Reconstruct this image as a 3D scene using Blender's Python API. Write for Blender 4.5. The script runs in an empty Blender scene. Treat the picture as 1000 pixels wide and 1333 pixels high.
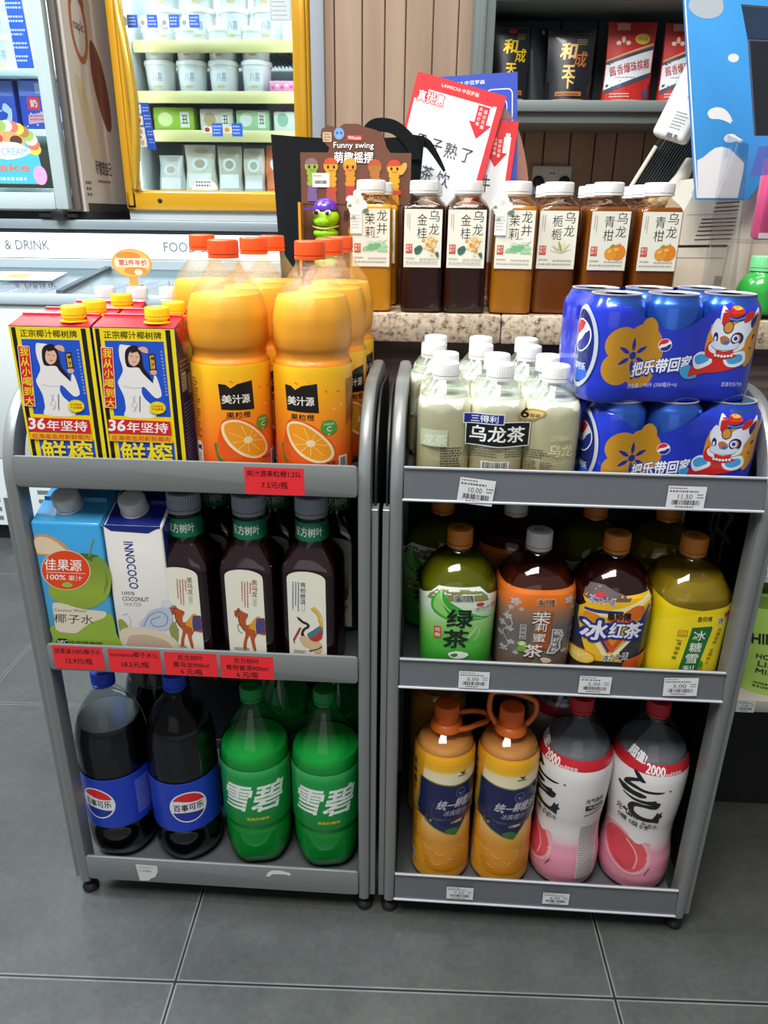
import bpy, bmesh, math, random
from mathutils import Vector, Matrix
random.seed(7)
PI = math.pi
sc = bpy.context.scene
col = sc.collection

# ------------------------------------------------------------------ camera, world, lights, exposure
sc.view_settings.view_transform = 'Standard'
sc.view_settings.look = 'None'
sc.view_settings.gamma = 1.0
sc.view_settings.use_curve_mapping = False
sc.view_settings.exposure = 0.0
sc.cycles.max_bounces = 8
sc.cycles.transparent_max_bounces = 24
sc.cycles.sample_clamp_indirect = 4.0
sc.cycles.caustics_reflective = False
sc.cycles.caustics_refractive = False
sc.cycles.use_denoising = True

F_PX, CAM_H, PITCH, ROLL, YAW = 961.5, 0.9813, 0.3826, 0.0123, 0.058
cam_data = bpy.data.cameras.new('camera')
cam = bpy.data.objects.new('camera', cam_data)
col.objects.link(cam)
cam_data.sensor_fit = 'VERTICAL'
cam_data.sensor_height = 36.0
cam_data.lens = 36.0 * F_PX / 1333.0
cam_data.clip_start = 0.02
cam.matrix_world = (Matrix.Translation((0, 0, CAM_H)) @ Matrix.Rotation(YAW, 4, 'Z')
                    @ Matrix.Rotation(PI / 2 - PITCH, 4, 'X') @ Matrix.Rotation(ROLL, 4, 'Z'))
sc.camera = cam

world = bpy.data.worlds.new('shop_air')
sc.world = world
world.use_nodes = True
wbg = world.node_tree.nodes['Background']
wbg.inputs['Color'].default_value = (0.93, 0.96, 1.0, 1)
wbg.inputs['Strength'].default_value = 0.22


def area(name, loc, size, power, color=(1, 1, 1), target=None, size_y=None):
    d = bpy.data.lights.new(name, 'AREA')
    d.energy = power
    d.color = color
    d.shape = 'RECTANGLE'
    d.size = size
    d.size_y = size_y or size
    o = bpy.data.objects.new(name, d)
    col.objects.link(o)
    o.location = loc
    if target:
        o.rotation_euler = (Vector(target) - Vector(loc)).to_track_quat('-Z', 'Y').to_euler()
    return o


area('ceiling_lamp', (-0.30, 0.30, 2.75), 0.30, 12, (1.0, 0.98, 0.95))
area('ceiling_lamp', (0.15, 0.30, 2.75), 0.30, 12, (1.0, 0.98, 0.95))
area('ceiling_lamp', (-0.45, -0.25, 2.75), 1.3, 66, (1.0, 0.985, 0.965), size_y=0.7)
area('ceiling_lamp', (-1.7, 0.85, 2.75), 1.2, 115, (0.74, 0.90, 1.0), size_y=0.3)
area('ceiling_lamp', (0.2, 1.15, 2.75), 1.0, 11, (1.0, 0.92, 0.82), size_y=0.3)
area('ceiling_lamp', (-1.3, 1.65, 2.75), 1.2, 14, (1.0, 0.98, 0.96), size_y=0.3)
area('front_fill', (-0.4, -2.9, 1.5), 2.6, 7, (0.95, 0.98, 1.0), (0, 1, 0.9), size_y=1.6)  # unseen area light added behind the camera to fill the front faces


# ------------------------------------------------------------------ materials
def lin(h):
    if not isinstance(h, str):
        return tuple(h)[:3] + (1,)
    h = h.lstrip('#')
    v = [int(h[i:i + 2], 16) / 255 for i in (0, 2, 4)]
    return tuple(c / 12.92 if c <= 0.04045 else ((c + 0.055) / 1.055) ** 2.4 for c in v) + (1,)


_m = {}


def M(hexc, rough=0.45, metal=0.0, coat=0.0, emit=0.0, bump=0.0, bscale=300.0, spec=0.5, var=0.0):
    key = (hexc, rough, metal, coat, emit, bump, bscale, spec, var)
    if key in _m:
        return _m[key]
    m = bpy.data.materials.new('paint_%s' % str(hexc).strip('#'))
    m.use_nodes = True
    nt = m.node_tree
    b = nt.nodes['Principled BSDF']
    b.inputs['Base Color'].default_value = lin(hexc)
    b.inputs['Roughness'].default_value = rough
    b.inputs['Metallic'].default_value = metal
    b.inputs['Coat Weight'].default_value = coat
    b.inputs['Coat Roughness'].default_value = 0.08
    b.inputs['Specular IOR Level'].default_value = spec
    if emit:
        b.inputs['Emission Color'].default_value = lin(hexc)
        b.inputs['Emission Strength'].default_value = emit
    if bump or var:
        tc = nt.nodes.new('ShaderNodeTexCoord')
        nz = nt.nodes.new('ShaderNodeTexNoise')
        nz.inputs['Scale'].default_value = bscale
        nz.inputs['Detail'].default_value = 4
        nt.links.new(tc.outputs['Object'], nz.inputs['Vector'])
        if bump:
            bp = nt.nodes.new('ShaderNodeBump')
            bp.inputs['Strength'].default_value = bump
            bp.inputs['Distance'].default_value = 0.001
            nt.links.new(nz.outputs['Fac'], bp.inputs['Height'])
            nt.links.new(bp.outputs['Normal'], b.inputs['Normal'])
        if var:
            mx = nt.nodes.new('ShaderNodeMix')
            mx.data_type = 'RGBA'
            c = lin(hexc)
            mx.inputs[6].default_value = tuple(x * (1 - var) for x in c[:3]) + (1,)
            mx.inputs[7].default_value = tuple(min(1, x * (1 + var)) for x in c[:3]) + (1,)
            nt.links.new(nz.outputs['Fac'], mx.inputs[0])
            nt.links.new(mx.outputs[2], b.inputs['Base Color'])
    _m[key] = m
    return m


def clear(tint='ffffff', gloss=0.45, base=0.03, rough=0.04, bump=0.0, bscale=350.0, body=0.0, bodycol=None):
    """thin clear plastic: see-through with a sheen; body adds a milky share"""
    key = ('clear', tint, gloss, base, rough, bump, bscale, body, bodycol)
    if key in _m:
        return _m[key]
    m = bpy.data.materials.new('clear_plastic')
    m.use_nodes = True
    nt = m.node_tree
    nt.nodes.clear()
    N, L = nt.nodes.new, nt.links.new
    out = N('ShaderNodeOutputMaterial')
    tr = N('ShaderNodeBsdfTransparent')
    tr.inputs['Color'].default_value = lin(tint)
    gl = N('ShaderNodeBsdfGlossy')
    gl.inputs['Roughness'].default_value = rough
    lw = N('ShaderNodeLayerWeight')
    lw.inputs['Blend'].default_value = 0.22
    ma = N('ShaderNodeMath')
    ma.operation = 'MULTIPLY_ADD'
    ma.inputs[1].default_value = gloss
    ma.inputs[2].default_value = base
    mix = N('ShaderNodeMixShader')
    L(lw.outputs['Fresnel'], ma.inputs[0])
    L(ma.outputs[0], mix.inputs[0])
    last = tr.outputs[0]
    if body:
        pb = N('ShaderNodeBsdfPrincipled')
        pb.inputs['Base Color'].default_value = lin(bodycol or tint)
        pb.inputs['Roughness'].default_value = 0.3
        m2 = N('ShaderNodeMixShader')
        m2.inputs[0].default_value = body
        L(tr.outputs[0], m2.inputs[1])
        L(pb.outputs[0], m2.inputs[2])
        last = m2.outputs[0]
    L(last, mix.inputs[1])
    L(gl.outputs[0], mix.inputs[2])
    L(mix.outputs[0], out.inputs[0])
    if bump:
        tc = N('ShaderNodeTexCoord')
        nz = N('ShaderNodeTexNoise')
        nz.inputs['Scale'].default_value = bscale
        bp = N('ShaderNodeBump')
        bp.inputs['Strength'].default_value = bump
        bp.inputs['Distance'].default_value = 0.002
        L(tc.outputs['Object'], nz.inputs['Vector'])
        L(nz.outputs['Fac'], bp.inputs['Height'])
        L(bp.outputs['Normal'], gl.inputs['Normal'])
        L(bp.outputs['Normal'], lw.inputs['Normal'])
    _m[key] = m
    return m


def zramp(stops, rough=0.35, axis='Z', coat=0.3, noise=0.0):
    """printed colour bands along the object's own height (metres)"""
    key = ('zr', tuple(stops), rough, axis)
    if key in _m:
        return _m[key]
    m = bpy.data.materials.new('printed_film')
    m.use_nodes = True
    nt = m.node_tree
    N, L = nt.nodes.new, nt.links.new
    b = nt.nodes['Principled BSDF']
    tc = N('ShaderNodeTexCoord')
    sp = N('ShaderNodeSeparateXYZ')
    mr = N('ShaderNodeMapRange')
    mr.inputs[1].default_value = stops[0][0]
    mr.inputs[2].default_value = stops[-1][0]
    cr = N('ShaderNodeValToRGB')
    el = cr.color_ramp.elements
    z0, z1 = stops[0][0], stops[-1][0]
    el[0].position, el[0].color = 0, lin(stops[0][1])
    el[1].position, el[1].color = 1, lin(stops[-1][1])
    for z, c in stops[1:-1]:
        e = el.new((z - z0) / (z1 - z0))
        e.color = lin(c)
    L(tc.outputs['Object'], sp.inputs[0])
    L(sp.outputs[axis], mr.inputs[0])
    L(mr.outputs[0], cr.inputs[0])
    L(cr.outputs[0], b.inputs['Base Color'])
    b.inputs['Roughness'].default_value = rough
    b.inputs['Coat Weight'].default_value = coat
    _m[key] = m
    return m


# ------------------------------------------------------------------ objects
def tag(o, label=None, cat=None, group=None, kind=None):
    if label:
        o['label'] = label
    if cat:
        o['category'] = cat
    if group:
        o['group'] = group
    if kind:
        o['kind'] = kind
    return o


def thing(name, label, cat, loc=(0, 0, 0), rotz=0.0, group=None):
    o = bpy.data.objects.new(name, None)
    col.objects.link(o)
    o.empty_display_size = 0.02
    o.location = loc
    o.rotation_euler = (0, 0, rotz)
    return tag(o, label, cat, group)


def children(o):
    return [c for c in bpy.data.objects if c.parent == o]


def dup(root, loc, rotz=0.0, label=None, group=None):
    r = root.copy()
    col.objects.link(r)
    r.location = loc
    r.rotation_euler = (0, 0, rotz)
    if label:
        r['label'] = label
    if group:
        r['group'] = group
    for ch in list(root.children):
        c = ch.copy()
        col.objects.link(c)
        c.parent = r
        for g in list(ch.children):
            d = g.copy()
            col.objects.link(d)
            d.parent = c
    return r


def finish(name, me, mats, parent=None, sharp=35, loc=None):
    for m in (mats if isinstance(mats, (list, tuple)) else [mats]):
        me.materials.append(m)
    if len(me.polygons):
        me.polygons.foreach_set('use_smooth', [True] * len(me.polygons))
        me.set_sharp_from_angle(angle=math.radians(sharp))
    o = bpy.data.objects.new(name, me)
    col.objects.link(o)
    if parent:
        o.parent = parent
    if loc:
        o.location = loc
    return o


def obj(name, bm, mats, parent=None, sharp=35, loc=None):
    bmesh.ops.recalc_face_normals(bm, faces=bm.faces[:])
    me = bpy.data.meshes.new(name)
    bm.to_mesh(me)
    bm.free()
    return finish(name, me, mats, parent, sharp, loc)


def struct(name, bm, mats, parent=None):
    o = obj(name, bm, mats, parent)
    if not parent:
        o['kind'] = 'structure'
    return o


def B():
    return bmesh.new()


def setmat(faces, mi):
    for f in faces:
        f.material_index = mi


def box(bm, x0, x1, y0, y1, z0, z1, mi=0, bev=0.0, seg=2, mat=None):
    vs = [bm.verts.new(p) for p in ((x0, y0, z0), (x1, y0, z0), (x1, y1, z0), (x0, y1, z0),
                                    (x0, y0, z1), (x1, y0, z1), (x1, y1, z1), (x0, y1, z1))]
    fs = [bm.faces.new([vs[i] for i in q]) for q in ((0, 3, 2, 1), (4, 5, 6, 7), (0, 1, 5, 4), (1, 2, 6, 5), (2, 3, 7, 6), (3, 0, 4, 7))]
    if mat is not None:
        bmesh.ops.transform(bm, matrix=mat, verts=vs)
    setmat(fs, mi)
    if bev:
        es = list({e for f in fs for e in f.edges})
        r = bmesh.ops.bevel(bm, geom=es, offset=bev, segments=seg, affect='EDGES', profile=0.5, material=-1)
        setmat(r['faces'], mi)
    return vs


def prism(bm, pts, a0, a1, axis='y', mi=0, bev=0.0):
    """extrude a 2-D outline; axis y: pts are (x,z); axis x: (y,z); axis z: (x,y)"""
    def P(p, a):
        return {'y': (p[0], a, p[1]), 'x': (a, p[0], p[1]), 'z': (p[0], p[1], a)}[axis]
    v0 = [bm.verts.new(P(p, a0)) for p in pts]
    v1 = [bm.verts.new(P(p, a1)) for p in pts]
    n = len(pts)
    fs = [bm.faces.new(v0), bm.faces.new(v1[::-1])]
    for i in range(n):
        fs.append(bm.faces.new((v0[i], v0[(i + 1) % n], v1[(i + 1) % n], v1[i])))
    setmat(fs, mi)
    if bev:
        es = list(fs[0].edges) + list(fs[1].edges)
        r = bmesh.ops.bevel(bm, geom=es, offset=bev, segments=2, affect='EDGES', profile=0.5, material=-1)
        setmat(r['faces'], mi)
    return v0 + v1


def tube(bm, pts, r, seg=10, mi=0, closed=False, caps=True):
    pts = [Vector(p) for p in pts]
    n = len(pts)
    rings = []
    up = Vector((0.123, 0.2, 0.97)).normalized()
    for i, p in enumerate(pts):
        a = pts[(i - 1) % n] if closed or i > 0 else p
        b = pts[(i + 1) % n] if closed or i < n - 1 else p
        t = (b - a).normalized()
        if abs(t.dot(up)) > 0.97:
            up = Vector((1, 0.1, 0)).normalized()
        s = t.cross(up).normalized()
        w = s.cross(t).normalized()
        rr = r[i] if isinstance(r, (list, tuple)) else r
        rings.append([bm.verts.new(p + (s * math.cos(2 * PI * k / seg) + w * math.sin(2 * PI * k / seg)) * rr) for k in range(seg)])
        up = w
    fs = []
    m = n if closed else n - 1
    for i in range(m):
        A, C = rings[i], rings[(i + 1) % n]
        for k in range(seg):
            fs.append(bm.faces.new((A[k], A[(k + 1) % seg], C[(k + 1) % seg], C[k])))
    if caps and not closed:
        fs.append(bm.faces.new(rings[0][::-1]))
        fs.append(bm.faces.new(rings[-1]))
    setmat(fs, mi)


def smooth_profile(pts, step=3.0):
    """pts (z, r, n) from bottom to top in mm; monotone cubic between them"""
    out = []
    n = len(pts)
    def slope(i, k):
        if i == 0 or i == n - 1:
            return 0.0 if n < 2 else ((pts[1][k] - pts[0][k]) / max(1e-6, pts[1][0] - pts[0][0]) if i == 0 else
                                      (pts[-1][k] - pts[-2][k]) / max(1e-6, pts[-1][0] - pts[-2][0]))
        d0 = (pts[i][k] - pts[i - 1][k]) / max(1e-6, pts[i][0] - pts[i - 1][0])
        d1 = (pts[i + 1][k] - pts[i][k]) / max(1e-6, pts[i + 1][0] - pts[i][0])
        return 0.0 if d0 * d1 <= 0 else 2 * d0 * d1 / (d0 + d1)
    for i in range(n - 1):
        a, b = pts[i], pts[i + 1]
        h = b[0] - a[0]
        k = max(1, int(math.ceil(h / step)))
        for j in range(k):
            t = j / k
            v = [a[0] + h * t]
            for c in (1, 2):
                m0, m1 = slope(i, c) * h, slope(i + 1, c) * h
                v.append((2 * t ** 3 - 3 * t * t + 1) * a[c] + (t ** 3 - 2 * t * t + t) * m0 + (-2 * t ** 3 + 3 * t * t) * b[c] + (t ** 3 - t * t) * m1)
            out.append(tuple(v))
    out.append(tuple(pts[-1]))
    return out


class Body:
    """a turned or squared bottle body, millimetres"""
    def __init__(s, pts, sx=1.0, sy=1.0, ripple=None, step=3.0, turn=0.0):
        pts = [(p[0], p[1], p[2] if len(p) > 2 else 2.0) for p in pts]
        s.pr = smooth_profile(pts, step)
        s.sx, s.sy, s.ripple, s.turn = sx, sy, ripple, turn

    def at(s, v):
        pr = s.pr
        if v <= pr[0][0]:
            return pr[0][1], pr[0][2]
        if v >= pr[-1][0]:
            return pr[-1][1], pr[-1][2]
        lo, hi = 0, len(pr) - 1
        while hi - lo > 1:
            mid = (lo + hi) // 2
            if pr[mid][0] <= v:
                lo = mid
            else:
                hi = mid
        a, b = pr[lo], pr[hi]
        t = (v - a[0]) / max(1e-9, b[0] - a[0])
        return a[1] + (b[1] - a[1]) * t, a[2] + (b[2] - a[2]) * t

    def pt(s, th, v, off=0.0):
        r, n = s.at(v)
        r += off
        if s.ripple:
            r *= s.ripple(th, v)
        c, d = math.cos(th + s.turn), math.sin(th + s.turn)
        k = 1.0 if n <= 2.01 else (abs(c) ** n + abs(d) ** n) ** (-1.0 / n)
        return (r * k * math.cos(th) * s.sx * 0.001, r * k * math.sin(th) * s.sy * 0.001, v * 0.001)

    def mesh(s, bm, seg=64, off=0.0, top=None, bottom=None, mi=0):
        zs = [p[0] for p in s.pr if (top is None or p[0] < top - 0.3) and (bottom is None or p[0] > bottom + 0.3)]
        if bottom is not None:
            zs.insert(0, bottom)
        if top is not None:
            zs.append(top)
        rings = [[bm.verts.new(s.pt(2 * PI * k / seg, z, off)) for k in range(seg)] for z in zs]
        fs = []
        for A, C in zip(rings, rings[1:]):
            for k in range(seg):
                fs.append(bm.faces.new((A[k], A[(k + 1) % seg], C[(k + 1) % seg], C[k])))
        fs.append(bm.faces.new(rings[0][::-1]))
        fs.append(bm.faces.new(rings[-1]))
        setmat(fs, mi)

    def wrap(s, R):
        """a label surface: u runs round the body at reference radius R, v is height"""
        def P(u, v, off):
            return s.pt(-PI / 2 + u / R, v, 0.3 + off)
        return P

    def front(s, v0, half=None):
        """flat front face of a squared body"""
        r = half or s.at(v0)[0]
        def P(u, v, off):
            return (u * 0.001, -(r * s.sy + 0.3 + off) * 0.001, v * 0.001)
        return P


def lathe(bm, pts, seg=48, ridge=0.0, nr=40, mi=0, loc=(0, 0, 0)):
    """pts (r, z) in mm"""
    rings = []
    for r, z in pts:
        rings.append([bm.verts.new((loc[0] + r * 0.001 * (1 + ridge * math.cos(nr * 2 * PI * k / seg)) * math.cos(2 * PI * k / seg),
                                    loc[1] + r * 0.001 * (1 + ridge * math.cos(nr * 2 * PI * k / seg)) * math.sin(2 * PI * k / seg),
                                    loc[2] + z * 0.001)) for k in range(seg)])
    fs = []
    for A, C in zip(rings, rings[1:]):
        for k in range(seg):
            fs.append(bm.faces.new((A[k], A[(k + 1) % seg], C[(k + 1) % seg], C[k])))
    fs.append(bm.faces.new(rings[0][::-1]))
    fs.append(bm.faces.new(rings[-1]))
    setmat(fs, mi)


def cap_mesh(bm, r, z0, z1, ring=True, ridge=0.018, loc=(0, 0, 0)):
    """a ribbed screw cap with its tamper band"""
    h = z1 - z0
    if ring:
        lathe(bm, [(r * 0.9, z0), (r * 1.01, z0 + 0.3), (r * 1.01, z0 + h * 0.17), (r * 0.93, z0 + h * 0.2), (r * 0.93, z0 + h * 0.22)], 48, 0, loc=loc)
        zb = z0 + h * 0.22
    else:
        zb = z0
    lathe(bm, [(r * 0.95, zb), (r, zb + 0.4), (r * 0.985, z1 - 2.2), (r * 0.96, z1 - 0.8), (r * 0.88, z1 - 0.1), (r * 0.5, z1)], 120, ridge, 40, loc=loc)


# ------------------------------------------------------------------ printed artwork
_tc = {}


def text_mesh(s, bold=0.0, shear=0.0):
    bold = 0.0
    key = (s, bold)
    if key in _tc:
        return _tc[key]
    cu = bpy.data.curves.new('txt', 'FONT')
    cu.body = s
    cu.size = 1.0
    cu.dimensions = '2D'
    cu.fill_mode = 'FRONT'
    cu.resolution_u = 2
    o = bpy.data.objects.new('txt', cu)
    col.objects.link(o)
    dg = bpy.context.evaluated_depsgraph_get()
    me = bpy.data.meshes.new_from_object(o.evaluated_get(dg))
    vs = [(v.co.x, v.co.y) for v in me.vertices]
    fs = [tuple(p.vertices) for p in me.polygons]
    bpy.data.objects.remove(o)
    bpy.data.meshes.remove(me)
    bpy.data.curves.remove(cu)
    xs = [v[0] for v in vs] or [0, 1]
    ys = [v[1] for v in vs] or [0, 1]
    bb = (min(xs), max(xs), min(ys), max(ys))
    _tc[key] = (vs, fs, bb)
    return _tc[key]


def ell(cx, cy, rx, ry, n=28, rot=0.0, a0=0.0, a1=2 * PI):
    k = n if abs(a1 - a0 - 2 * PI) < 1e-6 else n + 1
    c, s = math.cos(rot), math.sin(rot)
    out = []
    for i in range(k):
        t = a0 + (a1 - a0) * i / n
        x, y = rx * math.cos(t), ry * math.sin(t)
        out.append((cx + x * c - y * s, cy + x * s + y * c))
    return out


def spline(pts, k=5, closed=True):
    """Catmull-Rom through traced points"""
    n = len(pts)
    out = []
    rng = range(n) if closed else range(n - 1)
    for i in rng:
        p0, p1, p2, p3 = (pts[(i - 1) % n], pts[i], pts[(i + 1) % n], pts[(i + 2) % n]) if closed else \
            (pts[max(0, i - 1)], pts[i], pts[i + 1], pts[min(n - 1, i + 2)])
        for j in range(k):
            t = j / k
            out.append(tuple(0.5 * (2 * p1[c] + (p2[c] - p0[c]) * t + (2 * p0[c] - 5 * p1[c] + 4 * p2[c] - p3[c]) * t * t +
                                    (3 * p1[c] - p0[c] - 3 * p2[c] + p3[c]) * t ** 3) for c in (0, 1)))
    if not closed:
        out.append(pts[-1])
    return out


class Art:
    """flat printed shapes in millimetres, laid on a surface P(u, v, offset)"""
    STEP = 0.07

    def __init__(s, f=None, rough=0.4, coat=0.2):
        s.items = []
        s.ly = 0
        s.f = f                      # optional trace map (pixels of a crop) -> (u, v)
        s.rough, s.coat = rough, coat

    def mat(s, c):
        return c if not isinstance(c, str) else M(c, s.rough, 0, s.coat)

    def next(s, keep):
        return s.ly + (0.08 if keep else 0.5)

    def _add(s, vs, fs, c, keep=False, raw=False):
        if s.f and not raw:
            vs = [s.f(*v) for v in vs]
        s.ly = s.next(keep)
        s.items.append((vs, fs, s.mat(c), s.ly))

    def poly(s, pts, c, keep=False):
        s._add(list(pts), [tuple(range(len(pts)))], c, keep)

    def rect(s, x0, y0, x1, y1, c, keep=False):
        s.poly([(x0, y0), (x1, y0), (x1, y1), (x0, y1)], c, keep)

    def rrect(s, x0, y0, x1, y1, r, c, keep=False):
        pts = []
        for cx, cy, a in ((x1 - r, y1 - r, 0), (x0 + r, y1 - r, PI / 2), (x0 + r, y0 + r, PI), (x1 - r, y0 + r, 1.5 * PI)):
            pts += [(cx + r * math.cos(a + k * PI / 10), cy + r * math.sin(a + k * PI / 10)) for k in range(6)]
        s.poly(pts, c, keep)

    def oval(s, cx, cy, rx, ry, c, rot=0.0, n=28, keep=False):
        s.poly(ell(cx, cy, rx, ry, n, rot), c, keep)

    def ring(s, cx, cy, rx, ry, w, c, keep=False, n=32):
        o, i = ell(cx, cy, rx, ry, n), ell(cx, cy, rx - w, ry - w, n)
        s._add(o + i, [(k, (k + 1) % n, n + (k + 1) % n, n + k) for k in range(n)], c, keep)

    def line(s, pts, w, c, keep=False, taper=False):
        """a stroke; w a width or a list of widths"""
        n = len(pts)
        L, R = [], []
        for i, p in enumerate(pts):
            a, b = pts[max(0, i - 1)], pts[min(n - 1, i + 1)]
            dx, dy = b[0] - a[0], b[1] - a[1]
            d = math.hypot(dx, dy) or 1
            ww = (w[i] if isinstance(w, (list, tuple)) else w) / 2
            L.append((p[0] - dy / d * ww, p[1] + dx / d * ww))
            R.append((p[0] + dy / d * ww, p[1] - dx / d * ww))
        s._add(L + R, [(i, i + 1, n + i + 1, n + i) for i in range(n - 1)], c, keep)

    def t(s, txt, cx, cy, w, h, c, bold=0.0, rot=0.0, shear=0.0, keep=False):
        """text filling a w x h box centred on cx, cy (y up in label space, y down in traced space)"""
        vs, fs, bb = text_mesh(txt, bold)
        if not fs:
            return
        bw, bh = max(1e-6, bb[1] - bb[0]), max(1e-6, bb[3] - bb[2])
        if w is None:
            w = h * bw / bh
        if h is None:
            h = w * bh / bw
        mx, my = (bb[0] + bb[1]) / 2, (bb[2] + bb[3]) / 2
        co, si = math.cos(rot), math.sin(rot)
        sgn = -1 if s.f else 1
        # heavier weights are overprinted: the same glyphs nudged round a small circle
        bold = max(0.0, bold) * 0.62
        nd = 0 if bold < 0.004 else (4 if bold <= 0.03 else (8 if bold <= 0.07 else 12))
        nudges = [(0, 0)] + [(bold * math.cos(2 * PI * i / nd + 0.78), bold * math.sin(2 * PI * i / nd + 0.78)) for i in range(nd)]
        if bold > 0.1:
            nudges += [(p[0] * 0.5, p[1] * 0.5) for p in nudges[1:]]
        em = h / bh if abs(h / bh) < abs(w / bw) else w / bw
        s.ly = s.next(keep)
        for i, (dx, dy) in enumerate(nudges[::-1]):
            out = []
            for x, y in vs:
                a, b = (x - mx) / bw * w + dx * em, (y - my) / bh * h + dy * em
                a += shear * b
                a, b = a * co - b * si, a * si + b * co
                out.append((cx + a, cy + sgn * b))
            if s.f:
                out = [s.f(*v) for v in out]
            s.items.append((out, fs, s.mat(c), s.ly + 0.06 * i))
        s.ly += 0.06 * len(nudges)

    def vt(s, txt, cx, cy, w, pitch, c, bold=0.0, dx=0.0, h=None):
        """characters one below the other from cy"""
        sgn = 1 if s.f else -1
        s.ly += 0.5
        for i, ch in enumerate(txt):
            if ch != ' ':
                s.t(ch, cx + dx * i, cy + sgn * pitch * i, w, h or w, c, bold, keep=True)

    def lines(s, x0, y0, x1, rows, pitch, h, c, seed=1, vertical=False, fill=0.66):
        """rows of tiny unreadable print"""
        rnd = random.Random(seed)
        s.ly += 0.5
        vs, fs = [], []
        for r in range(rows):
            x = x0
            end = x1 - (x1 - x0) * rnd.random() * 0.25
            while x < end:
                w = h * (0.5 + rnd.random() * 0.9)
                y = y0 + pitch * r
                q = [(x, y), (min(x + w, end), y), (min(x + w, end), y + h), (x, y + h)]
                if vertical:
                    q = [(x0 + pitch * r + (p[1] - y), y0 + (p[0] - x0) * (1 if s.f else -1)) for p in q]
                k = len(vs)
                vs += q
                fs.append((k, k + 1, k + 2, k + 3))
                x += w / fill
        s._add(vs, fs, c, True)

    def bars(s, x0, y0, x1, y1, c='1a1a1a', seed=3, n=26):
        rnd = random.Random(seed)
        s.ly += 0.5
        vs, fs = [], []
        w = (x1 - x0) / n
        for i in range(n):
            ww = w * rnd.choice((0.3, 0.5, 0.8))
            k = len(vs)
            vs += [(x0 + i * w, y0), (x0 + i * w + ww, y0), (x0 + i * w + ww, y1), (x0 + i * w, y1)]
            fs.append((k, k + 1, k + 2, k + 3))
        s._add(vs, fs, c, True)

    def build(s, name, P, parent=None, gu=0.0, gv=0.0, step=None):
        step = max(step or s.STEP, 0.06)
        if gu and not gv:
            gv = 5.0
        V, Fc, MI, mats = [], [], [], []
        for vs, fs, m, ly in s.items:
            if m not in mats:
                mats.append(m)
            mi = mats.index(m)
            bm = bmesh.new()
            bv = [bm.verts.new((x, y, 0)) for x, y in vs]
            for f in fs:
                try:
                    bm.faces.new([bv[i] for i in f])
                except ValueError:
                    pass
            big = [f for f in bm.faces if len(f.verts) > 4]
            if big:
                bmesh.ops.triangulate(bm, faces=big)
            xs = [v[0] for v in vs]
            ys = [v[1] for v in vs]
            for g, lo, hi, no in ((gu, min(xs), max(xs), (1, 0, 0)), (gv, min(ys), max(ys), (0, 1, 0))):
                if g:
                    k = math.ceil(lo / g + 1e-6)
                    while k * g < hi - 1e-6:
                        co = (k * g, 0, 0) if no[0] else (0, k * g, 0)
                        bmesh.ops.bisect_plane(bm, geom=bm.verts[:] + bm.edges[:] + bm.faces[:], plane_co=co, plane_no=no, dist=1e-5)
                        k += 1
            base = len(V)
            bm.verts.index_update()
            for v in bm.verts:
                V.append(P(v.co.x, v.co.y, ly * step))
            for f in bm.faces:
                Fc.append([base + v.index for v in f.verts])
                MI.append(mi)
            bm.free()
        me = bpy.data.meshes.new(name)
        me.from_pydata(V, [], Fc)
        for m in mats:
            me.materials.append(m)
        me.polygons.foreach_set('material_index', MI)
        me.update()
        o = bpy.data.objects.new(name, me)
        col.objects.link(o)
        if parent:
            o.parent = parent
        return o


def plane_map(origin, ux, vx, nrm):
    """label plane: origin + u*ux + v*vx (mm), offset along nrm"""
    o, a, b, n = Vector(origin), Vector(ux), Vector(vx), Vector(nrm)
    def P(u, v, off):
        return tuple(o + (a * u + b * v + n * (off + 0.15)) * 0.001)
    return P


FRONT = lambda x, y, z: plane_map((x, y, z), (1, 0, 0), (0, 0, 1), (0, -1, 0))


def trace(cx, y0, v0, su, sv, lean=0.0, grow=0.0):
    """pixels of an enlarged crop -> millimetres on the label"""
    def f(x, y):
        return ((x - cx - (y - y0) * lean) * su * (1 + (y - y0) * grow), v0 - (y - y0) * sv)
    return f


def trace_cyl(cx, rpx, R, y0, v0, sv, shift=0.0, lean=0.0):
    def f(x, y):
        a = max(-1.0, min(1.0, (x - cx - (y - y0) * lean) / rpx))
        return (R * math.asin(a) - shift, v0 - (y - y0) * sv)
    return f
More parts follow.
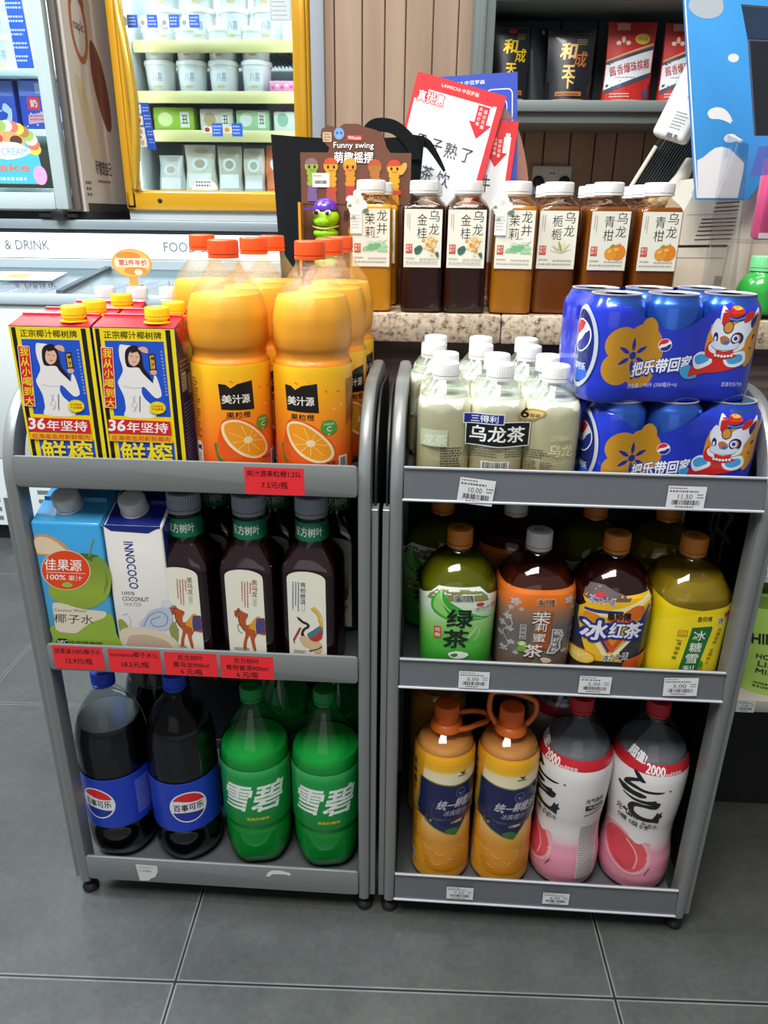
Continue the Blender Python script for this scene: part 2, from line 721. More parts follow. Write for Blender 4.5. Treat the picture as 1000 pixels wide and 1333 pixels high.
# ------------------------------------------------------------------ the setting
def tile_material():
    m = bpy.data.materials.new('slate_tile')
    m.use_nodes = True
    nt = m.node_tree
    N, L = nt.nodes.new, nt.links.new
    b = nt.nodes['Principled BSDF']
    tc = N('ShaderNodeTexCoord')
    sp = N('ShaderNodeSeparateXYZ')
    L(tc.outputs['Object'], sp.inputs[0])

    def near(axis):
        d = N('ShaderNodeMath'); d.operation = 'DIVIDE'; d.inputs[1].default_value = 0.6
        f = N('ShaderNodeMath'); f.operation = 'FRACT'
        s = N('ShaderNodeMath'); s.operation = 'SUBTRACT'; s.inputs[1].default_value = 0.5
        a = N('ShaderNodeMath'); a.operation = 'ABSOLUTE'
        L(sp.outputs[axis], d.inputs[0]); L(d.outputs[0], f.inputs[0]); L(f.outputs[0], s.inputs[0]); L(s.outputs[0], a.inputs[0])
        return a
    ax, ay = near('X'), near('Y')
    mx = N('ShaderNodeMath'); mx.operation = 'MAXIMUM'
    L(ax.outputs[0], mx.inputs[0]); L(ay.outputs[0], mx.inputs[1])
    gr = N('ShaderNodeMath'); gr.operation = 'GREATER_THAN'; gr.inputs[1].default_value = 0.4972
    L(mx.outputs[0], gr.inputs[0])
    ed = N('ShaderNodeMapRange'); ed.inputs[1].default_value = 0.4925; ed.inputs[2].default_value = 0.4972
    L(mx.outputs[0], ed.inputs[0])
    n1 = N('ShaderNodeTexNoise'); n1.inputs['Scale'].default_value = 5.0; n1.inputs['Detail'].default_value = 8; n1.inputs['Roughness'].default_value = 0.65
    n2 = N('ShaderNodeTexNoise'); n2.inputs['Scale'].default_value = 120.0; n2.inputs['Detail'].default_value = 3
    L(tc.outputs['Object'], n1.inputs['Vector']); L(tc.outputs['Object'], n2.inputs['Vector'])
    r1 = N('ShaderNodeValToRGB')
    r1.color_ramp.elements[0].position, r1.color_ramp.elements[0].color = 0.3, lin('3a3d3a')
    r1.color_ramp.elements[1].position, r1.color_ramp.elements[1].color = 0.72, lin('4c4f4a')
    L(n1.outputs['Fac'], r1.inputs[0])
    m2 = N('ShaderNodeMix'); m2.data_type = 'RGBA'; m2.blend_type = 'OVERLAY'; m2.inputs[0].default_value = 0.35
    L(r1.outputs[0], m2.inputs[6]); L(n2.outputs['Color'], m2.inputs[7])
    sat = N('ShaderNodeHueSaturation'); sat.inputs['Saturation'].default_value = 0.5
    L(m2.outputs[2], sat.inputs['Color'])
    # bevel highlight put into the colour along the tile edges, in patches
    edge_hl = N('ShaderNodeMath'); edge_hl.operation = 'MULTIPLY'
    L(ed.outputs[0], edge_hl.inputs[0]); L(n1.outputs['Fac'], edge_hl.inputs[1])
    m3 = N('ShaderNodeMix'); m3.data_type = 'RGBA'; m3.inputs[7].default_value = lin('9a9d99')
    L(edge_hl.outputs[0], m3.inputs[0]); L(sat.outputs[0], m3.inputs[6])
    m4 = N('ShaderNodeMix'); m4.data_type = 'RGBA'; m4.inputs[7].default_value = lin('1c1e1e')
    L(gr.outputs[0], m4.inputs[0]); L(m3.outputs[2], m4.inputs[6])
    L(m4.outputs[2], b.inputs['Base Color'])
    rr = N('ShaderNodeMapRange'); rr.inputs[3].default_value = 0.24; rr.inputs[4].default_value = 0.42
    L(n1.outputs['Fac'], rr.inputs[0]); L(rr.outputs[0], b.inputs['Roughness'])
    bp = N('ShaderNodeBump'); bp.inputs['Strength'].default_value = 0.12; bp.inputs['Distance'].default_value = 0.002
    L(n2.outputs['Fac'], bp.inputs['Height']); L(bp.outputs[0], b.inputs['Normal'])
    return m


bm = B()
box(bm, -2.4, 3.0, -3.2, 3.4, -0.03, 0.0)
fl = struct('floor', bm, tile_material())
fl.location = (-0.319, 0.682, 0)
fl.rotation_euler = (0, 0, 0.032)


def plank_material(c0, c1):
    m = bpy.data.materials.new('painted_boards')
    m.use_nodes = True
    nt = m.node_tree
    N, L = nt.nodes.new, nt.links.new
    b = nt.nodes['Principled BSDF']
    tc = N('ShaderNodeTexCoord')
    mp = N('ShaderNodeMapping'); mp.inputs['Scale'].default_value = (26, 26, 2.2)
    nz = N('ShaderNodeTexNoise'); nz.inputs['Scale'].default_value = 1.0; nz.inputs['Detail'].default_value = 5
    cr = N('ShaderNodeValToRGB')
    cr.color_ramp.elements[0].position, cr.color_ramp.elements[0].color = 0.3, lin(c0)
    cr.color_ramp.elements[1].position, cr.color_ramp.elements[1].color = 0.7, lin(c1)
    L(tc.outputs['Object'], mp.inputs[0]); L(mp.outputs[0], nz.inputs[0]); L(nz.outputs['Fac'], cr.inputs[0])
    L(cr.outputs[0], b.inputs['Base Color'])
    b.inputs['Roughness'].default_value = 0.55
    return m


PLANK = plank_material('8c715c', '9f836d')
bm = B()
x = -0.28
k = 0
while x < 1.9:
    w = (0.048, 0.062, 0.05, 0.046, 0.06, 0.055)[k % 6]
    box(bm, x, x + w - 0.0025, 1.90, 1.93, 0, 2.6, bev=0.0015, seg=1)
    x += w
    k += 1
box(bm, -0.28, 1.9, 1.915, 1.98, 0, 2.6)
struct('wall_back', bm, PLANK)
bm = B()
box(bm, -0.285, -0.255, 1.885, 1.905, 0, 2.6, bev=0.002)
struct('trim_1', bm, M('8d8f94', 0.4))
bm = B()
box(bm, -2.6, -0.28, 3.45, 3.5, 0, 2.6)
struct('wall_left', bm, M('b9b3ab', 0.6))


# ------------------------------------------------------------------ display racks
GREY = M('858988', 0.38, 0.3, 0.0, bump=0.04, bscale=900)
GREY_D = M('5b5e60', 0.42, 0.35)
BLACK = M('121314', 0.45)
DARKP = M('1b1d1f', 0.5)
RED_TAG = 'ee2d33'
TAG_INK = '2a0a0e'


def perforated():
    m = bpy.data.materials.new('perforated_sheet')
    m.use_nodes = True
    nt = m.node_tree
    N, L = nt.nodes.new, nt.links.new
    b = nt.nodes['Principled BSDF']
    tc = N('ShaderNodeTexCoord')
    sp = N('ShaderNodeSeparateXYZ')
    L(tc.outputs['Object'], sp.inputs[0])
    # staggered round holes on a 7 mm pitch
    def cell(sx, sz):
        s = []
        for ax, sh, pitch in (('X', sx, 0.007), ('Z', sz, 0.0121)):
            a = N('ShaderNodeMath'); a.operation = 'MULTIPLY_ADD'; a.inputs[1].default_value = 1 / pitch; a.inputs[2].default_value = sh
            f = N('ShaderNodeMath'); f.operation = 'FRACT'
            d = N('ShaderNodeMath'); d.operation = 'SUBTRACT'; d.inputs[1].default_value = 0.5
            m_ = N('ShaderNodeMath'); m_.operation = 'MULTIPLY'; m_.inputs[1].default_value = pitch
            q = N('ShaderNodeMath'); q.operation = 'POWER'; q.inputs[1].default_value = 2
            L(sp.outputs[ax], a.inputs[0]); L(a.outputs[0], f.inputs[0]); L(f.outputs[0], d.inputs[0]); L(d.outputs[0], m_.inputs[0]); L(m_.outputs[0], q.inputs[0])
            s.append(q)
        ad = N('ShaderNodeMath'); ad.operation = 'ADD'
        L(s[0].outputs[0], ad.inputs[0]); L(s[1].outputs[0], ad.inputs[1])
        return ad
    c1, c2 = cell(0, 0), cell(0.5, 0.5)
    mn = N('ShaderNodeMath'); mn.operation = 'MINIMUM'
    L(c1.outputs[0], mn.inputs[0]); L(c2.outputs[0], mn.inputs[1])
    lt = N('ShaderNodeMath'); lt.operation = 'LESS_THAN'; lt.inputs[1].default_value = 0.0019 ** 2
    L(mn.outputs[0], lt.inputs[0])
    mx = N('ShaderNodeMix'); mx.data_type = 'RGBA'
    mx.inputs[6].default_value = lin('34373a'); mx.inputs[7].default_value = lin('0c0d0e')
    L(lt.outputs[0], mx.inputs[0]); L(mx.outputs[2], b.inputs['Base Color'])
    b.inputs['Roughness'].default_value = 0.45
    return m


PERF = perforated()


def frame_path():
    pts = [(0.822, 0.028), (0.822, 0.30), (0.822, 0.60), (0.822, 0.675)]
    for i in range(1, 13):
        a = PI / 2 * i / 12
        pts.append((0.822 + 0.105 * (1 - math.cos(a)), 0.675 + 0.105 * math.sin(a)))
    pts += [(1.00, 0.78)]
    for i in range(1, 11):
        a = PI / 2 * i / 10
        pts.append((1.03 + 0.07 * math.sin(a), 0.71 + 0.07 * math.cos(a)))
    pts += [(1.10, 0.40), (1.10, 0.028)]
    return pts


def side_frame(bm, xc, w=0.016, d=0.026, x_strip=None, panel=None):
    """bent flat tube in the yz plane plus the outer edge strip and, where closed, its dark panel"""
    pts = frame_path()
    n = len(pts)
    rings = []
    for i, (y, z) in enumerate(pts):
        a, b = pts[max(0, i - 1)], pts[min(n - 1, i + 1)]
        ty, tz = b[0] - a[0], b[1] - a[1]
        l = math.hypot(ty, tz)
        ny, nz = -tz / l, ty / l        # outward
        ring = []
        for cx, cn in ((-.5, -.5), (-.5, .30), (-.42, .43), (-.2, .5), (.2, .5), (.42, .43), (.5, .30), (.5, -.5)):
            ring.append(bm.verts.new((xc + cx * w, y + ny * cn * d, z + nz * cn * d)))
        rings.append(ring)
    fs = []
    for A, C in zip(rings, rings[1:]):
        for k in range(8):
            fs.append(bm.faces.new((A[k], A[(k + 1) % 8], C[(k + 1) % 8], C[k])))
    fs += [bm.faces.new(rings[0]), bm.faces.new(rings[-1][::-1])]
    setmat(fs, 0)
    if x_strip:
        for y0 in (0.816, 1.088):
            box(bm, x_strip[0], x_strip[1], y0, y0 + 0.022, 0.03, 0.655, 0, bev=0.0008, seg=1)
        xm = (x_strip[0] + x_strip[1]) / 2
        if panel:
            box(bm, xm - 0.0012, xm + 0.0012, 0.838, 1.088, 0.05, 0.655, 1)
            prism(bm, [(y + 0.006, z) if y < 0.95 else (y - 0.006, z - 0.006) for y, z in pts[2:-1]], xm - 0.0012, xm + 0.0012, 'x', 1)
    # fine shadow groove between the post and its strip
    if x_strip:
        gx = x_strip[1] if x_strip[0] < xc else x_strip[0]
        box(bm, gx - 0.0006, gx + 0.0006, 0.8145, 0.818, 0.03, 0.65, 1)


def foot_mesh(x, y):
    bm = B()
    lathe(bm, [(5, 0.012 * 1000), (5, 32)], 16, loc=(x, y, 0))
    lathe(bm, [(9, 0), (11.5, 1), (12.5, 5), (11, 9), (7, 13), (5, 14)], 28, loc=(x, y, 0))
    return bm


def price_tag_white(parent, x0, x1, z0, z1, y, price, seed, tilt=0.0):
    w, h = (x1 - x0) * 1000, (z1 - z0) * 1000
    a = Art(rough=0.35)
    c, s = math.cos(tilt), math.sin(tilt)
    a.rect(0, 0, w, h, 'e9e9ea')
    a.lines(2, h * 0.88, w * 0.55, 1, 1, h * 0.05, '55565c', seed)
    a.lines(2, h * 0.74, w * 0.85, 1, 2, h * 0.07, '55565c', seed + 1)
    a.t(price, w * 0.47, h * 0.55, w * 0.38, h * 0.2, '2a2b30')
    a.lines(w * 0.78, h * 0.62, w * 0.97, 2, -h * 0.12, h * 0.05, '55565c', seed + 3)
    a.bars(w * 0.14, h * 0.2, w * 0.88, h * 0.4, '3a3a40', seed)
    a.lines(w * 0.25, h * 0.08, w * 0.75, 1, 1, h * 0.06, '6a6a70', seed + 2)
    P = plane_map((x0, y, z0), (c, 0, s), (-s, 0, c), (0, -1, 0))
    return a.build('price_tag', P, parent, step=0.04)


def price_tag_red(parent, x0, x1, z0, z1, y, rows):
    w, h = (x1 - x0) * 1000, (z1 - z0) * 1000
    a = Art(rough=0.4)
    a.rect(0, 0, w, h, RED_TAG)
    n = len(rows)
    for i, r in enumerate(rows):
        last = i == n - 1
        hh = h * (0.23 if not last else 0.25)
        cy = h * (0.78 - i * (0.30 if n == 3 else 0.42))
        vs, fs, bb = text_mesh(r, 0.012)
        ww = min(w * 0.92, hh * (bb[1] - bb[0]) / (bb[3] - bb[2]))
        a.t(r, w / 2, cy, ww, hh, TAG_INK, 0.03)
    return a.build('price_tag', plane_map((x0, y, z0), (1, 0, 0), (0, 0, 1), (0, -1, 0)), parent, step=0.04)


SH_TOP, SH_MID, SH_BOT = 0.675, 0.415, 0.052


def rack(label, a, b, closed_left, holder):
    root = thing('display_rack', label, 'rack', ((a + b) / 2, 0.95, 0))
    ox, oy = (a + b) / 2, 0.95

    def shift(bm):
        bmesh.ops.translate(bm, vec=(-ox, -oy, 0), verts=bm.verts[:])
        return bm
    for sgn, edge in ((-1, a), (1, b)):
        bm = B()
        xs = (edge - 0.0245, edge - 0.016) if sgn < 0 else (edge + 0.016, edge + 0.0245)
        side_frame(bm, edge + sgn * 0.008, x_strip=xs, panel=(sgn > 0 or closed_left))
        fr = obj('side_frame', shift(bm), [GREY, DARKP], root)
        for y in (0.824, 1.098):
            obj('foot', shift(foot_mesh(edge + sgn * 0.008, y)), BLACK, fr)
    bm = B()
    box(bm, a, b, 1.100, 1.103, 0.04, 0.70)
    obj('back_panel', shift(bm), PERF, root)
    out = []
    for z, z0, z1 in ((SH_TOP, 0.672, 0.711), (SH_MID, 0.412, 0.452), (SH_BOT, 0.036, 0.081)):
        bm = B()
        box(bm, a + 0.001, b - 0.001, 0.815, 1.098, z - 0.006, z, bev=0.001, seg=1)
        box(bm, a + 0.001, b - 0.001, 1.094, 1.098, z - 0.02, z + 0.02)
        sh = obj('shelf', shift(bm), GREY_D, root)
        bm = B()
        if not holder:
            w = b - a
            pts = []
            r = 0.005
            for cx, cz, st in ((b - r, z1 - r, 0), (a + r, z1 - r, PI / 2), (a + r, z0 + r, PI), (b - r, z0 + r, 1.5 * PI)):
                pts += [(cx + r * math.cos(st + k * PI / 8), cz + r * math.sin(st + k * PI / 8)) for k in range(5)]
            prism(bm, pts, 0.8085, 0.8125, 'y', 0, bev=0.0008)
            obj('rail', shift(bm), GREY, sh)
        else:
            # shallow price holder that leans outwards, with a pale lower lip
            prism(bm, [(0.8135, z0), (0.8135, z1 + 0.001), (0.8115, z1 + 0.001), (0.8060, z0 + 0.002), (0.8060, z0)], a + 0.0005, b - 0.0005, 'x', 0)
            box(bm, a - 0.001, b + 0.001, 0.8035, 0.8065, z0 - 0.0005, z0 + 0.0022, 1, bev=0.0006, seg=1)
            box(bm, a, b, 0.8085, 0.8115, z1 - 0.0005, z1 + 0.0012, 1)
            obj('rail', shift(bm), [M('73777c', 0.22, 0.3, 0.6), M('b9bcc0', 0.2, 0.0, 0.5)], sh)
        out.append((sh, ox, oy))
    return root, out


LA, LB_ = -0.4915, -0.0785
RA, RB_ = -0.0245, 0.3855
rackL, shL = rack('grey metal drinks rack with red price labels on its flat rails', LA, LB_, False, False)
rackR, shR = rack('grey metal drinks rack with white price labels in clear holders and dark closed sides', RA, RB_, True, True)


def lt(i, x0, x1, z0, z1, rows):
    sh, ox, oy = shL[i]
    price_tag_red(sh, x0 - ox, x1 - ox, z0, z1, 0.8083 - oy, rows)


lt(0, -0.2115, -0.141, 0.6728, 0.7062, ['美汁源果粒橙1.25L', '7.5元/瓶'])
lt(1, -0.4835, -0.4155, 0.4150, 0.4502, ['佳果源100%椰子水', '12.9元/瓶'])
lt(1, -0.4085, -0.3385, 0.4135, 0.4492, ['innococo椰子水1L', '18.5元/瓶'])
lt(1, -0.3335, -0.2635, 0.4128, 0.4482, ['东方树叶', '黑乌龙900ml', '6 元/瓶'])
lt(1, -0.2590, -0.1890, 0.4122, 0.4472, ['东方树叶', '青柑普洱900ml', '6 元/瓶'])


def rt(i, x0, x1, z0, z1, price, seed, tilt=0.0):
    sh, ox, oy = shR[i]
    price_tag_white(sh, x0 - ox, x1 - ox, z0, z1, 0.8042 - oy, price, seed, tilt)


rt(0, 0.0375, 0.0785, 0.6725, 0.7040, '10.00', 11, -0.10)
rt(0, 0.2755, 0.3180, 0.6730, 0.7010, '11.50', 12)
rt(1, 0.0520, 0.0910, 0.4165, 0.4420, '5.00', 13)
rt(1, 0.2045, 0.2445, 0.4175, 0.4430, '5.00', 14)
rt(1, 0.3105, 0.3525, 0.4185, 0.4455, '5.00', 15, 0.05)
rt(2, 0.0525, 0.0915, 0.0455, 0.0690, '7.50', 16)
rt(2, 0.1925, 0.2305, 0.0470, 0.0690, '6.90', 17)

# torn leftovers of labels on the left rack's lowest rail
sh, ox, oy = shL[2]
a_ = Art(rough=0.7)
a_.poly([(0, 33), (33, 32), (33, 20), (28, 9), (20, 5), (18, 1), (3, 0)], 'd9dad6')
a_.lines(3, 26, 30, 2, -7, 1.6, '8d8e90', 5)
a_.t('7.50', 16, 21, 12, 4, '7b7c80')
a_.build('price_tag', plane_map((-0.4148 - ox, 0.8083 - oy, 0.0385), (1, 0, 0), (0, 0, 1), (0, -1, 0)), sh)
a_ = Art(rough=0.7)
a_.poly([(0, 0), (4, 9), (10, 13), (22, 13.5), (37, 10), (37, 4), (30, 6), (20, 6), (10, 5), (5, 0)], 'e3e4e0')
a_.build('price_tag', plane_map((-0.2169 - ox, 0.8083 - oy, 0.0625), (1, 0, 0), (0, 0, 1), (0, -1, 0)), sh)
for s_, lb in ((shL[2], None),):
    for c in s_[0].children:
        if c.name.startswith('price_tag'):
            c['label'] = 'torn white remnant of a price label'
# ghost of writing on the dark side panel of the right rack
sh = [c for c in rackR.children if c.name.startswith('side_frame')][1]
a_ = Art(rough=0.4)
a_.t('好', 0, 0, 78, 92, '4b5254', 0.03)
a_.t('友', 10, 95, 60, 60, '33393b', 0.02)
ox, oy = (RA + RB_) / 2, 0.95
a_.build('panel_lettering', plane_map((0.4045 - ox, 0.955 - oy, 0.585), (0, -1, 0), (0, 0, 1), (-1, 0, 0)), sh)
# ------------------------------------------------------------------ drinks: shared builders
CARTON_GLOSS = dict(rough=0.28, coat=0.4)


def fill(name, body, level, mat, parent, inset=1.0, bottom=None):
    bm = B()
    body.mesh(bm, 56, -inset, top=level, bottom=(body.pr[0][0] + 1.2) if bottom is None else bottom)
    return obj(name, bm, mat, parent, 50)


def shell(body, mat, parent, seg=72):
    bm = B()
    body.mesh(bm, seg)
    return obj('bottle', bm, mat, parent, 50)


def screw_cap(parent, r, z0, z1, mat, ring=True, ridge=0.018, name='cap'):
    bm = B()
    cap_mesh(bm, r, z0, z1, ring, ridge)
    return obj(name, bm, mat, parent, 50)


# ------------------------------------------------------------------ coconut milk cartons (top shelf, left rack)
def coconut_carton(label):
    root = thing('coconut_milk_carton', label, 'carton', group='coconut milk cartons')
    W, D, H = 47.5, 27.0, 186.0
    bm = B()
    box(bm, -W / 1000, W / 1000, -D / 1000, D / 1000, 0, H / 1000, 0, bev=0.0012)
    # folded gable lid with its seam and corner flaps
    prism(bm, [(-D / 1000, H / 1000), (0.004, H / 1000 + 0.0075), (0.008, H / 1000 + 0.0085), (0.010, H / 1000 + 0.007), (D / 1000, H / 1000)], -W / 1000 + 0.001, W / 1000 - 0.001, 'x', 1)
    box(bm, -W / 1000 + 0.001, W / 1000 - 0.001, 0.006, 0.009, H / 1000, H / 1000 + 0.0105, 1, bev=0.0006, seg=1)
    obj('carton', bm, [M('20306e', 0.28, 0, 0.3), M('c8202c', 0.3, 0, 0.3, bump=0.15, bscale=60)], root)
    bm = B()
    lathe(bm, [(15.5, 0), (15.5, 1.2), (11.5, 1.6), (11.5, 5)], 40, loc=(0.022, -0.008, H / 1000 + 0.0035))
    cap_mesh(bm, 13.5, 4.5, 17.5, True, 0.012, loc=(0.022, -0.008, H / 1000 + 0.0035))
    obj('cap', bm, M('f4d21c', 0.35, 0, 0.2), root, 50)
    # printed front, traced from the right-hand carton of the crop
    Y, BL, K, R_, BLU, WH = 'f2d90e', '0', '17140f', 'd3202a', '1d52c8', 'ece9e6'
    f = trace(680, 45, 184.5, 0.2105, 0.2, 0.1126, 0.00018)
    a = Art(None, **CARTON_GLOSS)
    a.rect(-46.8, 1, 46.8, 185, Y)
    a.rect(-44.2, 1, -39.2, 184, K, True)
    a.rect(36.5, 1, 42.2, 184, K, True)
    a.rect(-34.5, 84, 33.5, 171, BLU)
    a.rect(-33.5, 1, 34.0, 53.5, BLU, True)
    a.t('正宗椰汁椰树牌', -1.5, 177.6, 66, 8.2, K, 0.03)
    # the woman in white
    a.f = trace(685, 45, 184.5, 0.2105, 0.2, 0.1126, 0.00018)
    a.poly(spline([(612, 138), (640, 135), (668, 138), (690, 150), (700, 220), (735, 262), (752, 300), (790, 345), (800, 300),
                   (818, 330), (838, 410), (828, 432), (802, 432), (745, 372), (733, 400), (750, 440), (785, 480), (806, 552),
                   (655, 552), (652, 500), (640, 430), (608, 355), (618, 320), (632, 275), (612, 200)], 4), WH)
    a.poly(spline([(642, 205), (646, 165), (668, 142), (700, 138), (722, 156), (735, 205), (745, 262), (778, 310), (795, 350),
                   (770, 328), (735, 290), (715, 262), (668, 262), (650, 250)], 4), '1b1417')
    a.poly(spline([(662, 195), (668, 176), (690, 166), (712, 176), (722, 205), (714, 236), (690, 254), (668, 240), (660, 215)], 4), 'e3b59c')
    a.poly(spline([(672, 180), (690, 158), (716, 172), (706, 172)], 3), '1b1417')
    a.line([(672, 199), (684, 196)], 3, '3a2420'); a.line([(700, 199), (712, 203)], 3, '3a2420', True)
    a.line([(684, 228), (692, 231), (700, 228)], 4, 'b4433f', True)
    a.line([(690, 205), (687, 217)], 2, 'c58f78', True)
    a.poly(spline([(712, 150), (740, 142), (762, 152), (765, 178), (745, 176), (728, 168)], 3), 'd9ab93')
    a.poly([(768, 185), (802, 180), (812, 272), (776, 276)], K)
    a.poly([(774, 192), (797, 188), (806, 265), (781, 268)], 'c9a233')
    a.vt('椰汁', 790, 208, 17, 34, K, 0.05, dx=3)
    a.poly(spline([(778, 278), (808, 274), (812, 296), (786, 300)], 3), 'd9ab93')
    a.line([(640, 368), (690, 378), (735, 372)], 2.5, 'cfcac8', True)
    a.line([(685, 430), (700, 455), (680, 480), (705, 500), (690, 520)], 2, '9aa0ae')
    a.line([(700, 425), (690, 460), (712, 470), (700, 515)], 2, '9aa0ae', True)
    a.lines(722, 425, 722 + 100, 1, 5, 6, '5a5f70', 4, vertical=True)
    a.vt('海南岛新鲜椰子肉鲜榨不加香精', 838, 168, 11, 19, 'b8c4ea', 0.02, dx=2.2)
    # red side banner with its pale outline
    a.poly([(512, 148), (578, 150), (604, 503), (543, 498)], 'e9e4d2')
    a.poly([(516, 152), (575, 154), (600, 499), (547, 494)], R_)
    a.vt('我从小喝到大', 548, 182, 46, 57.5, 'f4dc2a', 0.03, dx=5, h=50)
    # yellow burst
    n = 22
    c0 = (818, 492)
    a.poly([(c0[0] + (47 if i % 2 else 40) * math.cos(i * PI / n), c0[1] + (40 if i % 2 else 34) * math.sin(i * PI / n)) for i in range(2 * n)], 'f2d90e')
    a.t('正宗椰树', 817, 483, 62, 14, 'c0222a', 0.02)
    a.t('不加香精', 819, 501, 62, 14, 'c0222a', 0.02, keep=True)
    a.poly([(562, 566), (885, 572), (893, 655), (570, 651)], R_)
    a.t('36', 611, 604, 84, 66, 'f6f2ee', 0.05)
    a.t('年坚持', 768, 612, 210, 62, 'f6f2ee', 0.035, keep=True)
    a.poly([(571, 655), (893, 659), (899, 704), (576, 700)], 'f0b51c')
    a.t('在海南岛用新鲜椰肉', 736, 680, 300, 32, 'c32a24', 0.02)
    a.f = None
    a.t('鲜榨', 0, 38, 62, 29, 'f4dc1a', 0.04)
    a.t('椰子汁', 0, 12, 60, 15, WH, 0.03, keep=True)
    a.build('front_panel', FRONT(0, -D / 1000, 0), root)
    # right side: dark blue with the printed facts, orange fold ear at the top
    a = Art(None, **CARTON_GLOSS)
    a.rect(-26.5, 1, 26.5, 185, '23305f')
    a.poly([(-24, 185), (24, 185), (0, 152)], 'd9442a')
    a.oval(0, 172, 4.2, 6, 'e8a33a'); a.oval(0, 172, 2.4, 4, 'd9442a')
    a.lines(-21, 146, 22, 3, -5, 2.6, 'c9a25a', 8)
    a.rect(-20, 112, -4, 134, 'd7d5d0'); a.lines(-18, 129, -6, 5, -4, 2, '4b4e5a', 2)
    a.rect(0, 106, 20, 130, 'b9a98a')
    a.lines(-20, 96, 22, 20, -4.4, 2.0, '8f9cc8', 9)
    a.build('side_panel', plane_map((W / 1000, 0, 0), (0, 1, 0), (0, 0, 1), (1, 0, 0)), root)
    return root


cm = coconut_carton('red topped coconut milk carton, front one of the left column beside the rack end')
cm.location = (-0.428, 0.850, SH_TOP)
for x, y, l in ((-0.428, 0.906, 'coconut milk carton second in the left column, mostly hidden'),
                (-0.426, 0.985, 'coconut milk carton hindmost in the left column, yellow cap showing over the others'),
                (-0.332, 0.852, 'red topped coconut milk carton, front one beside the orange juice bottles'),
                (-0.331, 0.908, 'coconut milk carton second in the right column, yellow cap against an orange juice bottle')):
    dup(cm, (x, y, SH_TOP), 0, l)

# small clear bottles behind the cartons
def water_bottle(label):
    root = thing('water_bottle', label, 'bottle', group='small clear bottles behind the cartons')
    b = Body([(0, 19), (4, 22), (120, 22), (140, 21), (165, 16), (182, 11.5), (190, 11.5)])
    shell(b, clear('e8f4fb', 0.4, 0.06), root, 40)
    fill('water', b, 160, clear('dcecf4', 0.5, 0.05), root)
    screw_cap(root, 14, 189, 208, M('dfe6ea', 0.35, 0, 0.2), ridge=0.01)
    return root


wb = water_bottle('small clear bottle with white cap behind cartons, nearest the rack end')
wb.location = (-0.462, 1.062, SH_TOP)
dup(wb, (-0.416, 1.064, SH_TOP), 0, 'small clear bottle with white cap behind cartons, middle of the three')
dup(wb, (-0.371, 1.068, SH_TOP), 0, 'small clear bottle with white cap behind cartons, nearest the orange juice')


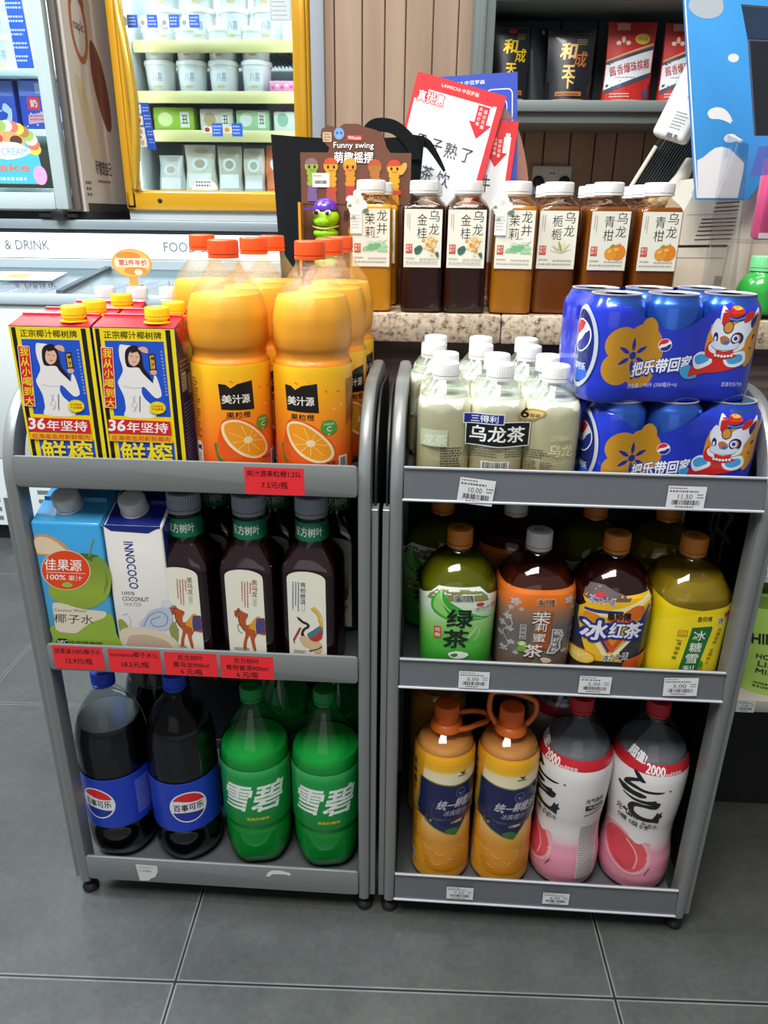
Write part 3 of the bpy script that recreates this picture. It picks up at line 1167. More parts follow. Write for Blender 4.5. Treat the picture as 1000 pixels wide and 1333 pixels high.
# ------------------------------------------------------------------ orange juice
def orange_bottle(label):
    root = thing('orange_juice_bottle', label, 'bottle', group='orange juice bottles on the top shelf')

    def rip(th, v):
        if v < 158 or v > 250:
            return 1.0
        t = math.sin((v - 158) / 92 * PI)
        return 1 + 0.010 * t * math.cos(10 * th)
    b = Body([(0, 38), (3, 43), (10, 45.5), (22, 46), (144, 46), (149, 45), (153, 42.8), (158, 43), (166, 45.4), (178, 46.4), (195, 46),
              (210, 43.4), (224, 38), (238, 28), (250, 19.5), (256, 16.6), (264, 16)], ripple=rip, step=2.5)
    shell(b, clear('fffaf2', 0.30, 0.035, 0.08, bump=0.7, bscale=420, body=0.015, bodycol='fff2de'), root, 96)
    fill('juice', b, 221, zramp([(0.0, 'ff9410'), (0.15, 'ffa416'), (0.20, 'ffb722'), (0.222, 'ffc43a')], 0.4, coat=0.0), root)
    screw_cap(root, 17.2, 259, 279, M('f2561d', 0.35, 0, 0.15), ridge=0.014)
    film = zramp([(0.0, 'e0401a'), (0.04, 'ee6018'), (0.085, 'fb901a'), (0.115, 'ffae18'), (0.146, 'ffc81e')], 0.4, coat=0.0)
    a = Art(None, rough=0.32, coat=0.3)
    a.rect(-46 * PI, 9, 46 * PI, 146, film)
    # traced from the right-hand bottle of the crop; logo centre is the label's middle
    T = trace_cyl(648, 175, 46, 660, 145, 0.243, shift=-16)
    a.f = T
    leaf = '2f7d35'
    for q, (x, y, r) in enumerate(((560, 725, .6), (610, 715, 2.2), (690, 760, .9), (560, 790, 2.4), (740, 770, .4), (720, 850, .5), (680, 905, 2), (755, 830, 1))):
        a.line([(x, y), (x + 16 * math.cos(r), y + 16 * math.sin(r))], 6, ('f06a18', 'ffd25a')[q % 2], keep=q > 0)
    a.poly([(521, 738), (545, 742), (562, 760), (590, 740), (655, 728), (661, 868), (526, 862)], '191512')
    a.t('美汁源', 585, 812, 112, 42, 'f6f1e6', 0.03)
    a.t('果粒橙', 590, 889, 100, 30, '2a1a10', 0.02)
    a.poly(spline([(500, 1070), (498, 1030), (515, 1040), (530, 1090), (520, 1125), (505, 1110)], 3), leaf)
    a.poly(spline([(522, 930), (548, 905), (595, 908), (660, 948), (712, 1010), (735, 1070), (728, 1115), (700, 1140), (600, 1150), (540, 1130), (505, 1070)], 4), 'e85a14')
    a.poly(spline([(524, 935), (550, 912), (598, 918), (655, 958), (705, 1015), (725, 1065), (718, 1095), (690, 1112), (640, 1112), (585, 1085), (545, 1040), (524, 985)], 4), 'f7e0b0')
    a.poly(spline([(532, 940), (554, 922), (596, 928), (648, 966), (694, 1020), (712, 1062), (706, 1086), (682, 1100), (642, 1100), (592, 1074), (554, 1032), (534, 982)], 4), 'f39a1e')
    for i in range(9):
        t = i * 2 * PI / 9 + .2
        a.line([(622, 1016), (622 + 92 * math.cos(t) * (0.95 if math.cos(t) * math.sin(t) > 0 else .75), 1016 + 84 * math.sin(t) * (0.95 if math.cos(t) * math.sin(t) > 0 else .72))], 3, 'fbd27a', keep=i > 0)
    a.oval(622, 1016, 20, 18, 'f9dca0')
    a.oval(703, 940, 37, 37, '4d9c3a')
    a.t('C', 704, 948, 20, 24, 'eef5e4', 0.02)
    a.t('补充维生素', 703, 924, 46, 11, 'eef5e4', 0.0, keep=True)
    a.t('含', 703, 974, 12, 10, 'eef5e4', keep=True)
    a.t('净含量1.25L', 724, 1118, 70, 18, '3a1a10', 0.01)
    a.lines(782, 720, 782 + 240, 6, 8, 5, '6a3414', 3, vertical=True)
    a.f = None
    a.rect(43, 12, 57, 40, 'f0e6dc'); a.bars(45, 14, 55, 38, n=14)
    a.lines(-78, 128, -48, 18, -4, 2.0, '7a4216', 6)
    a.rrect(-63, 18, -50, 54, 5, 'f0e6dc')
    a.poly([(-61, 42), (-57, 45), (-52, 42), (-52, 51), (-57, 48), (-61, 51)], '191512')
    a.lines(-61, 38, -52, 6, -3, 1.6, '3a3a3a', 1)
    a.build('label', b.wrap(46), root, gu=3.0)
    return root


oj = orange_bottle('orange juice bottle at the front beside the coconut milk cartons, turned half right')
oj.location = (-0.2348, 0.866, SH_TOP)
oj.rotation_euler.z = math.radians(22)
for x, y, r, l in ((-0.1366, 0.866, -8, 'orange juice bottle at the front corner beside the bent rack frame'),
                   (-0.222, 0.961, 40, 'orange juice bottle standing directly behind the front bottle next to the cartons'),
                   (-0.218, 1.052, -70, 'orange juice bottle hindmost behind the one next to the cartons'),
                   (-0.1275, 0.961, 48, 'orange juice bottle second in the column beside the rack frame'),
                   (-0.1250, 1.053, 58, 'orange juice bottle third in the column beside the rack frame'),
                   (-0.3120, 1.046, 120, 'orange juice bottle standing alone behind the coconut milk cartons')):
    dup(oj, (x, y, SH_TOP), math.radians(r), l)


# ------------------------------------------------------------------ slant topped coconut water cartons
def slant_carton(name, label, mats, W, D, H, H2, group):
    root = thing(name, label, 'carton', group=group)
    bm = B()
    w, d, h, h2 = W / 2000, D / 2000, H / 1000, H2 / 1000
    c = 0.010
    # body with chamfered front corners towards the top, and a sloping lid
    low = [(-w, -d), (w, -d), (w, d), (-w, d)]
    v0 = [bm.verts.new((x, y, 0)) for x, y in low]
    mid = [bm.verts.new(p) for p in ((-w, -d, h), (w, -d, h), (w, d, h2), (-w, d, h2))]
    fs = [bm.faces.new(v0[::-1])]
    for i in range(4):
        f_ = bm.faces.new((v0[i], v0[(i + 1) % 4], mid[(i + 1) % 4], mid[i]))
        f_.material_index = 1 if i == 1 else 0
        fs.append(f_)
    tf = bm.faces.new(mid)
    tf.material_index = 1
    bmesh.ops.bevel(bm, geom=list({e for f_ in fs + [tf] for e in f_.edges}), offset=0.003, segments=3, affect='EDGES', profile=0.5)
    # folded seam across the lid and the corner ears
    t = 0.60
    y_, z_ = -d + 2 * d * t, h + (h2 - h) * t
    box(bm, -w + 0.003, w - 0.003, y_ - 0.001, y_ + 0.0015, z_ - 0.002, z_ + 0.005, 1)
    prism(bm, [(-d + 0.004, h - 0.004), (d - 0.004, h2 - 0.006), (0.0, h - 0.040)], w - 0.0002, w + 0.0018, 'x', 1)
    obj('carton', bm, mats, root)
    ang = math.atan2(h2 - h, 2 * d)
    bm = B()
    lathe(bm, [(18, 0), (18, 1), (14, 1.6), (14, 4)], 40)
    cap_mesh(bm, 17, 3.5, 20, True, 0.012)
    bmesh.ops.transform(bm, matrix=Matrix.Translation((-0.006, -d + 0.030, h + (h2 - h) * 0.030 / (2 * d))) @ Matrix.Rotation(ang, 4, 'X'), verts=bm.verts[:])
    obj('cap', bm, M('d8d8d6', 0.4), root, 50)
    return root, d


SKY = zramp([(0.0, '5aa6cf'), (0.10, '4ba4d6'), (0.21, '3aa0dc')], 0.3)
cw, d_ = slant_carton('coconut_water_carton', 'sky blue coconut water carton at the front with green coconut and orange red disc',
                      [SKY, M('3b8fbf', 0.3, 0, 0.3)], 88, 64, 206, 232, 'blue coconut water cartons')
cw.location = (-0.4455, 0.852, SH_MID)
a = Art(trace(270, 180, 205, 0.2545, 0.2465, 0.134, 0.00016), rough=0.3, coat=0.35)
GREENC = zramp([(0.07, '7f9a32'), (0.11, '93ad3c'), (0.15, '7d9638')], 0.35)
a.poly(spline([(118, 262), (150, 240), (205, 250), (262, 285), (300, 330), (290, 360), (150, 360), (128, 340)], 4), 'c99a6a')
a.poly(spline([(118, 275), (150, 254), (200, 264), (250, 300), (280, 345), (150, 350), (130, 330)], 4), 'e4cfae')
a.poly(spline([(330, 345), (400, 345), (455, 365), (488, 420), (497, 500), (480, 585), (430, 640), (360, 668), (290, 655), (215, 615), (190, 550), (240, 430)], 5), GREENC)
a.poly(spline([(335, 345), (390, 340), (440, 352), (410, 362), (405, 385), (385, 372), (360, 375)], 3), '4a6a2a')
a.line([(392, 355), (400, 310), (415, 255)], [10, 7, 9], '7c8f54')
a.line([(470, 430), (478, 500), (460, 570)], [4, 14, 4], '6f8a2c')
a.oval(275, 440, 122, 116, 'f0cdb0', n=40)
a.oval(275, 440, 118, 112, 'e2481a', n=40)
a.t('佳果源', 262, 410, 182, 66, 'f7f3ec', 0.02)
a.line([(178, 455), (372, 455)], 3, 'f7e4d4')
a.t('100%', 228, 482, 92, 30, 'f7f3ec', 0.02)
a.t('果汁', 322, 484, 68, 32, 'f7f3ec', 0.0, keep=True)
a.poly(spline([(258, 520), (282, 508), (306, 520), (304, 534), (282, 540), (260, 532)], 3), '9cbf4a')
a.poly(spline([(204, 780), (300, 760), (400, 735), (478, 690), (502, 700), (520, 800), (526, 914), (232, 914), (216, 850)], 4), '8fae3a')
a.poly(spline([(212, 640), (262, 636), (320, 655), (380, 668), (468, 676), (462, 712), (410, 740), (366, 775), (330, 812), (285, 815), (232, 800), (220, 720)], 4), 'ddd3bd')
a.t('Coconut Water', 298, 676, 158, 18, '57503e')
a.t('椰子水', 315, 728, 190, 56, '2a2822', 0.0)
a.rrect(234, 852, 288, 892, 14, '1d2a1c')
a.t('NFC', 262, 874, 46, 24, 'f0f2ea', 0.02)
a.t('快来眼神吧', 372, 878, 162, 34, '40521f', 0.02, keep=True)
a.build('front_panel', FRONT(0, -d_, 0), cw)
dup(cw, (-0.4400, 0.925, SH_MID), 0, 'sky blue coconut water carton standing behind the front blue one')

NAVY = M('17277a', 0.3, 0, 0.35)
iw, d_ = slant_carton('coconut_water_carton', 'white and navy coconut water carton with blue name running down its front',
                      [M('e9e6df', 0.32, 0, 0.3), NAVY], 75, 66, 203, 230, 'white coconut water cartons')
iw.location = (-0.3610, 0.855, SH_MID)
a = Art(trace(600, 185, 202, 0.2545, 0.2465, 0.118, 0.00012), rough=0.32, coat=0.3)
a.poly([(456, 178), (496, 205), (680, 212), (722, 186), (740, 182), (742, 172), (456, 172)], NAVY)
a.f, ff = None, a.f
u, v = ff(598, 395)
a.t('INNOCOCO', u, v, 66, 12, '1c2d84', 0.02, rot=-PI / 2)
a.f = ff
a.t('100%', 586, 557, 62, 20, '33343a', 0.0)
a.t('COCONUT', 622, 590, 130, 24, '33343a', 0.01, keep=True)
a.t('WATER', 608, 622, 92, 22, 'a9a9ac', 0.0, keep=True)
a.poly(spline([(640, 745), (668, 700), (690, 660), (730, 640), (772, 630), (790, 640), (806, 700), (790, 760), (750, 775), (690, 765)], 4), 'b9c4d2')
a.line(spline([(665, 755), (690, 690), (740, 660), (780, 690), (770, 740), (720, 750), (700, 715), (745, 690)], 5, False), 7, '8396b4')
a.line(spline([(560, 690), (580, 680), (600, 720), (590, 770)], 5, False), 5, 'c4cad4')
a.oval(775, 610, 28, 26, 'd5d8dc')
a.poly(spline([(540, 720), (565, 722), (590, 765), (560, 800), (545, 780)], 3), '8f9c4c')
a.poly(spline([(790, 760), (815, 720), (832, 760), (834, 820), (815, 840)], 3), '8f9450')
a.poly(spline([(548, 800), (570, 770), (640, 755), (740, 775), (815, 820), (838, 860), (836, 914), (560, 914), (552, 860)], 4), 'd9cbb2')
a.poly(spline([(590, 830), (625, 808), (690, 806), (760, 828), (800, 862), (806, 914), (604, 914)], 4), 'bfa892')
a.build('front_panel', FRONT(0, -d_, 0), iw)
dup(iw, (-0.3500, 0.930, SH_MID), 0, 'white and navy coconut water carton hidden behind the front white one')


# ------------------------------------------------------------------ dark herbal teas in square bottles (middle shelf)
DTEA = M('230b10', 0.12, 0, 0.6)
DT_BODY = [(0, 31, 5), (4, 36, 6), (12, 37.5, 7), (140, 37.5, 7), (150, 36.5, 6), (160, 33, 4.5), (172, 27, 3), (182, 22.5, 2), (190, 20, 2), (216, 19.5, 2)]


def square_tea(label, art):
    root = thing('dark_tea_bottle', label, 'bottle', group='dark tea bottles with green neck bands')
    b = Body(DT_BODY, step=3)
    shell(b, clear('efe6ea', 0.4, 0.05), root, 80)
    fill('tea', b, 176, DTEA, root, 1.2)
    screw_cap(root, 21, 214, 240, M('8e97a2', 0.25, 0, 0.5), ridge=0.02)
    a = Art(None, rough=0.35)
    a.rect(-21 * PI, 184, 21 * PI, 209, '127a55')
    a.line([(-21 * PI, 207.4), (21 * PI, 207.4)], 0.8, '0d5c40'); a.line([(-21 * PI, 185.6), (21 * PI, 185.6)], 0.8, '0d5c40', True)
    a.t('东方树叶', 0, 196.5, 38, 12.5, 'eef3ee', 0.02)
    R = Body([(180, 22), (184, 21.6), (209, 20.6), (214, 20.2)])
    a.build('neck_label', R.wrap(21), root, gu=2.5)
    art(root, b)
    return root


def arch(x0, x1, y0, y1, rise):
    cx, w = (x0 + x1) / 2, (x1 - x0) / 2
    return [(x0, y0), (x1, y0)] + [(cx + w * math.cos(t), y1 - rise + rise * math.sin(t) ** 0.8) for t in [i * PI / 16 for i in range(17)]]


def dt_trace(xc):
    # crop: shoulder at y 380 is v 150; label arch foot at y 770 is v 34
    return trace(xc, 395, 145.5, 0.300, 0.299, 0.043)


def camel(root, b):
    a = Art(None, rough=0.4)
    a.poly(arch(-25, 25, 10, 150, 12), 'e8e6d4')
    a.f = trace(409, 395, 146, 0.30, 0.299, 0.043)
    INK, OR_, DK = '8c3a26', 'b5532a', '3c2016'
    a.vt('黑乌龙', 457, 440, 25, 27, INK, 0.02)
    a.rrect(450, 512, 466, 550, 4, '8a9a88'); a.rrect(452, 514, 464, 548, 3, 'e8e6d4'); a.lines(455, 520, 455 + 24, 1, 4, 6, '7a8a78', 3, vertical=True)
    for k, x in enumerate((400, 412, 424, 436)):
        a.lines(x, 436 + (k % 2) * 4, x + (112, 120, 128, 60)[k], 1, 5, 5.5, 'b56a58', 30 + k, vertical=True)
    a.poly(spline([(366, 586), (375, 577), (390, 574), (405, 584), (422, 590), (428, 600), (418, 622), (420, 648), (438, 640), (452, 625), (470, 618), (500, 614),
                   (505, 660), (504, 690), (470, 688), (462, 700), (455, 720), (462, 770), (450, 772), (440, 730), (432, 700), (420, 735), (418, 768), (404, 768),
                   (406, 735), (415, 690), (402, 670), (388, 645), (384, 618), (372, 606)], 4), OR_)
    a.poly(spline([(430, 655), (455, 615), (470, 600), (488, 612), (490, 650), (470, 672), (445, 668)], 4), 'd89a2a')
    a.poly([(462, 612), (500, 606), (506, 680), (460, 686)], '4a4478')
    a.line([(462, 612), (458, 650), (462, 686)], 4, 'd8b04a'); a.line([(485, 612), (500, 640), (502, 680)], 3, '8a3450', True)
    a.line([(392, 640), (380, 655), (384, 680), (400, 690)], 2.5, DK)
    a.oval(384, 583, 4, 3, DK); a.line([(366, 600), (376, 604)], 3, DK, True); a.line([(380, 575), (384, 566), (392, 574)], 4, DK, True)
    a.line([(376, 590), (374, 615)], 2, DK, True)
    a.line([(388, 605), (384, 625), (392, 650), (408, 672)], 3, DK, True)
    a.lines(365, 764, 440, 2, 8, 4, '6a5a4a', 12)
    a.build('front_label', b.front(80), root, step=0.04)


def crane(root, b):
    a = Art(None, rough=0.4)
    a.poly(arch(-25, 25, 10, 150, 12), 'e8e6d4')
    a.f = trace(679, 402, 146, 0.30, 0.299, 0.043)
    a.vt('青柑普洱', 668, 452, 24, 27, '2c3f52', 0.02)
    a.rrect(664, 542, 678, 578, 4, '8a9a88'); a.rrect(666, 544, 676, 576, 3, 'e8e6d4')
    for k, x in enumerate((622, 634, 646)):
        a.lines(x, 440, x + (150, 128, 170)[k], 1, 5, 5.5, '5a7084', 40 + k, vertical=True)
    a.line(spline([(648, 612), (668, 630), (690, 640), (694, 652), (676, 668), (668, 690), (676, 706)], 5, False), [5] + [11] * 24 + [14] * 5 + [18], '26201e')
    a.line([(644, 608), (672, 636)], 5, '26201e', True)
    a.poly(spline([(655, 710), (680, 700), (705, 715), (740, 722), (756, 735), (756, 770), (735, 784), (700, 760), (670, 745)], 4), 'd8b48a')
    a.poly(spline([(690, 690), (715, 668), (735, 650), (756, 640), (757, 690), (730, 712), (705, 715)], 4), '47788c')
    a.poly(spline([(700, 708), (730, 690), (752, 660), (757, 700), (736, 722), (715, 722)], 4), 'b03a34')
    a.line(spline([(756, 650), (742, 620), (735, 590), (705, 560)], 5, False), 9, 'd8a830'); a.line(spline([(756, 640), (750, 600), (738, 575), (714, 552)], 5, False), 8, 'e0b84a', True)
    a.line([(700, 775), (740, 760), (757, 745)], 5, '26201e')
    for i in range(7):
        a.oval(658 - i * 4, 664 + i * 9, 6, 5, 'b0303a', keep=i > 0)
    a.line([(630, 720), (634, 740)], 5, '3a2a26')
    a.lines(632, 774, 690, 2, 8, 4, '6a5a4a', 14)
    a.build('front_label', b.front(80), root, step=0.04)


dt = square_tea('dark tea bottle with camel label beside the white coconut water carton', camel)
dt.location = (-0.3055, 0.860, SH_MID); dt.rotation_euler.z = math.radians(-4)
dup(dt, (-0.2220, 0.860, SH_MID), math.radians(-4), 'dark tea bottle with camel label, between the other two front tea bottles')
dc = square_tea('dark tea bottle with a red winged crane on its label', crane)
dc.location = (-0.1420, 0.861, SH_MID); dc.rotation_euler.z = math.radians(-5)
for src, x, l in ((dt, -0.300, 'dark tea bottle behind the camel bottle next to the white carton'),
                  (dt, -0.212, 'dark tea bottle behind the middle camel bottle'),
                  (dc, -0.124, 'dark tea bottle behind the crane labelled bottle')):
    dup(src, (x, 0.968, SH_MID), 0, l)


# ------------------------------------------------------------------ cola (bottom shelf)
COLA_PTS = [(0, 36), (2, 42), (8, 47), (20, 51), (36, 52), (60, 50.5), (68, 51.5), (158, 51.5), (166, 52), (200, 52), (222, 49), (243, 42.5), (262, 32), (278, 20), (287, 15), (298, 14)]


def cola(label, level):
    root = thing('cola_bottle', label, 'bottle', group='two litre cola bottles on the bottom shelf')
    b = Body(COLA_PTS, step=3, ripple=lambda th, v: 1 - (0.05 * max(0, (26 - v) / 26) * (0.5 + 0.5 * math.cos(5 * th))) if v < 26 else 1)
    shell(b, clear('eef3f5', 0.4, 0.02, 0.02), root, 80)
    fill('cola', b, level, M('0a0507', 0.08, 0, 0.5), root, 1.2)
    screw_cap(root, 16.5, 291, 315, M('1c45cf', 0.35, 0, 0.2), ridge=0.02)
    a = Art(None, rough=0.35, coat=0.3)
    a.rect(-52 * PI, 67, 52 * PI, 157, '1a3bb4')
    a.line([(-52 * PI, 155.5), (52 * PI, 155.5)], 1.2, '2a50cc')
    # round badge: red cap, white wave, blue foot, pale rim
    R = 28
    a.oval(0, 112, R, R, 'e6e6ea', n=48)
    r = R - 2.2
    def seg(a0, a1, mid, n=18):
        arc = [(r * math.cos(a0 + (a1 - a0) * i / n), 112 + r * math.sin(a0 + (a1 - a0) * i / n)) for i in range(n + 1)]
        return arc + mid
    yt, yb = 11.5, -11.0
    tr, tl = math.asin(8.5 / r), PI - math.asin(12.5 / r)
    a.poly(seg(tr, tl, [(-r * .55, 112 + yt + 1.2), (-r * .2, 112 + yt - .8), (r * .2, 112 + yt - 2.6), (r * .6, 112 + yt - 3.4)]), 'd7222c')
    br, bl = -math.asin(11.5 / r), -PI + math.asin(9.5 / r)
    a.poly(seg(bl, br, [(r * .55, 112 + yb - .2), (r * .2, 112 + yb + 1.0), (-r * .2, 112 + yb + 2.0), (-r * .6, 112 + yb + 2.2)]), '1c2f96', keep=True)
    a.t('百事可乐', 0, 112, 44, 12.5, '15161c', 0.045)
    a.lines(60, 140, 95, 14, -4.5, 1.8, '9fb0e0', 7)
    a.build('label', b.wrap(52), root, gu=3.0)
    return root


c1 = cola('cola bottle by the open rack end, blue cap, half empty neck showing the liquid rim', 236)
c1.location = (-0.4580, 0.880, SH_BOT); c1.rotation_euler.z = math.radians(-14)
dup(c1, (-0.3520, 0.880, SH_BOT), math.radians(22), 'cola bottle standing beside the green lemon soda')
dup(c1, (-0.4250, 0.992, SH_BOT), math.radians(60), 'cola bottle in the shadow behind the front cola bottles')


# ------------------------------------------------------------------ green lemon soda
def soda(label):
    root = thing('lemon_soda_bottle', label, 'bottle', group='green lemon soda bottles on the bottom shelf')
    b = Body([(0, 35), (3, 42), (10, 47), (24, 51), (70, 51.5), (78, 50.2), (84, 52), (186, 52), (196, 51.5), (212, 47), (232, 38), (252, 26.5), (268, 17.5), (276, 15), (286, 14)],
             step=3, ripple=lambda th, v: 1 - (0.10 * max(0, (44 - v) / 44) * (0.5 + 0.5 * math.cos(5 * th + 1.2))) if v < 44 else 1)
    shell(b, clear('b4ecc0', 0.45, 0.05, bump=0.08, bscale=30), root, 80)
    fill('soda', b, 205, clear('30b860', 0.4, 0.05, 0.05, body=0.78, bodycol='3ae084'), root, 1.5)
    screw_cap(root, 16.5, 278, 300, M('0f8f3f', 0.32, 0, 0.3), ridge=0.02)
    lab = zramp([(0.086, '0a7f34'), (0.12, '0a8f3c'), (0.172, '139a45'), (0.19, '46c46c')], 0.3)  # top band lightened: a reflection put into the label colour
    a = Art(None, rough=0.32, coat=0.3)
    a.rect(-52 * PI, 87, 52 * PI, 187, lab)
    W = 'eef3ee'
    a.t('雪碧', 1, 138, 92, 47, W, 0.045, shear=0.22)
    for i, (x0, x1, y) in enumerate(((-46, -2, 127), (-48, -4, 120), (4, 46, 124))):
        a.line([(x0, y), (x1, y + 2)], 1.0, '0a8f3c', keep=i > 0)
    a.t('清爽柠檬味', 6, 100, 34, 5.4, 'd8c62a', 0.03)
    a.lines(64, 170, 100, 16, -4.6, 1.8, '9ad8ac', 9)
    a.build('label', b.wrap(52), root, gu=3.0)
    return root


so = soda('green lemon soda bottle at the front beside the cola')
so.location = (-0.2400, 0.880, SH_BOT); so.rotation_euler.z = math.radians(6)
for x, y, r, l in ((-0.1330, 0.880, 4, 'green lemon soda bottle at the front against the rack post'),
                   (-0.2230, 0.992, 70, 'green lemon soda bottle behind the front soda nearer the cola'),
                   (-0.1290, 0.992, 80, 'green lemon soda bottle behind the front soda by the post')):
    dup(so, (x, y, SH_BOT), math.radians(r), l)
# ------------------------------------------------------------------ one litre teas (middle shelf, right rack)
TEA_PTS = [(0, 40, 2.6), (3, 45, 3), (10, 47.5, 3.2), (60, 48.5, 3.2), (118, 50, 3), (128, 49.5, 2.8), (138, 46.5, 2.5), (150, 40, 2.2), (160, 31, 2), (168, 21.5, 2), (173, 17, 2), (180, 16, 2)]
TEA_GROUP = 'one litre bottled teas on the middle shelf'


def litre_tea(name, label, tint, liq, level, capcol, artfn, lab_at=None):
    root = thing(name, label, 'bottle', group=TEA_GROUP)
    b = Body(TEA_PTS, step=3, ripple=lambda th, v: 1 - 0.012 * abs(math.sin(4 * th)) if 132 < v < 170 else 1)
    shell(b, clear(tint, 0.4, 0.05), root, 80)
    fill('tea', b, level, liq, root, 1.2)
    screw_cap(root, 16.5, 173, 198, capcol, ridge=0.015)
    a = Art(None, rough=0.35)
    a.lines(-7, 3, 7, 3, -4, 2.2, '2a1a10', 5)
    a.build('cap_print', plane_map((0, 0, 0.198), (1, 0, 0), (0, 1, 0), (0, 0, 1)), root, step=0.02)
    a = Art(None, rough=0.35, coat=0.25)
    artfn(a)
    a.build('label', b.wrap(49.5), root, gu=3.5, gv=5.0)
    return root


CAP_OR = M('d9822b', 0.4, 0, 0.15)


def green_art(a):
    g = zramp([(0.03, '2f9a2c'), (0.06, '56b43c'), (0.085, '93cf78'), (0.11, 'd7e8d2'), (0.128, 'dfe9de')], 0.35)
    C = 49.5 * PI
    a.poly([(-C, 6), (C, 6), (C, 118), (62, 118), (45, 124), (34, 126), (25, 136), (-28, 136), (-36, 127), (-47, 122), (-62, 118), (-C, 118)], g)
    a.poly([(-27, 133), (24, 133), (33, 124), (35, 117), (-40, 117), (-37, 124)], clear('c9c79a', 0.4, 0.05, body=0.45, bodycol='a8a86a'))
    a.f = trace_cyl(335, 202, 49.5, 460, 136, 0.238, lean=-0.02)
    a.poly(spline([(246, 472), (222, 505), (205, 545), (208, 595), (235, 630), (285, 655), (340, 660), (415, 640), (495, 642), (450, 634), (400, 612), (345, 585), (290, 545), (262, 505)], 4), '3da63a')
    a.poly(spline([(246, 472), (215, 545), (225, 600), (290, 645), (262, 590), (250, 530)], 4), '8fd06a')
    a.line(spline([(243, 478), (250, 540), (290, 600), (360, 632), (440, 640)], 5, False), 4, 'c6e6a6')
    a.line([(420, 690), (400, 730), (380, 760)], 8, 'b4dca0'); a.line([(430, 700), (428, 740), (410, 780)], 6, 'a4d494', True)
    a.t('康师傅', 352, 522, 98, 44, 'e9efe6', 0.09, shear=-0.1)
    a.t('康师傅', 352, 522, 94, 40, '1a1512', 0.04, shear=-0.1)
    a.t('冰力十足', 450, 578, 96, 26, 'f0efe8', 0.12, rot=0.18)
    a.t('冰力十足', 450, 578, 92, 22, '4a3a2c', 0.03, rot=0.18)
    a.oval(428, 556, 17, 12, 'c23a3a'); a.poly([(475, 565), (502, 560), (503, 580), (476, 583)], 'd98a3a')
    a.t('绿', 335, 642, 124, 112, '14251a', 0.045, shear=0.06)
    a.t('茶', 318, 768, 124, 112, '14251a', 0.045, shear=0.06)
    a.rect(217, 694, 247, 765, 'c9533a'); a.vt('低糖', 232, 714, 22, 32, 'f0e2d0', 0.02)
    a.poly(spline([(280, 862), (310, 848), (340, 846), (385, 862), (360, 890), (300, 890)], 3), 'eef2ea')
    a.poly(spline([(290, 870), (320, 858), (330, 872), (310, 884)], 3), '3a8a34')
    a.f = None
    a.lines(60, 108, 96, 16, -5, 2, '4a8a48', 8); a.lines(-96, 108, -62, 16, -5, 2, '4a8a48', 9)


def jasmine_art(a):
    g = zramp([(0.02, '7a5a48'), (0.05, '6d6460'), (0.085, '6a6462'), (0.105, '9a7458'), (0.118, 'dd7526'), (0.137, 'e8761f')], 0.35)
    C = 49.5 * PI
    a.rect(-C, 6, C, 136, g)
    a.f = trace_cyl(732, 203, 49.5, 440, 138, 0.238)
    fl = 'b9b4b4'
    for i, (x, y, r) in enumerate(((615, 520, 24), (600, 560, 14), (640, 560, 12), (590, 620, 20), (565, 670, 22), (600, 690, 18), (560, 740, 16), (610, 770, 16), (580, 820, 20), (630, 830, 14),
                                   (860, 510, 24), (905, 525, 18), (880, 560, 12), (900, 620, 16), (890, 700, 16), (900, 760, 14), (860, 820, 16))):
        k = 5
        for q in range(k):
            t = q * 2 * PI / k + i
            a.oval(x + r * .55 * math.cos(t), y + r * .55 * math.sin(t), r * .45, r * .3, fl, rot=t, n=10, keep=(q > 0 or i > 0))
    a.line(spline([(615, 540), (590, 600), (610, 660), (575, 720), (600, 790), (560, 850)], 5, False), 4, fl)
    a.line(spline([(900, 540), (890, 600), (905, 660), (885, 740), (880, 830)], 5, False), 4, fl, True)
    a.oval(545, 660, 14, 14, 'b0492f', n=14)
    a.t('康师傅', 752, 514, 88, 38, 'f0c79a', 0.09, shear=-0.1)
    a.t('康师傅', 752, 514, 84, 34, '1a1512', 0.04, shear=-0.1)
    a.poly([(715, 570), (792, 572), (786, 800), (690, 800), (700, 700)], 'a8501f')
    a.poly([(705, 600), (722, 600), (716, 800), (690, 800)], '8a6a5a', True)
    for i, (ch, x, y, s) in enumerate((('茉', 738, 610, 92), ('莉', 742, 668, 62), ('蜜', 738, 732, 66), ('茶', 712, 815, 100))):
        a.t(ch, x, y, s, s * .82, '5a3018', 0.07, keep=i > 0)
    for i, (ch, x, y, s) in enumerate((('茉', 736, 607, 90), ('莉', 740, 665, 60), ('蜜', 736, 729, 64), ('茶', 710, 812, 98))):
        a.t(ch, x, y, s, s * .82, 'e8e2d8', 0.03, keep=i > 0)
    a.rect(642, 650, 668, 742, 'cfcac2'); a.rect(645, 653, 665, 739, '75706c'); a.vt('清甜味', 655, 672, 14, 26, 'e0dcd4')
    a.oval(655, 768, 20, 18, '9cc46a'); a.oval(655, 800, 22, 18, '6aa83a'); a.oval(655, 768, 12, 11, 'dfe8b0')
    a.poly([(795, 672), (838, 680), (848, 715), (838, 760), (842, 800), (815, 832), (778, 826), (795, 760)], 'cbc8c4')
    a.poly([(800, 680), (832, 687), (840, 716), (830, 760), (834, 796), (812, 822), (788, 818), (802, 760)], '5a5a60', True)
    a.vt('你好', 818, 700, 28, 40, 'e6e2da', 0.04); a.vt('茉莉', 812, 772, 24, 30, 'e6e2da', 0.03)
    a.poly(spline([(752, 858), (775, 852), (800, 862), (805, 880), (770, 886)], 3), 'e6cfae')
    a.oval(725, 878, 18, 10, '5a8a3a')


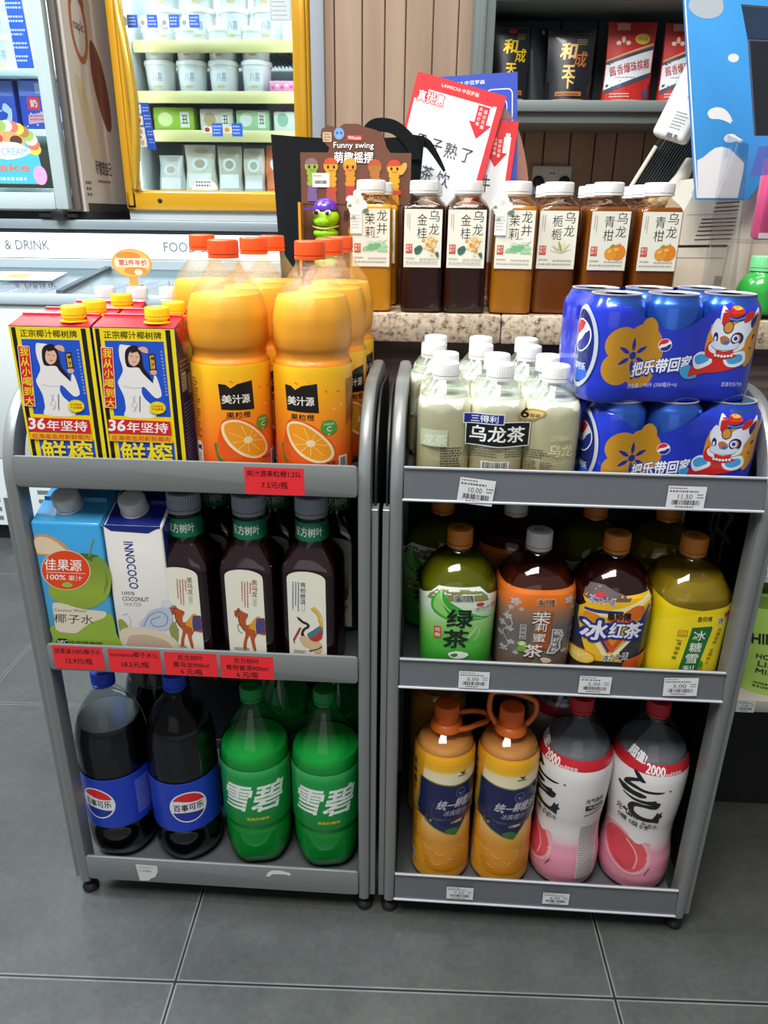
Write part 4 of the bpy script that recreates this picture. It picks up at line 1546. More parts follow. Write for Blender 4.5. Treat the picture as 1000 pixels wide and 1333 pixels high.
def ice_art(a):
    C = 49.5 * PI
    dk = M('33343c', 0.35, 0, 0.25)
    a.poly([(-C, 6), (C, 6), (C, 96), (70, 100), (60, 110), (-66, 110), (-74, 100), (-C, 96)], dk)
    a.f = trace_cyl(272, 183, 49.5, 412, 141, 0.267)
    Yl = 'eebb1c'
    a.poly([(140, 405), (190, 402), (300, 442), (410, 428), (412, 520), (380, 560), (350, 640), (330, 700), (290, 760), (330, 800), (180, 800), (150, 700), (128, 590), (128, 530), (150, 500), (135, 470)], Yl)
    a.poly([(140, 405), (200, 402), (290, 440), (330, 445), (320, 470), (160, 480), (136, 470)], '6a5a5c')
    a.poly([(145, 520), (200, 530), (300, 500), (405, 432), (412, 460), (330, 520), (230, 556), (146, 540)], 'f2e4a8')
    a.poly([(146, 520), (190, 520), (300, 520), (300, 534), (190, 538), (146, 534)], '2c3486')
    a.poly([(395, 490), (408, 490), (395, 560), (330, 700), (268, 756), (320, 690), (372, 560)], '2c3486')
    a.poly(spline([(240, 570), (290, 540), (345, 490), (380, 500), (375, 545), (335, 580), (300, 600), (255, 600)], 4), 'd9691e')
    a.poly(spline([(150, 540), (190, 545), (210, 570), (190, 590), (150, 580)], 4), 'd88a1e')
    a.poly([(215, 655), (330, 650), (275, 745), (255, 745)], 'd2521c')
    a.poly([(240, 668), (300, 662), (272, 712)], 'e98a2a', True)
    a.poly([(140, 590), (160, 585), (250, 760), (270, 760), (350, 650), (362, 655), (278, 790), (245, 790)], 'efe2b4')
    a.poly([(175, 610), (190, 620), (262, 740), (255, 752)], '2c3486')
    a.t('冰力十足', 208, 472, 100, 36, 'e8e8ee', 0.12, rot=-0.06)
    a.t('冰力十足', 208, 472, 98, 32, '2a3a8a', 0.04, rot=-0.06)
    a.oval(192, 446, 20, 13, 'c03040')
    a.t('康师傅', 282, 547, 100, 42, '20140e', 0.06, shear=-0.1)
    for i, (b_, c) in enumerate(((0.20, '1f2f86'), (0.055, 'eceaf0'))):
        a.t('冰', 192, 630, 92 + 10 * (i == 0), 104 + 10 * (i == 0), c, b_, rot=0.05, shear=0.12)
        a.t('红茶', 314, 622, 130 + 10 * (i == 0), 84 + 10 * (i == 0), c, b_, rot=0.03, shear=0.12, keep=True)
    a.t('冰力十足', 290, 770, 112, 40, 'f0eee4', 0.14, rot=0.16, shear=0.2)
    a.t('冰力十足', 290, 770, 108, 36, '20202a', 0.04, rot=0.16, shear=0.2)
    a.oval(145, 786, 62, 40, 'd9931c'); a.oval(145, 788, 55, 34, 'f2cf5a')
    for i in range(8):
        t = i * PI / 4
        a.line([(145, 788), (145 + 50 * math.cos(t), 788 + 30 * math.sin(t))], 3, 'fbeab0', keep=i > 0)
    a.poly(spline([(330, 800), (350, 778), (400, 758), (430, 750), (440, 800), (420, 830), (340, 830)], 3), 'cf5a1e')
    a.poly(spline([(75, 800), (70, 760), (95, 770), (100, 820)], 3), 'cf5a1e', True)


def pear_art(a):
    C = 49.5 * PI
    a.poly([(-C, 6), (C, 6), (C, 130), (64, 130), (48, 126), (34, 121), (0, 117), (-34, 122), (-48, 127), (-64, 130), (-C, 130)], 'f2d40e')
    a.f = trace_cyl(640, 190, 49.5, 450, 126, 0.267)
    a.poly([(478, 560), (545, 520), (630, 500), (710, 505), (812, 545), (822, 575), (800, 825), (440, 825)], 'f6dd22')
    a.t('康师傅', 660, 528, 68, 30, '2a2a12', 0.04, shear=-0.1)
    a.t('冰力十足', 770, 530, 100, 40, 'eeece0', 0.12, rot=0.28)
    a.t('冰力十足', 770, 530, 98, 36, '3a4a4a', 0.04, rot=0.28)
    a.oval(762, 512, 16, 12, 'c03030'); a.poly([(812, 505), (828, 520), (822, 545), (808, 530)], 'c04a2a')
    a.poly([(608, 572), (700, 566), (704, 578), (670, 830), (578, 830), (606, 600)], '1d6a34')
    a.poly([(612, 578), (696, 572), (698, 580), (664, 826), (584, 826), (610, 602)], '1f7338', True)
    a.vt('冰糖雪梨', 650, 616, 60, 64, 'eef2e0', 0.02, dx=-7, h=52)
    a.rect(553, 586, 592, 618, 'd9762a'); a.rect(557, 590, 588, 614, 'f2d40e'); a.lines(560, 594, 586, 3, 7, 4, 'd9762a', 4)
    a.vt('清甜滋味', 565, 660, 17, 26, '2a3a16', 0.02, dx=-3)
    a.line([(552, 640), (575, 644)], 3, '2a3a16'); a.line([(548, 742), (562, 744)], 3, '2a3a16', True)
    a.vt('风雅纯爽 温润怡人', 736, 590, 17, 22, '2a3a16', 0.01, dx=-3.2)
    a.poly(spline([(672, 772), (684, 754), (695, 772), (686, 790)], 3), '3a9a3a')
    a.line([(680, 785), (672, 812), (690, 800), (705, 822)], 5, 'b0501e')


gt = litre_tea('bottled_tea', 'green tea bottle with big leaf label, at the front beside the left post', 'dfe6a6', clear('8c9428', 0.5, 0.04, body=0.6, bodycol='9a9a22'), 158, CAP_OR, green_art)
gt.location = (0.0475, 0.872, SH_MID); gt.rotation_euler.z = math.radians(2)
jt = litre_tea('bottled_tea', 'jasmine tea bottle with white cap and orange and grey floral label', 'efe0d4', M('4a1c10', 0.12, 0, 0.5), 150, M('e4e3df', 0.4, 0, 0.15), jasmine_art)
jt.location = (0.1485, 0.873, SH_MID); jt.rotation_euler.z = math.radians(3)
it = litre_tea('bottled_tea', 'iced black tea bottle with yellow and black lemon label', 'efdfd6', M('2c0d0b', 0.12, 0, 0.5), 164, CAP_OR, ice_art)
it.location = (0.2465, 0.873, SH_MID); it.rotation_euler.z = math.radians(-2)
pt = litre_tea('bottled_tea', 'bright yellow pear drink bottle with a green name strip, at the front', 'f4efc4', clear('d6bf4a', 0.5, 0.04, body=0.55, bodycol='cdb43a'), 150, CAP_OR, pear_art)
pt.location = (0.3420, 0.873, SH_MID); pt.rotation_euler.z = math.radians(6)
dup(gt, (0.0270, 0.985, SH_MID), math.radians(-25), 'green tea bottle behind the front green tea, against the left side')
dup(jt, (0.1310, 0.987, SH_MID), math.radians(-20), 'jasmine tea bottle with white cap in the shadow behind')
dup(gt, (0.2430, 0.987, SH_MID), math.radians(18), 'green tea bottle behind the iced black tea')
dup(pt, (0.3440, 0.987, SH_MID), math.radians(-14), 'yellow pear drink bottle behind the front pear drink')


# ------------------------------------------------------------------ orange drink with handle loops (bottom shelf, right rack)
def loop_bottle(label, loop_up):
    root = thing('orange_drink_bottle', label, 'bottle', group='orange drink bottles with handle loops')
    b = Body([(0, 36), (3, 41), (12, 43.5), (70, 43), (110, 41.5), (118, 41), (126, 43), (200, 44), (222, 43.5), (236, 41), (246, 35), (253, 27), (259, 20), (264, 16.5), (276, 16)],
             step=3, ripple=lambda th, v: 1 - 0.012 * max(0, math.sin(v / 9.0)) if 20 < v < 110 else 1)
    shell(b, clear('fdf3e2', 0.4, 0.05), root, 80)
    fill('juice', b, 244, M('d09a58', 0.4, 0, 0.1), root, 1.2)
    cb = B()
    cap_mesh(cb, 17, 270, 295, True, 0.02)
    obj('cap', cb, M('ee6a1c', 0.35, 0, 0.2), root, 50)
    bm = B()
    lathe(bm, [(20, 255), (23, 257), (22, 266), (17.5, 269)], 40)
    if loop_up:
        pts = spline([(-0.021, 0, 0.262 * 1000), (-0.026, 0, 282), (-0.022, 0, 303)], 1, False) if False else None
        path = [(-0.021, 0.000, 0.264), (-0.030, 0.006, 0.280), (-0.030, 0.010, 0.300), (-0.024, 0.012, 0.309), (0.000, 0.014, 0.307), (0.026, 0.014, 0.299), (0.035, 0.012, 0.292), (0.034, 0.006, 0.278), (0.021, 0.0, 0.264)]
    else:
        path = [(0.012, -0.019, 0.262), (0.026, -0.018, 0.262), (0.042, -0.012, 0.262), (0.058, -0.004, 0.259), (0.064, 0.006, 0.259), (0.060, 0.014, 0.261), (0.042, 0.014, 0.266), (0.026, 0.014, 0.266), (0.012, 0.018, 0.264)]
    fine = []
    for i in range(len(path) - 1):
        p0, p1, p2, p3 = path[max(0, i - 1)], path[i], path[i + 1], path[min(len(path) - 1, i + 2)]
        for j in range(5):
            t = j / 5
            fine.append(tuple(0.5 * (2 * p1[c] + (p2[c] - p0[c]) * t + (2 * p0[c] - 5 * p1[c] + 4 * p2[c] - p3[c]) * t * t + (3 * p1[c] - p0[c] - 3 * p2[c] + p3[c]) * t ** 3) for c in range(3)))
    fine.append(path[-1])
    tube(bm, fine, 0.0040, 12)
    obj('handle_loop', bm, M('e8701e', 0.35, 0, 0.2), root, 50)
    g = zramp([(0.008, 'c8841e'), (0.05, 'd2881c'), (0.09, 'd99a3c'), (0.136, 'e8cf9a'), (0.146, 'eedfb8'), (0.181, 'eedfb8'), (0.196, 'efe3c0'), (0.206, 'e8dcae'), (0.211, 'eab526'), (0.236, 'f0a61a')], 0.35)
    side = M('dd9a22', 0.35, 0, 0.25)
    a = Art(None, rough=0.35, coat=0.3)
    C = 44 * PI
    a.rect(-C, 9, C, 234, side)
    a.poly([(-42, 234), (52, 234), (52, 130), (52, 60), (40, 30), (0, 18), (-34, 30), (-46, 80), (-46, 130)], g)
    a.f = trace_cyl(625, 158, 44, 515, 192, 0.312, shift=0)
    NV = '1c2150'
    a.poly([(482, 508), (560, 522), (640, 530), (720, 524), (768, 512), (762, 690), (742, 740), (700, 792), (664, 836), (610, 822), (540, 792), (478, 745), (470, 700), (476, 640)], '7d8a3a')
    a.poly([(486, 515), (560, 529), (640, 537), (720, 531), (764, 520), (758, 690), (738, 736), (696, 786), (662, 828), (612, 815), (544, 786), (484, 740), (476, 700), (482, 640)], NV)
    a.line(spline([(545, 640), (530, 690), (560, 770), (620, 800)], 5, False), 6, '2f3a50'); a.line(spline([(740, 540), (752, 600), (748, 690)], 5, False), 6, '322a52', True)
    a.ring(676, 580, 26, 26, 3, '6a74a8'); a.oval(678, 582, 12, 10, '7a84b4'); a.poly([(668, 575), (690, 570), (684, 590)], NV)
    a.t('统一', 606, 645, 96, 54, 'c9c6cc', 0.03, shear=0.28)
    a.t('鲜橙多', 705, 636, 108, 52, 'c9c6cc', 0.06, shear=0.28, keep=True)
    a.t('冰爽橙汁', 652, 692, 122, 34, 'a5a2ae', 0.02, shear=0.28)
    a.poly(spline([(600, 800), (640, 785), (678, 798), (664, 826), (625, 818)], 3), '3a6a34')
    a.poly([(664, 458), (680, 466), (698, 458), (690, 470), (682, 478), (672, 470)], '2a2410'); a.line([(655, 482), (700, 482)], 4, '2a2410', True)
    for i, (x, y) in enumerate(((500, 900), (560, 930), (620, 960), (680, 900), (540, 990))):
        a.line(spline([(x, y), (x + 20, y + 18), (x + 42, y + 14)], 4, False), 6, 'e6b060', keep=i > 0)
    a.f = None
    a.t('鲜橙多', -62, 175, 12, 9, '5a3a10', 0.04); a.vt('天然橙汁', -62, 208, 10, 15, '4a3410', 0.05)
    a.lines(-74, 110, -52, 14, -5, 2, '6a4a14', 4); a.rect(-74, 26, -56, 50, 'cfc3a6'); a.bars(-72, 28, -58, 48, n=16)
    a.build('label', b.wrap(44), root, gu=3.0, gv=6.0)
    return root


u1 = loop_bottle('orange drink bottle with its handle loop lying out sideways, by the left post', False)
u1.location = (0.0420, 0.866, SH_BOT); u1.rotation_euler.z = math.radians(14)
u2 = loop_bottle('orange drink bottle with its handle loop standing up over the cap', True)
u2.location = (0.1330, 0.866, SH_BOT); u2.rotation_euler.z = math.radians(2)
dup(u1, (0.0330, 0.985, SH_BOT), math.radians(150), 'orange drink bottle in the shadow behind the front orange drinks')


# ------------------------------------------------------------------ peach sparkling water
def sparkling(label):
    root = thing('sparkling_water_bottle', label, 'bottle', group='pink and white sparkling water bottles')
    b = Body([(0, 38), (3, 44), (10, 48.5), (30, 51), (52, 50.5), (76, 47.5), (96, 46.2), (112, 46.6), (140, 49.5), (172, 52), (204, 53), (222, 51.6), (240, 46), (257, 37), (270, 28), (280, 20), (286, 15.5), (296, 14.5)], step=3)
    shell(b, clear('f4f6f8', 0.4, 0.06), root, 80)
    fill('water', b, 242, clear('d9dde0', 0.6, 0.06, body=0.4, bodycol='c0c2c4'), root, 1.2)
    screw_cap(root, 16, 288, 311, M('c4202c', 0.35, 0, 0.25), ridge=0.02)
    g = zramp([(0.010, 'd98a9c'), (0.05, 'e08fa6'), (0.078, 'e39aae'), (0.088, 'e6c4cc'), (0.10, 'e8e2e0'), (0.238, 'ecebe8')], 0.35)
    a = Art(None, rough=0.35, coat=0.3)
    C = 53 * PI
    a.rect(-C, 8, C, 237, g)
    a.poly([(-C, 221), (C, 221), (C, 237), (-C, 237)], 'c61f2e')
    a.f = trace_cyl(655, 190, 56, 420, 221, 0.313, shift=6, lean=-0.09)
    W = 'f2efee'
    a.t('超值!', 588, 350, 92, 46, W, 0.07, rot=-0.2, shear=0.05)
    a.t('2000', 682, 396, 88, 44, W, 0.06, rot=-0.12, keep=True)
    a.t('ml', 742, 412, 26, 22, W, 0.03, keep=True)
    a.t('家庭装', 778, 412, 40, 20, W, 0.02, keep=True)
    K = '16161a'
    # brushed mark, traced stroke by stroke
    def brush(pts, ws, keep=False):
        p = spline(pts, 5, False)
        n = len(p)
        m_ = len(ws) - 1
        w = [ws[min(m_, int(i / (n - 1) * m_))] + (ws[min(m_, int(i / (n - 1) * m_) + 1)] - ws[min(m_, int(i / (n - 1) * m_))]) * (i / (n - 1) * m_ - int(i / (n - 1) * m_)) for i in range(n)]
        a.line(p, w, K, keep)
    brush([(585, 418), (602, 432), (622, 455), (640, 462)], [6, 22, 24, 6])
    brush([(610, 458), (580, 470), (556, 488), (549, 505)], [16, 18, 20, 14], True)
    brush([(549, 496), (590, 500), (640, 510), (700, 510), (728, 505)], [20, 20, 14, 12, 3])
    a.oval(752, 502, 5, 4, K, keep=True)
    brush([(518, 512), (545, 528), (580, 536), (620, 540), (648, 540)], [12, 34, 26, 28, 10])
    brush([(540, 556), (590, 570), (650, 572), (695, 568)], [6, 14, 18, 30])
    brush([(706, 566), (690, 592), (640, 594), (596, 598), (578, 622), (590, 652), (630, 672), (680, 676), (706, 672)], [18, 26, 16, 24, 30, 26, 24, 22, 26], True)
    a.poly([(690, 652), (704, 622), (712, 634), (726, 618), (722, 640), (730, 650), (716, 664), (714, 692), (690, 688), (676, 672)], K, True)
    a.t('元气森林', 565, 660, 112, 38, K, 0.05, rot=-0.22)
    a.t('气泡水', 672, 712, 84, 28, K, 0.0, rot=-0.16, keep=True)
    a.t('0糖 0脂 0卡', 592, 712, 160, 32, K, 0.02, rot=-0.2)
    a.poly(spline([(440, 840), (462, 785), (520, 768), (575, 790), (640, 800), (690, 850), (688, 930), (655, 985), (580, 1010), (500, 980), (455, 920)], 4), 'e3a8ae')
    a.poly(spline([(452, 845), (475, 800), (525, 786), (580, 812), (630, 815), (672, 880), (662, 945), (620, 985), (570, 992), (505, 960), (462, 905)], 4), 'd9545c')
    a.poly(spline([(470, 850), (490, 815), (530, 805), (590, 850), (618, 910), (600, 965), (560, 985), (510, 950), (476, 905)], 4), 'cf4450')
    a.line(spline([(560, 820), (605, 865), (622, 915), (608, 970)], 5, False), 7, 'f0a8a2')
    a.poly(spline([(570, 790), (600, 775), (640, 790), (655, 815), (625, 830), (590, 815)], 3), 'e6e0e2')
    a.line([(665, 815), (690, 830)], 6, 'd7b8bc'); a.line([(650, 835), (665, 850)], 5, 'd7b8bc', True); a.line([(690, 900), (668, 905)], 4, 'f2ccd2', True); a.line([(685, 960), (660, 1000)], 4, '7a2a34', True)
    a.f = None
    a.rect(58, 24, 96, 120, 'cfc4c6'); a.lines(60, 116, 94, 22, -4.2, 1.9, '6a6468', 6)
    a.t('元气森林', 74, 170, 30, 8, K, 0.04); a.rect(60, 152, 92, 161, K); a.t('气泡水', 76, 156.5, 24, 6, W, 0.02); a.line([(60, 142), (94, 148)], 1.6, K)
    a.build('label', b.wrap(53), root, gu=3.0, gv=5.0)
    return root


sw = sparkling('pink and white sparkling water bottle, black brush mark facing front, by the post')
sw.location = (0.3360, 0.876, SH_BOT); sw.rotation_euler.z = math.radians(-10)
dup(sw, (0.2300, 0.876, SH_BOT), math.radians(-52), 'pink and white sparkling water bottle turned sideways next to the orange drink')
dup(sw, (0.2280, 0.992, SH_BOT), math.radians(80), 'pink and white sparkling water bottle in the shadow behind the front pair')


# ------------------------------------------------------------------ shrink-wrapped six packs (top shelf, right rack)
def hull(cols, r, dip, vtop, taper):
    """outline of film stretched round a row of bottles: returns P(u, v, off) and its length"""
    L = (cols - 1) * 2 * r                     # straight run
    half = L / 2
    depth = r                                  # distance of the second row's centre is 2r
    arc = PI * r / 2
    per = 2 * L + 4 * r * 0 + 2 * (2 * r) + 2 * PI * r
    def P(u, v, off):
        # u = 0 at the middle of the front, runs towards +x
        q = ((u + per / 2) % per) - per / 2
        s = 1 if q >= 0 else -1
        q = abs(q)
        k = 0.0
        if v > vtop:
            k = taper * (1 - math.cos(min(1.0, (v - vtop) / 14.0) * PI / 2))
        if v < 5:
            k = 2.2 * (1 - v / 5)
        rr = r - k + off
        if q <= half:
            d = dip * (0.5 - 0.5 * math.cos(2 * PI * ((q + (half % (2 * r))) / (2 * r)))) if cols > 1 else 0
            x, y = q, -r - (r - k + off) + d
        elif q <= half + arc:
            t = (q - half) / r
            x, y = half + rr * math.sin(t), -r - rr * math.cos(t)
        elif q <= half + arc + 2 * r:
            w = q - half - arc
            d = dip * (0.5 - 0.5 * math.cos(2 * PI * w / (2 * r)))
            x, y = half + rr - d, -r + w
        elif q <= half + 2 * arc + 2 * r:
            t = (q - half - arc - 2 * r) / r
            x, y = half + rr * math.cos(t), r + rr * math.sin(t)
        else:
            w = q - half - 2 * arc - 2 * r
            d = dip * (0.5 - 0.5 * math.cos(2 * PI * (w + 0) / (2 * r)))
            x, y = half - w, r + rr - d
        return (s * x * 0.001, y * 0.001, v * 0.001)
    return P, per


def film_mesh(bm, P, per, vs, gu=3.0, skip=None, mi=0):
    n = int(per / gu)
    rows = [[bm.verts.new(P(-per / 2 + per * i / n, v(-per / 2 + per * i / n) if callable(v) else v, 0)) for i in range(n)] for v in vs]
    fs = []
    for A, C in zip(rows, rows[1:]):
        for i in range(n):
            fs.append(bm.faces.new((A[i], A[(i + 1) % n], C[(i + 1) % n], C[i])))
    setmat(fs, mi)
    return rows


def can_mesh(bm, loc, r=32.5, h=115):
    lathe(bm, [(24, 0), (27, 1.5), (r, 9), (r, h - 14), (r - 2, h - 9), (r - 6.0, h - 3), (r - 6.2, h - 1)], 40, mi=0, loc=loc)
    lathe(bm, [(r - 6.2, h - 2), (r - 5.4, h - 1), (r - 5.4, h), (r - 7, h), (r - 7.6, h - 1.2), (r - 20, h - 1.0)], 40, mi=1, loc=loc)


CANBLUE = M('2f5fc0', 0.25, 0.6, 0.4)
CANLID = M('d8d2c8', 0.35, 0.3)


def lion(a, ox, oy, s):
    """festive lion-dance head, seen in the pack's own millimetres"""
    f = lambda pts: [(ox + (x - 800) * s, oy - (y - 360) * s) for x, y in pts]
    W, LB, R_, GO, DB = 'dfe4ee', '3d9fd8', 'c8281e', 'cf8f26', '1a1a6e'
    a.poly(spline(f([(905, 235), (950, 225), (955, 300), (945, 400), (900, 450), (880, 400), (890, 300)]), 4), 'c98a1e')
    a.poly(spline(f([(905, 325), (925, 310), (930, 320), (912, 335)]), 3), DB); a.poly(spline(f([(890, 360), (915, 365), (915, 375), (892, 372)]), 3), DB, True)
    a.poly(spline(f([(715, 330), (725, 290), (745, 265), (900, 260), (915, 300), (900, 390), (850, 420), (740, 415), (715, 390)]), 4), GO)
    a.poly(spline(f([(610, 460), (640, 440), (680, 450), (720, 420), (840, 420), (880, 440), (800, 470), (720, 480), (660, 495), (620, 485)]), 4), R_)
    a.poly(spline(f([(665, 405), (700, 385), (740, 400), (755, 430), (730, 450), (690, 460), (668, 440)]), 4), W)
    a.poly(spline(f([(672, 408), (700, 395), (730, 405), (738, 425), (700, 440), (678, 432)]), 4), LB)
    a.poly(spline(f([(608, 455), (640, 438), (655, 450), (650, 490), (690, 485), (690, 498), (640, 500), (612, 478)]), 4), LB)
    a.poly(spline(f([(800, 410), (850, 385), (885, 385), (895, 425), (860, 448), (815, 445)]), 4), W)
    a.poly(spline(f([(812, 412), (850, 395), (875, 398), (880, 420), (850, 436), (822, 434)]), 4), LB)
    a.poly(spline(f([(715, 385), (725, 350), (745, 345), (770, 390), (840, 395), (850, 405), (790, 420), (730, 410)]), 4), R_)
    a.poly(spline(f([(735, 265), (752, 245), (770, 270), (790, 300), (805, 290), (830, 265), (880, 240), (930, 200), (922, 245), (905, 290), (880, 330), (875, 365), (840, 385), (800, 385),
                     (770, 395), (738, 385), (728, 360), (745, 340), (730, 305)]), 4), W)
    a.poly(spline(f([(768, 195), (782, 205), (795, 235), (790, 260), (765, 262), (758, 230)]), 4), W)
    a.poly(spline(f([(770, 215), (790, 212), (800, 245), (790, 275), (768, 265)]), 4), R_)
    a.poly(spline(f([(800, 200), (825, 192), (848, 205), (852, 225), (825, 240), (800, 235)]), 4), R_)
    a.poly(spline(f([(805, 198), (830, 195), (845, 205), (820, 212)]), 3), 'e0a03a')
    a.poly(spline(f([(855, 235), (880, 215), (905, 222), (890, 250), (860, 262)]), 4), R_)
    a.line(f([(795, 245), (825, 252), (860, 240)]), 8 * s, '3a8ac0')
    a.poly(spline(f([(890, 255), (922, 222), (915, 262), (900, 285)]), 4), DB)
    a.oval(*f([(797, 282)])[0], 21 * s, 26 * s, DB); a.oval(*f([(797, 282)])[0], 17 * s, 22 * s, GO)
    a.oval(*f([(840, 328)])[0], 27 * s, 26 * s, DB, rot=.3); a.oval(*f([(836, 328)])[0], 18 * s, 18 * s, GO); a.oval(*f([(832, 328)])[0], 14 * s, 15 * s, W); a.oval(*f([(833, 328)])[0], 8 * s, 9 * s, '20309a')
    a.oval(*f([(752, 325)])[0], 10 * s, 22 * s, DB, rot=.1); a.oval(*f([(751, 330)])[0], 5 * s, 10 * s, W)
    a.poly(spline(f([(770, 325), (790, 318), (812, 335), (805, 350), (780, 350)]), 4), 'c06a2a'); a.oval(*f([(797, 345)])[0], 11 * s, 8 * s, '2a6ac0')
    a.poly(spline(f([(735, 350), (760, 340), (785, 358), (815, 355), (850, 345), (840, 370), (790, 378), (755, 372)]), 4), 'c6d8e6')
    a.poly(spline(f([(762, 378), (795, 384), (832, 376), (820, 396), (790, 402), (768, 396)]), 4), R_)
    for i in range(6):
        a.oval(*f([(762 + i * 13, 405 - abs(i - 2.5) * 2)])[0], 6 * s, 6 * s, W, n=10, keep=i > 0)


def globe(a, cx, cy, r, tilt=0.5):
    def rot(p):
        c, s = math.cos(tilt), math.sin(tilt)
        return (cx + p[0] * c - p[1] * s, cy + p[0] * s + p[1] * c)
    a.oval(cx, cy, r, r, 'e8e8ee', n=32)
    q = r * .92
    top = [(q * math.cos(t), q * math.sin(t)) for t in [0.30 + (PI - 0.5) * i / 14 for i in range(15)]]
    a.poly([rot(p) for p in top + [(-q * .5, q * .40), (0, q * .20), (q * .5, q * .14)]], 'd6232e')
    bot = [(q * math.cos(t), q * math.sin(t)) for t in [PI + 0.15 + (PI - 0.45) * i / 14 for i in range(15)]]
    a.poly([rot(p) for p in bot + [(q * .5, -q * .22), (0, -q * .30), (-q * .5, -q * .16)]], '1d2f8e', keep=True)


def soda_pack(label, lift):
    root = thing('soda_can_pack', label, 'can pack', group='film wrapped six packs of blue soda cans')
    r = 32.5
    for iy in (0, 1):
        for ix in (0, 1, 2):
            bm = B()
            can_mesh(bm, ((ix - 1) * 0.065, (iy - 0.5) * 0.065, 0))
            obj('can', bm, [CANBLUE, CANLID], root, 50)
    P, per = hull(3, r + 0.8, 5.0, 96, 7.5)
    film = M('1f34b8', 0.2, 0, 0.7, bump=0.25, bscale=45)
    bm = B()
    cut = lambda u: 113 - 34 * math.exp(-((u + lift) / 46.0) ** 2)       # the printed film dips to show the cans
    film_mesh(bm, P, per, [0, 2, 5, 20, 50, 75, lambda u: min(96, cut(u)), lambda u: min(102, cut(u)), lambda u: min(108, cut(u)), cut])
    obj('film', bm, film, root, 60)
    a = Art(None, rough=0.25, coat=0.5)
    # gold flower
    GO = 'b8841e'
    fx, fy = -52, 52
    for k, (dx, dy, rx, ry, ro) in enumerate(((-14, 13, 19, 17, .6), (13, 16, 20, 16, -.5), (-16, -14, 18, 18, -.4), (10, -18, 17, 18, .5), (0, 0, 22, 22, 0), (20, 2, 14, 16, 0), (16, 26, 10, 14, 0))):
        a.oval(fx + dx, fy + dy, rx, ry, GO, rot=ro, keep=k > 0)
    for k in range(6):
        t = PI / 2 + k * PI / 3
        a.poly(spline([(fx + 5 * math.cos(t), fy + 5 * math.sin(t)), (fx + 11 * math.cos(t + .22), fy + 11 * math.sin(t + .22)), (fx + 19 * math.cos(t), fy + 19 * math.sin(t)), (fx + 11 * math.cos(t - .22), fy + 11 * math.sin(t - .22))], 3), '1c2a8e', keep=k > 0)
    a.oval(fx, fy, 4.2, 4.2, '1c2a8e')
    globe(a, -17, 63, 7.0, 0.55)
    a.t('把乐带回家', -17, 40, 68, 17, '20308c', 0.12, rot=0.13, shear=0.2)
    a.t('把乐带回家', -17.5, 40.6, 66, 15, 'eceef6', 0.05, rot=0.13, shear=0.2)
    a.t('净含量: 1.98升 (330毫升×6)', -26, 19, 56, 6.2, 'c9cfe8', 0.0, rot=0.04)
    lion(a, 52, 62, 0.255)
    a.t('百事可乐汽水', 66, 20, 24, 5, 'c9cfe8')
    # round window of the film at the left end with the can's badge behind it
    e = -(r * 2 + r * PI / 2 + 4)
    a.oval(e + 4, 58, 25, 45, 'b9bec8', n=40); a.oval(e + 4, 58, 20.5, 40, '14246c', n=40); a.oval(e + 4, 30, 15, 10, '2a62c8', n=30)
    globe(a, e + 2, 70, 18, 0.75)
    a.t('百事可乐', e + 3, 37, 26, 8, 'e6e9f4', 0.03)
    a.build('film_print', P, root, gu=3.0, gv=8.0, step=0.03)
    return root


sp1 = soda_pack('lower blue six pack of soda cans, standing on the shelf behind the rail', 30)
sp1.location = (0.2820, 0.889, SH_TOP); sp1.rotation_euler.z = math.radians(4)
sp2 = soda_pack('upper blue six pack of soda cans, turned to show its round end window', 10)
sp2.location = (0.2620, 0.895, SH_TOP + 0.1155); sp2.rotation_euler.z = math.radians(9)


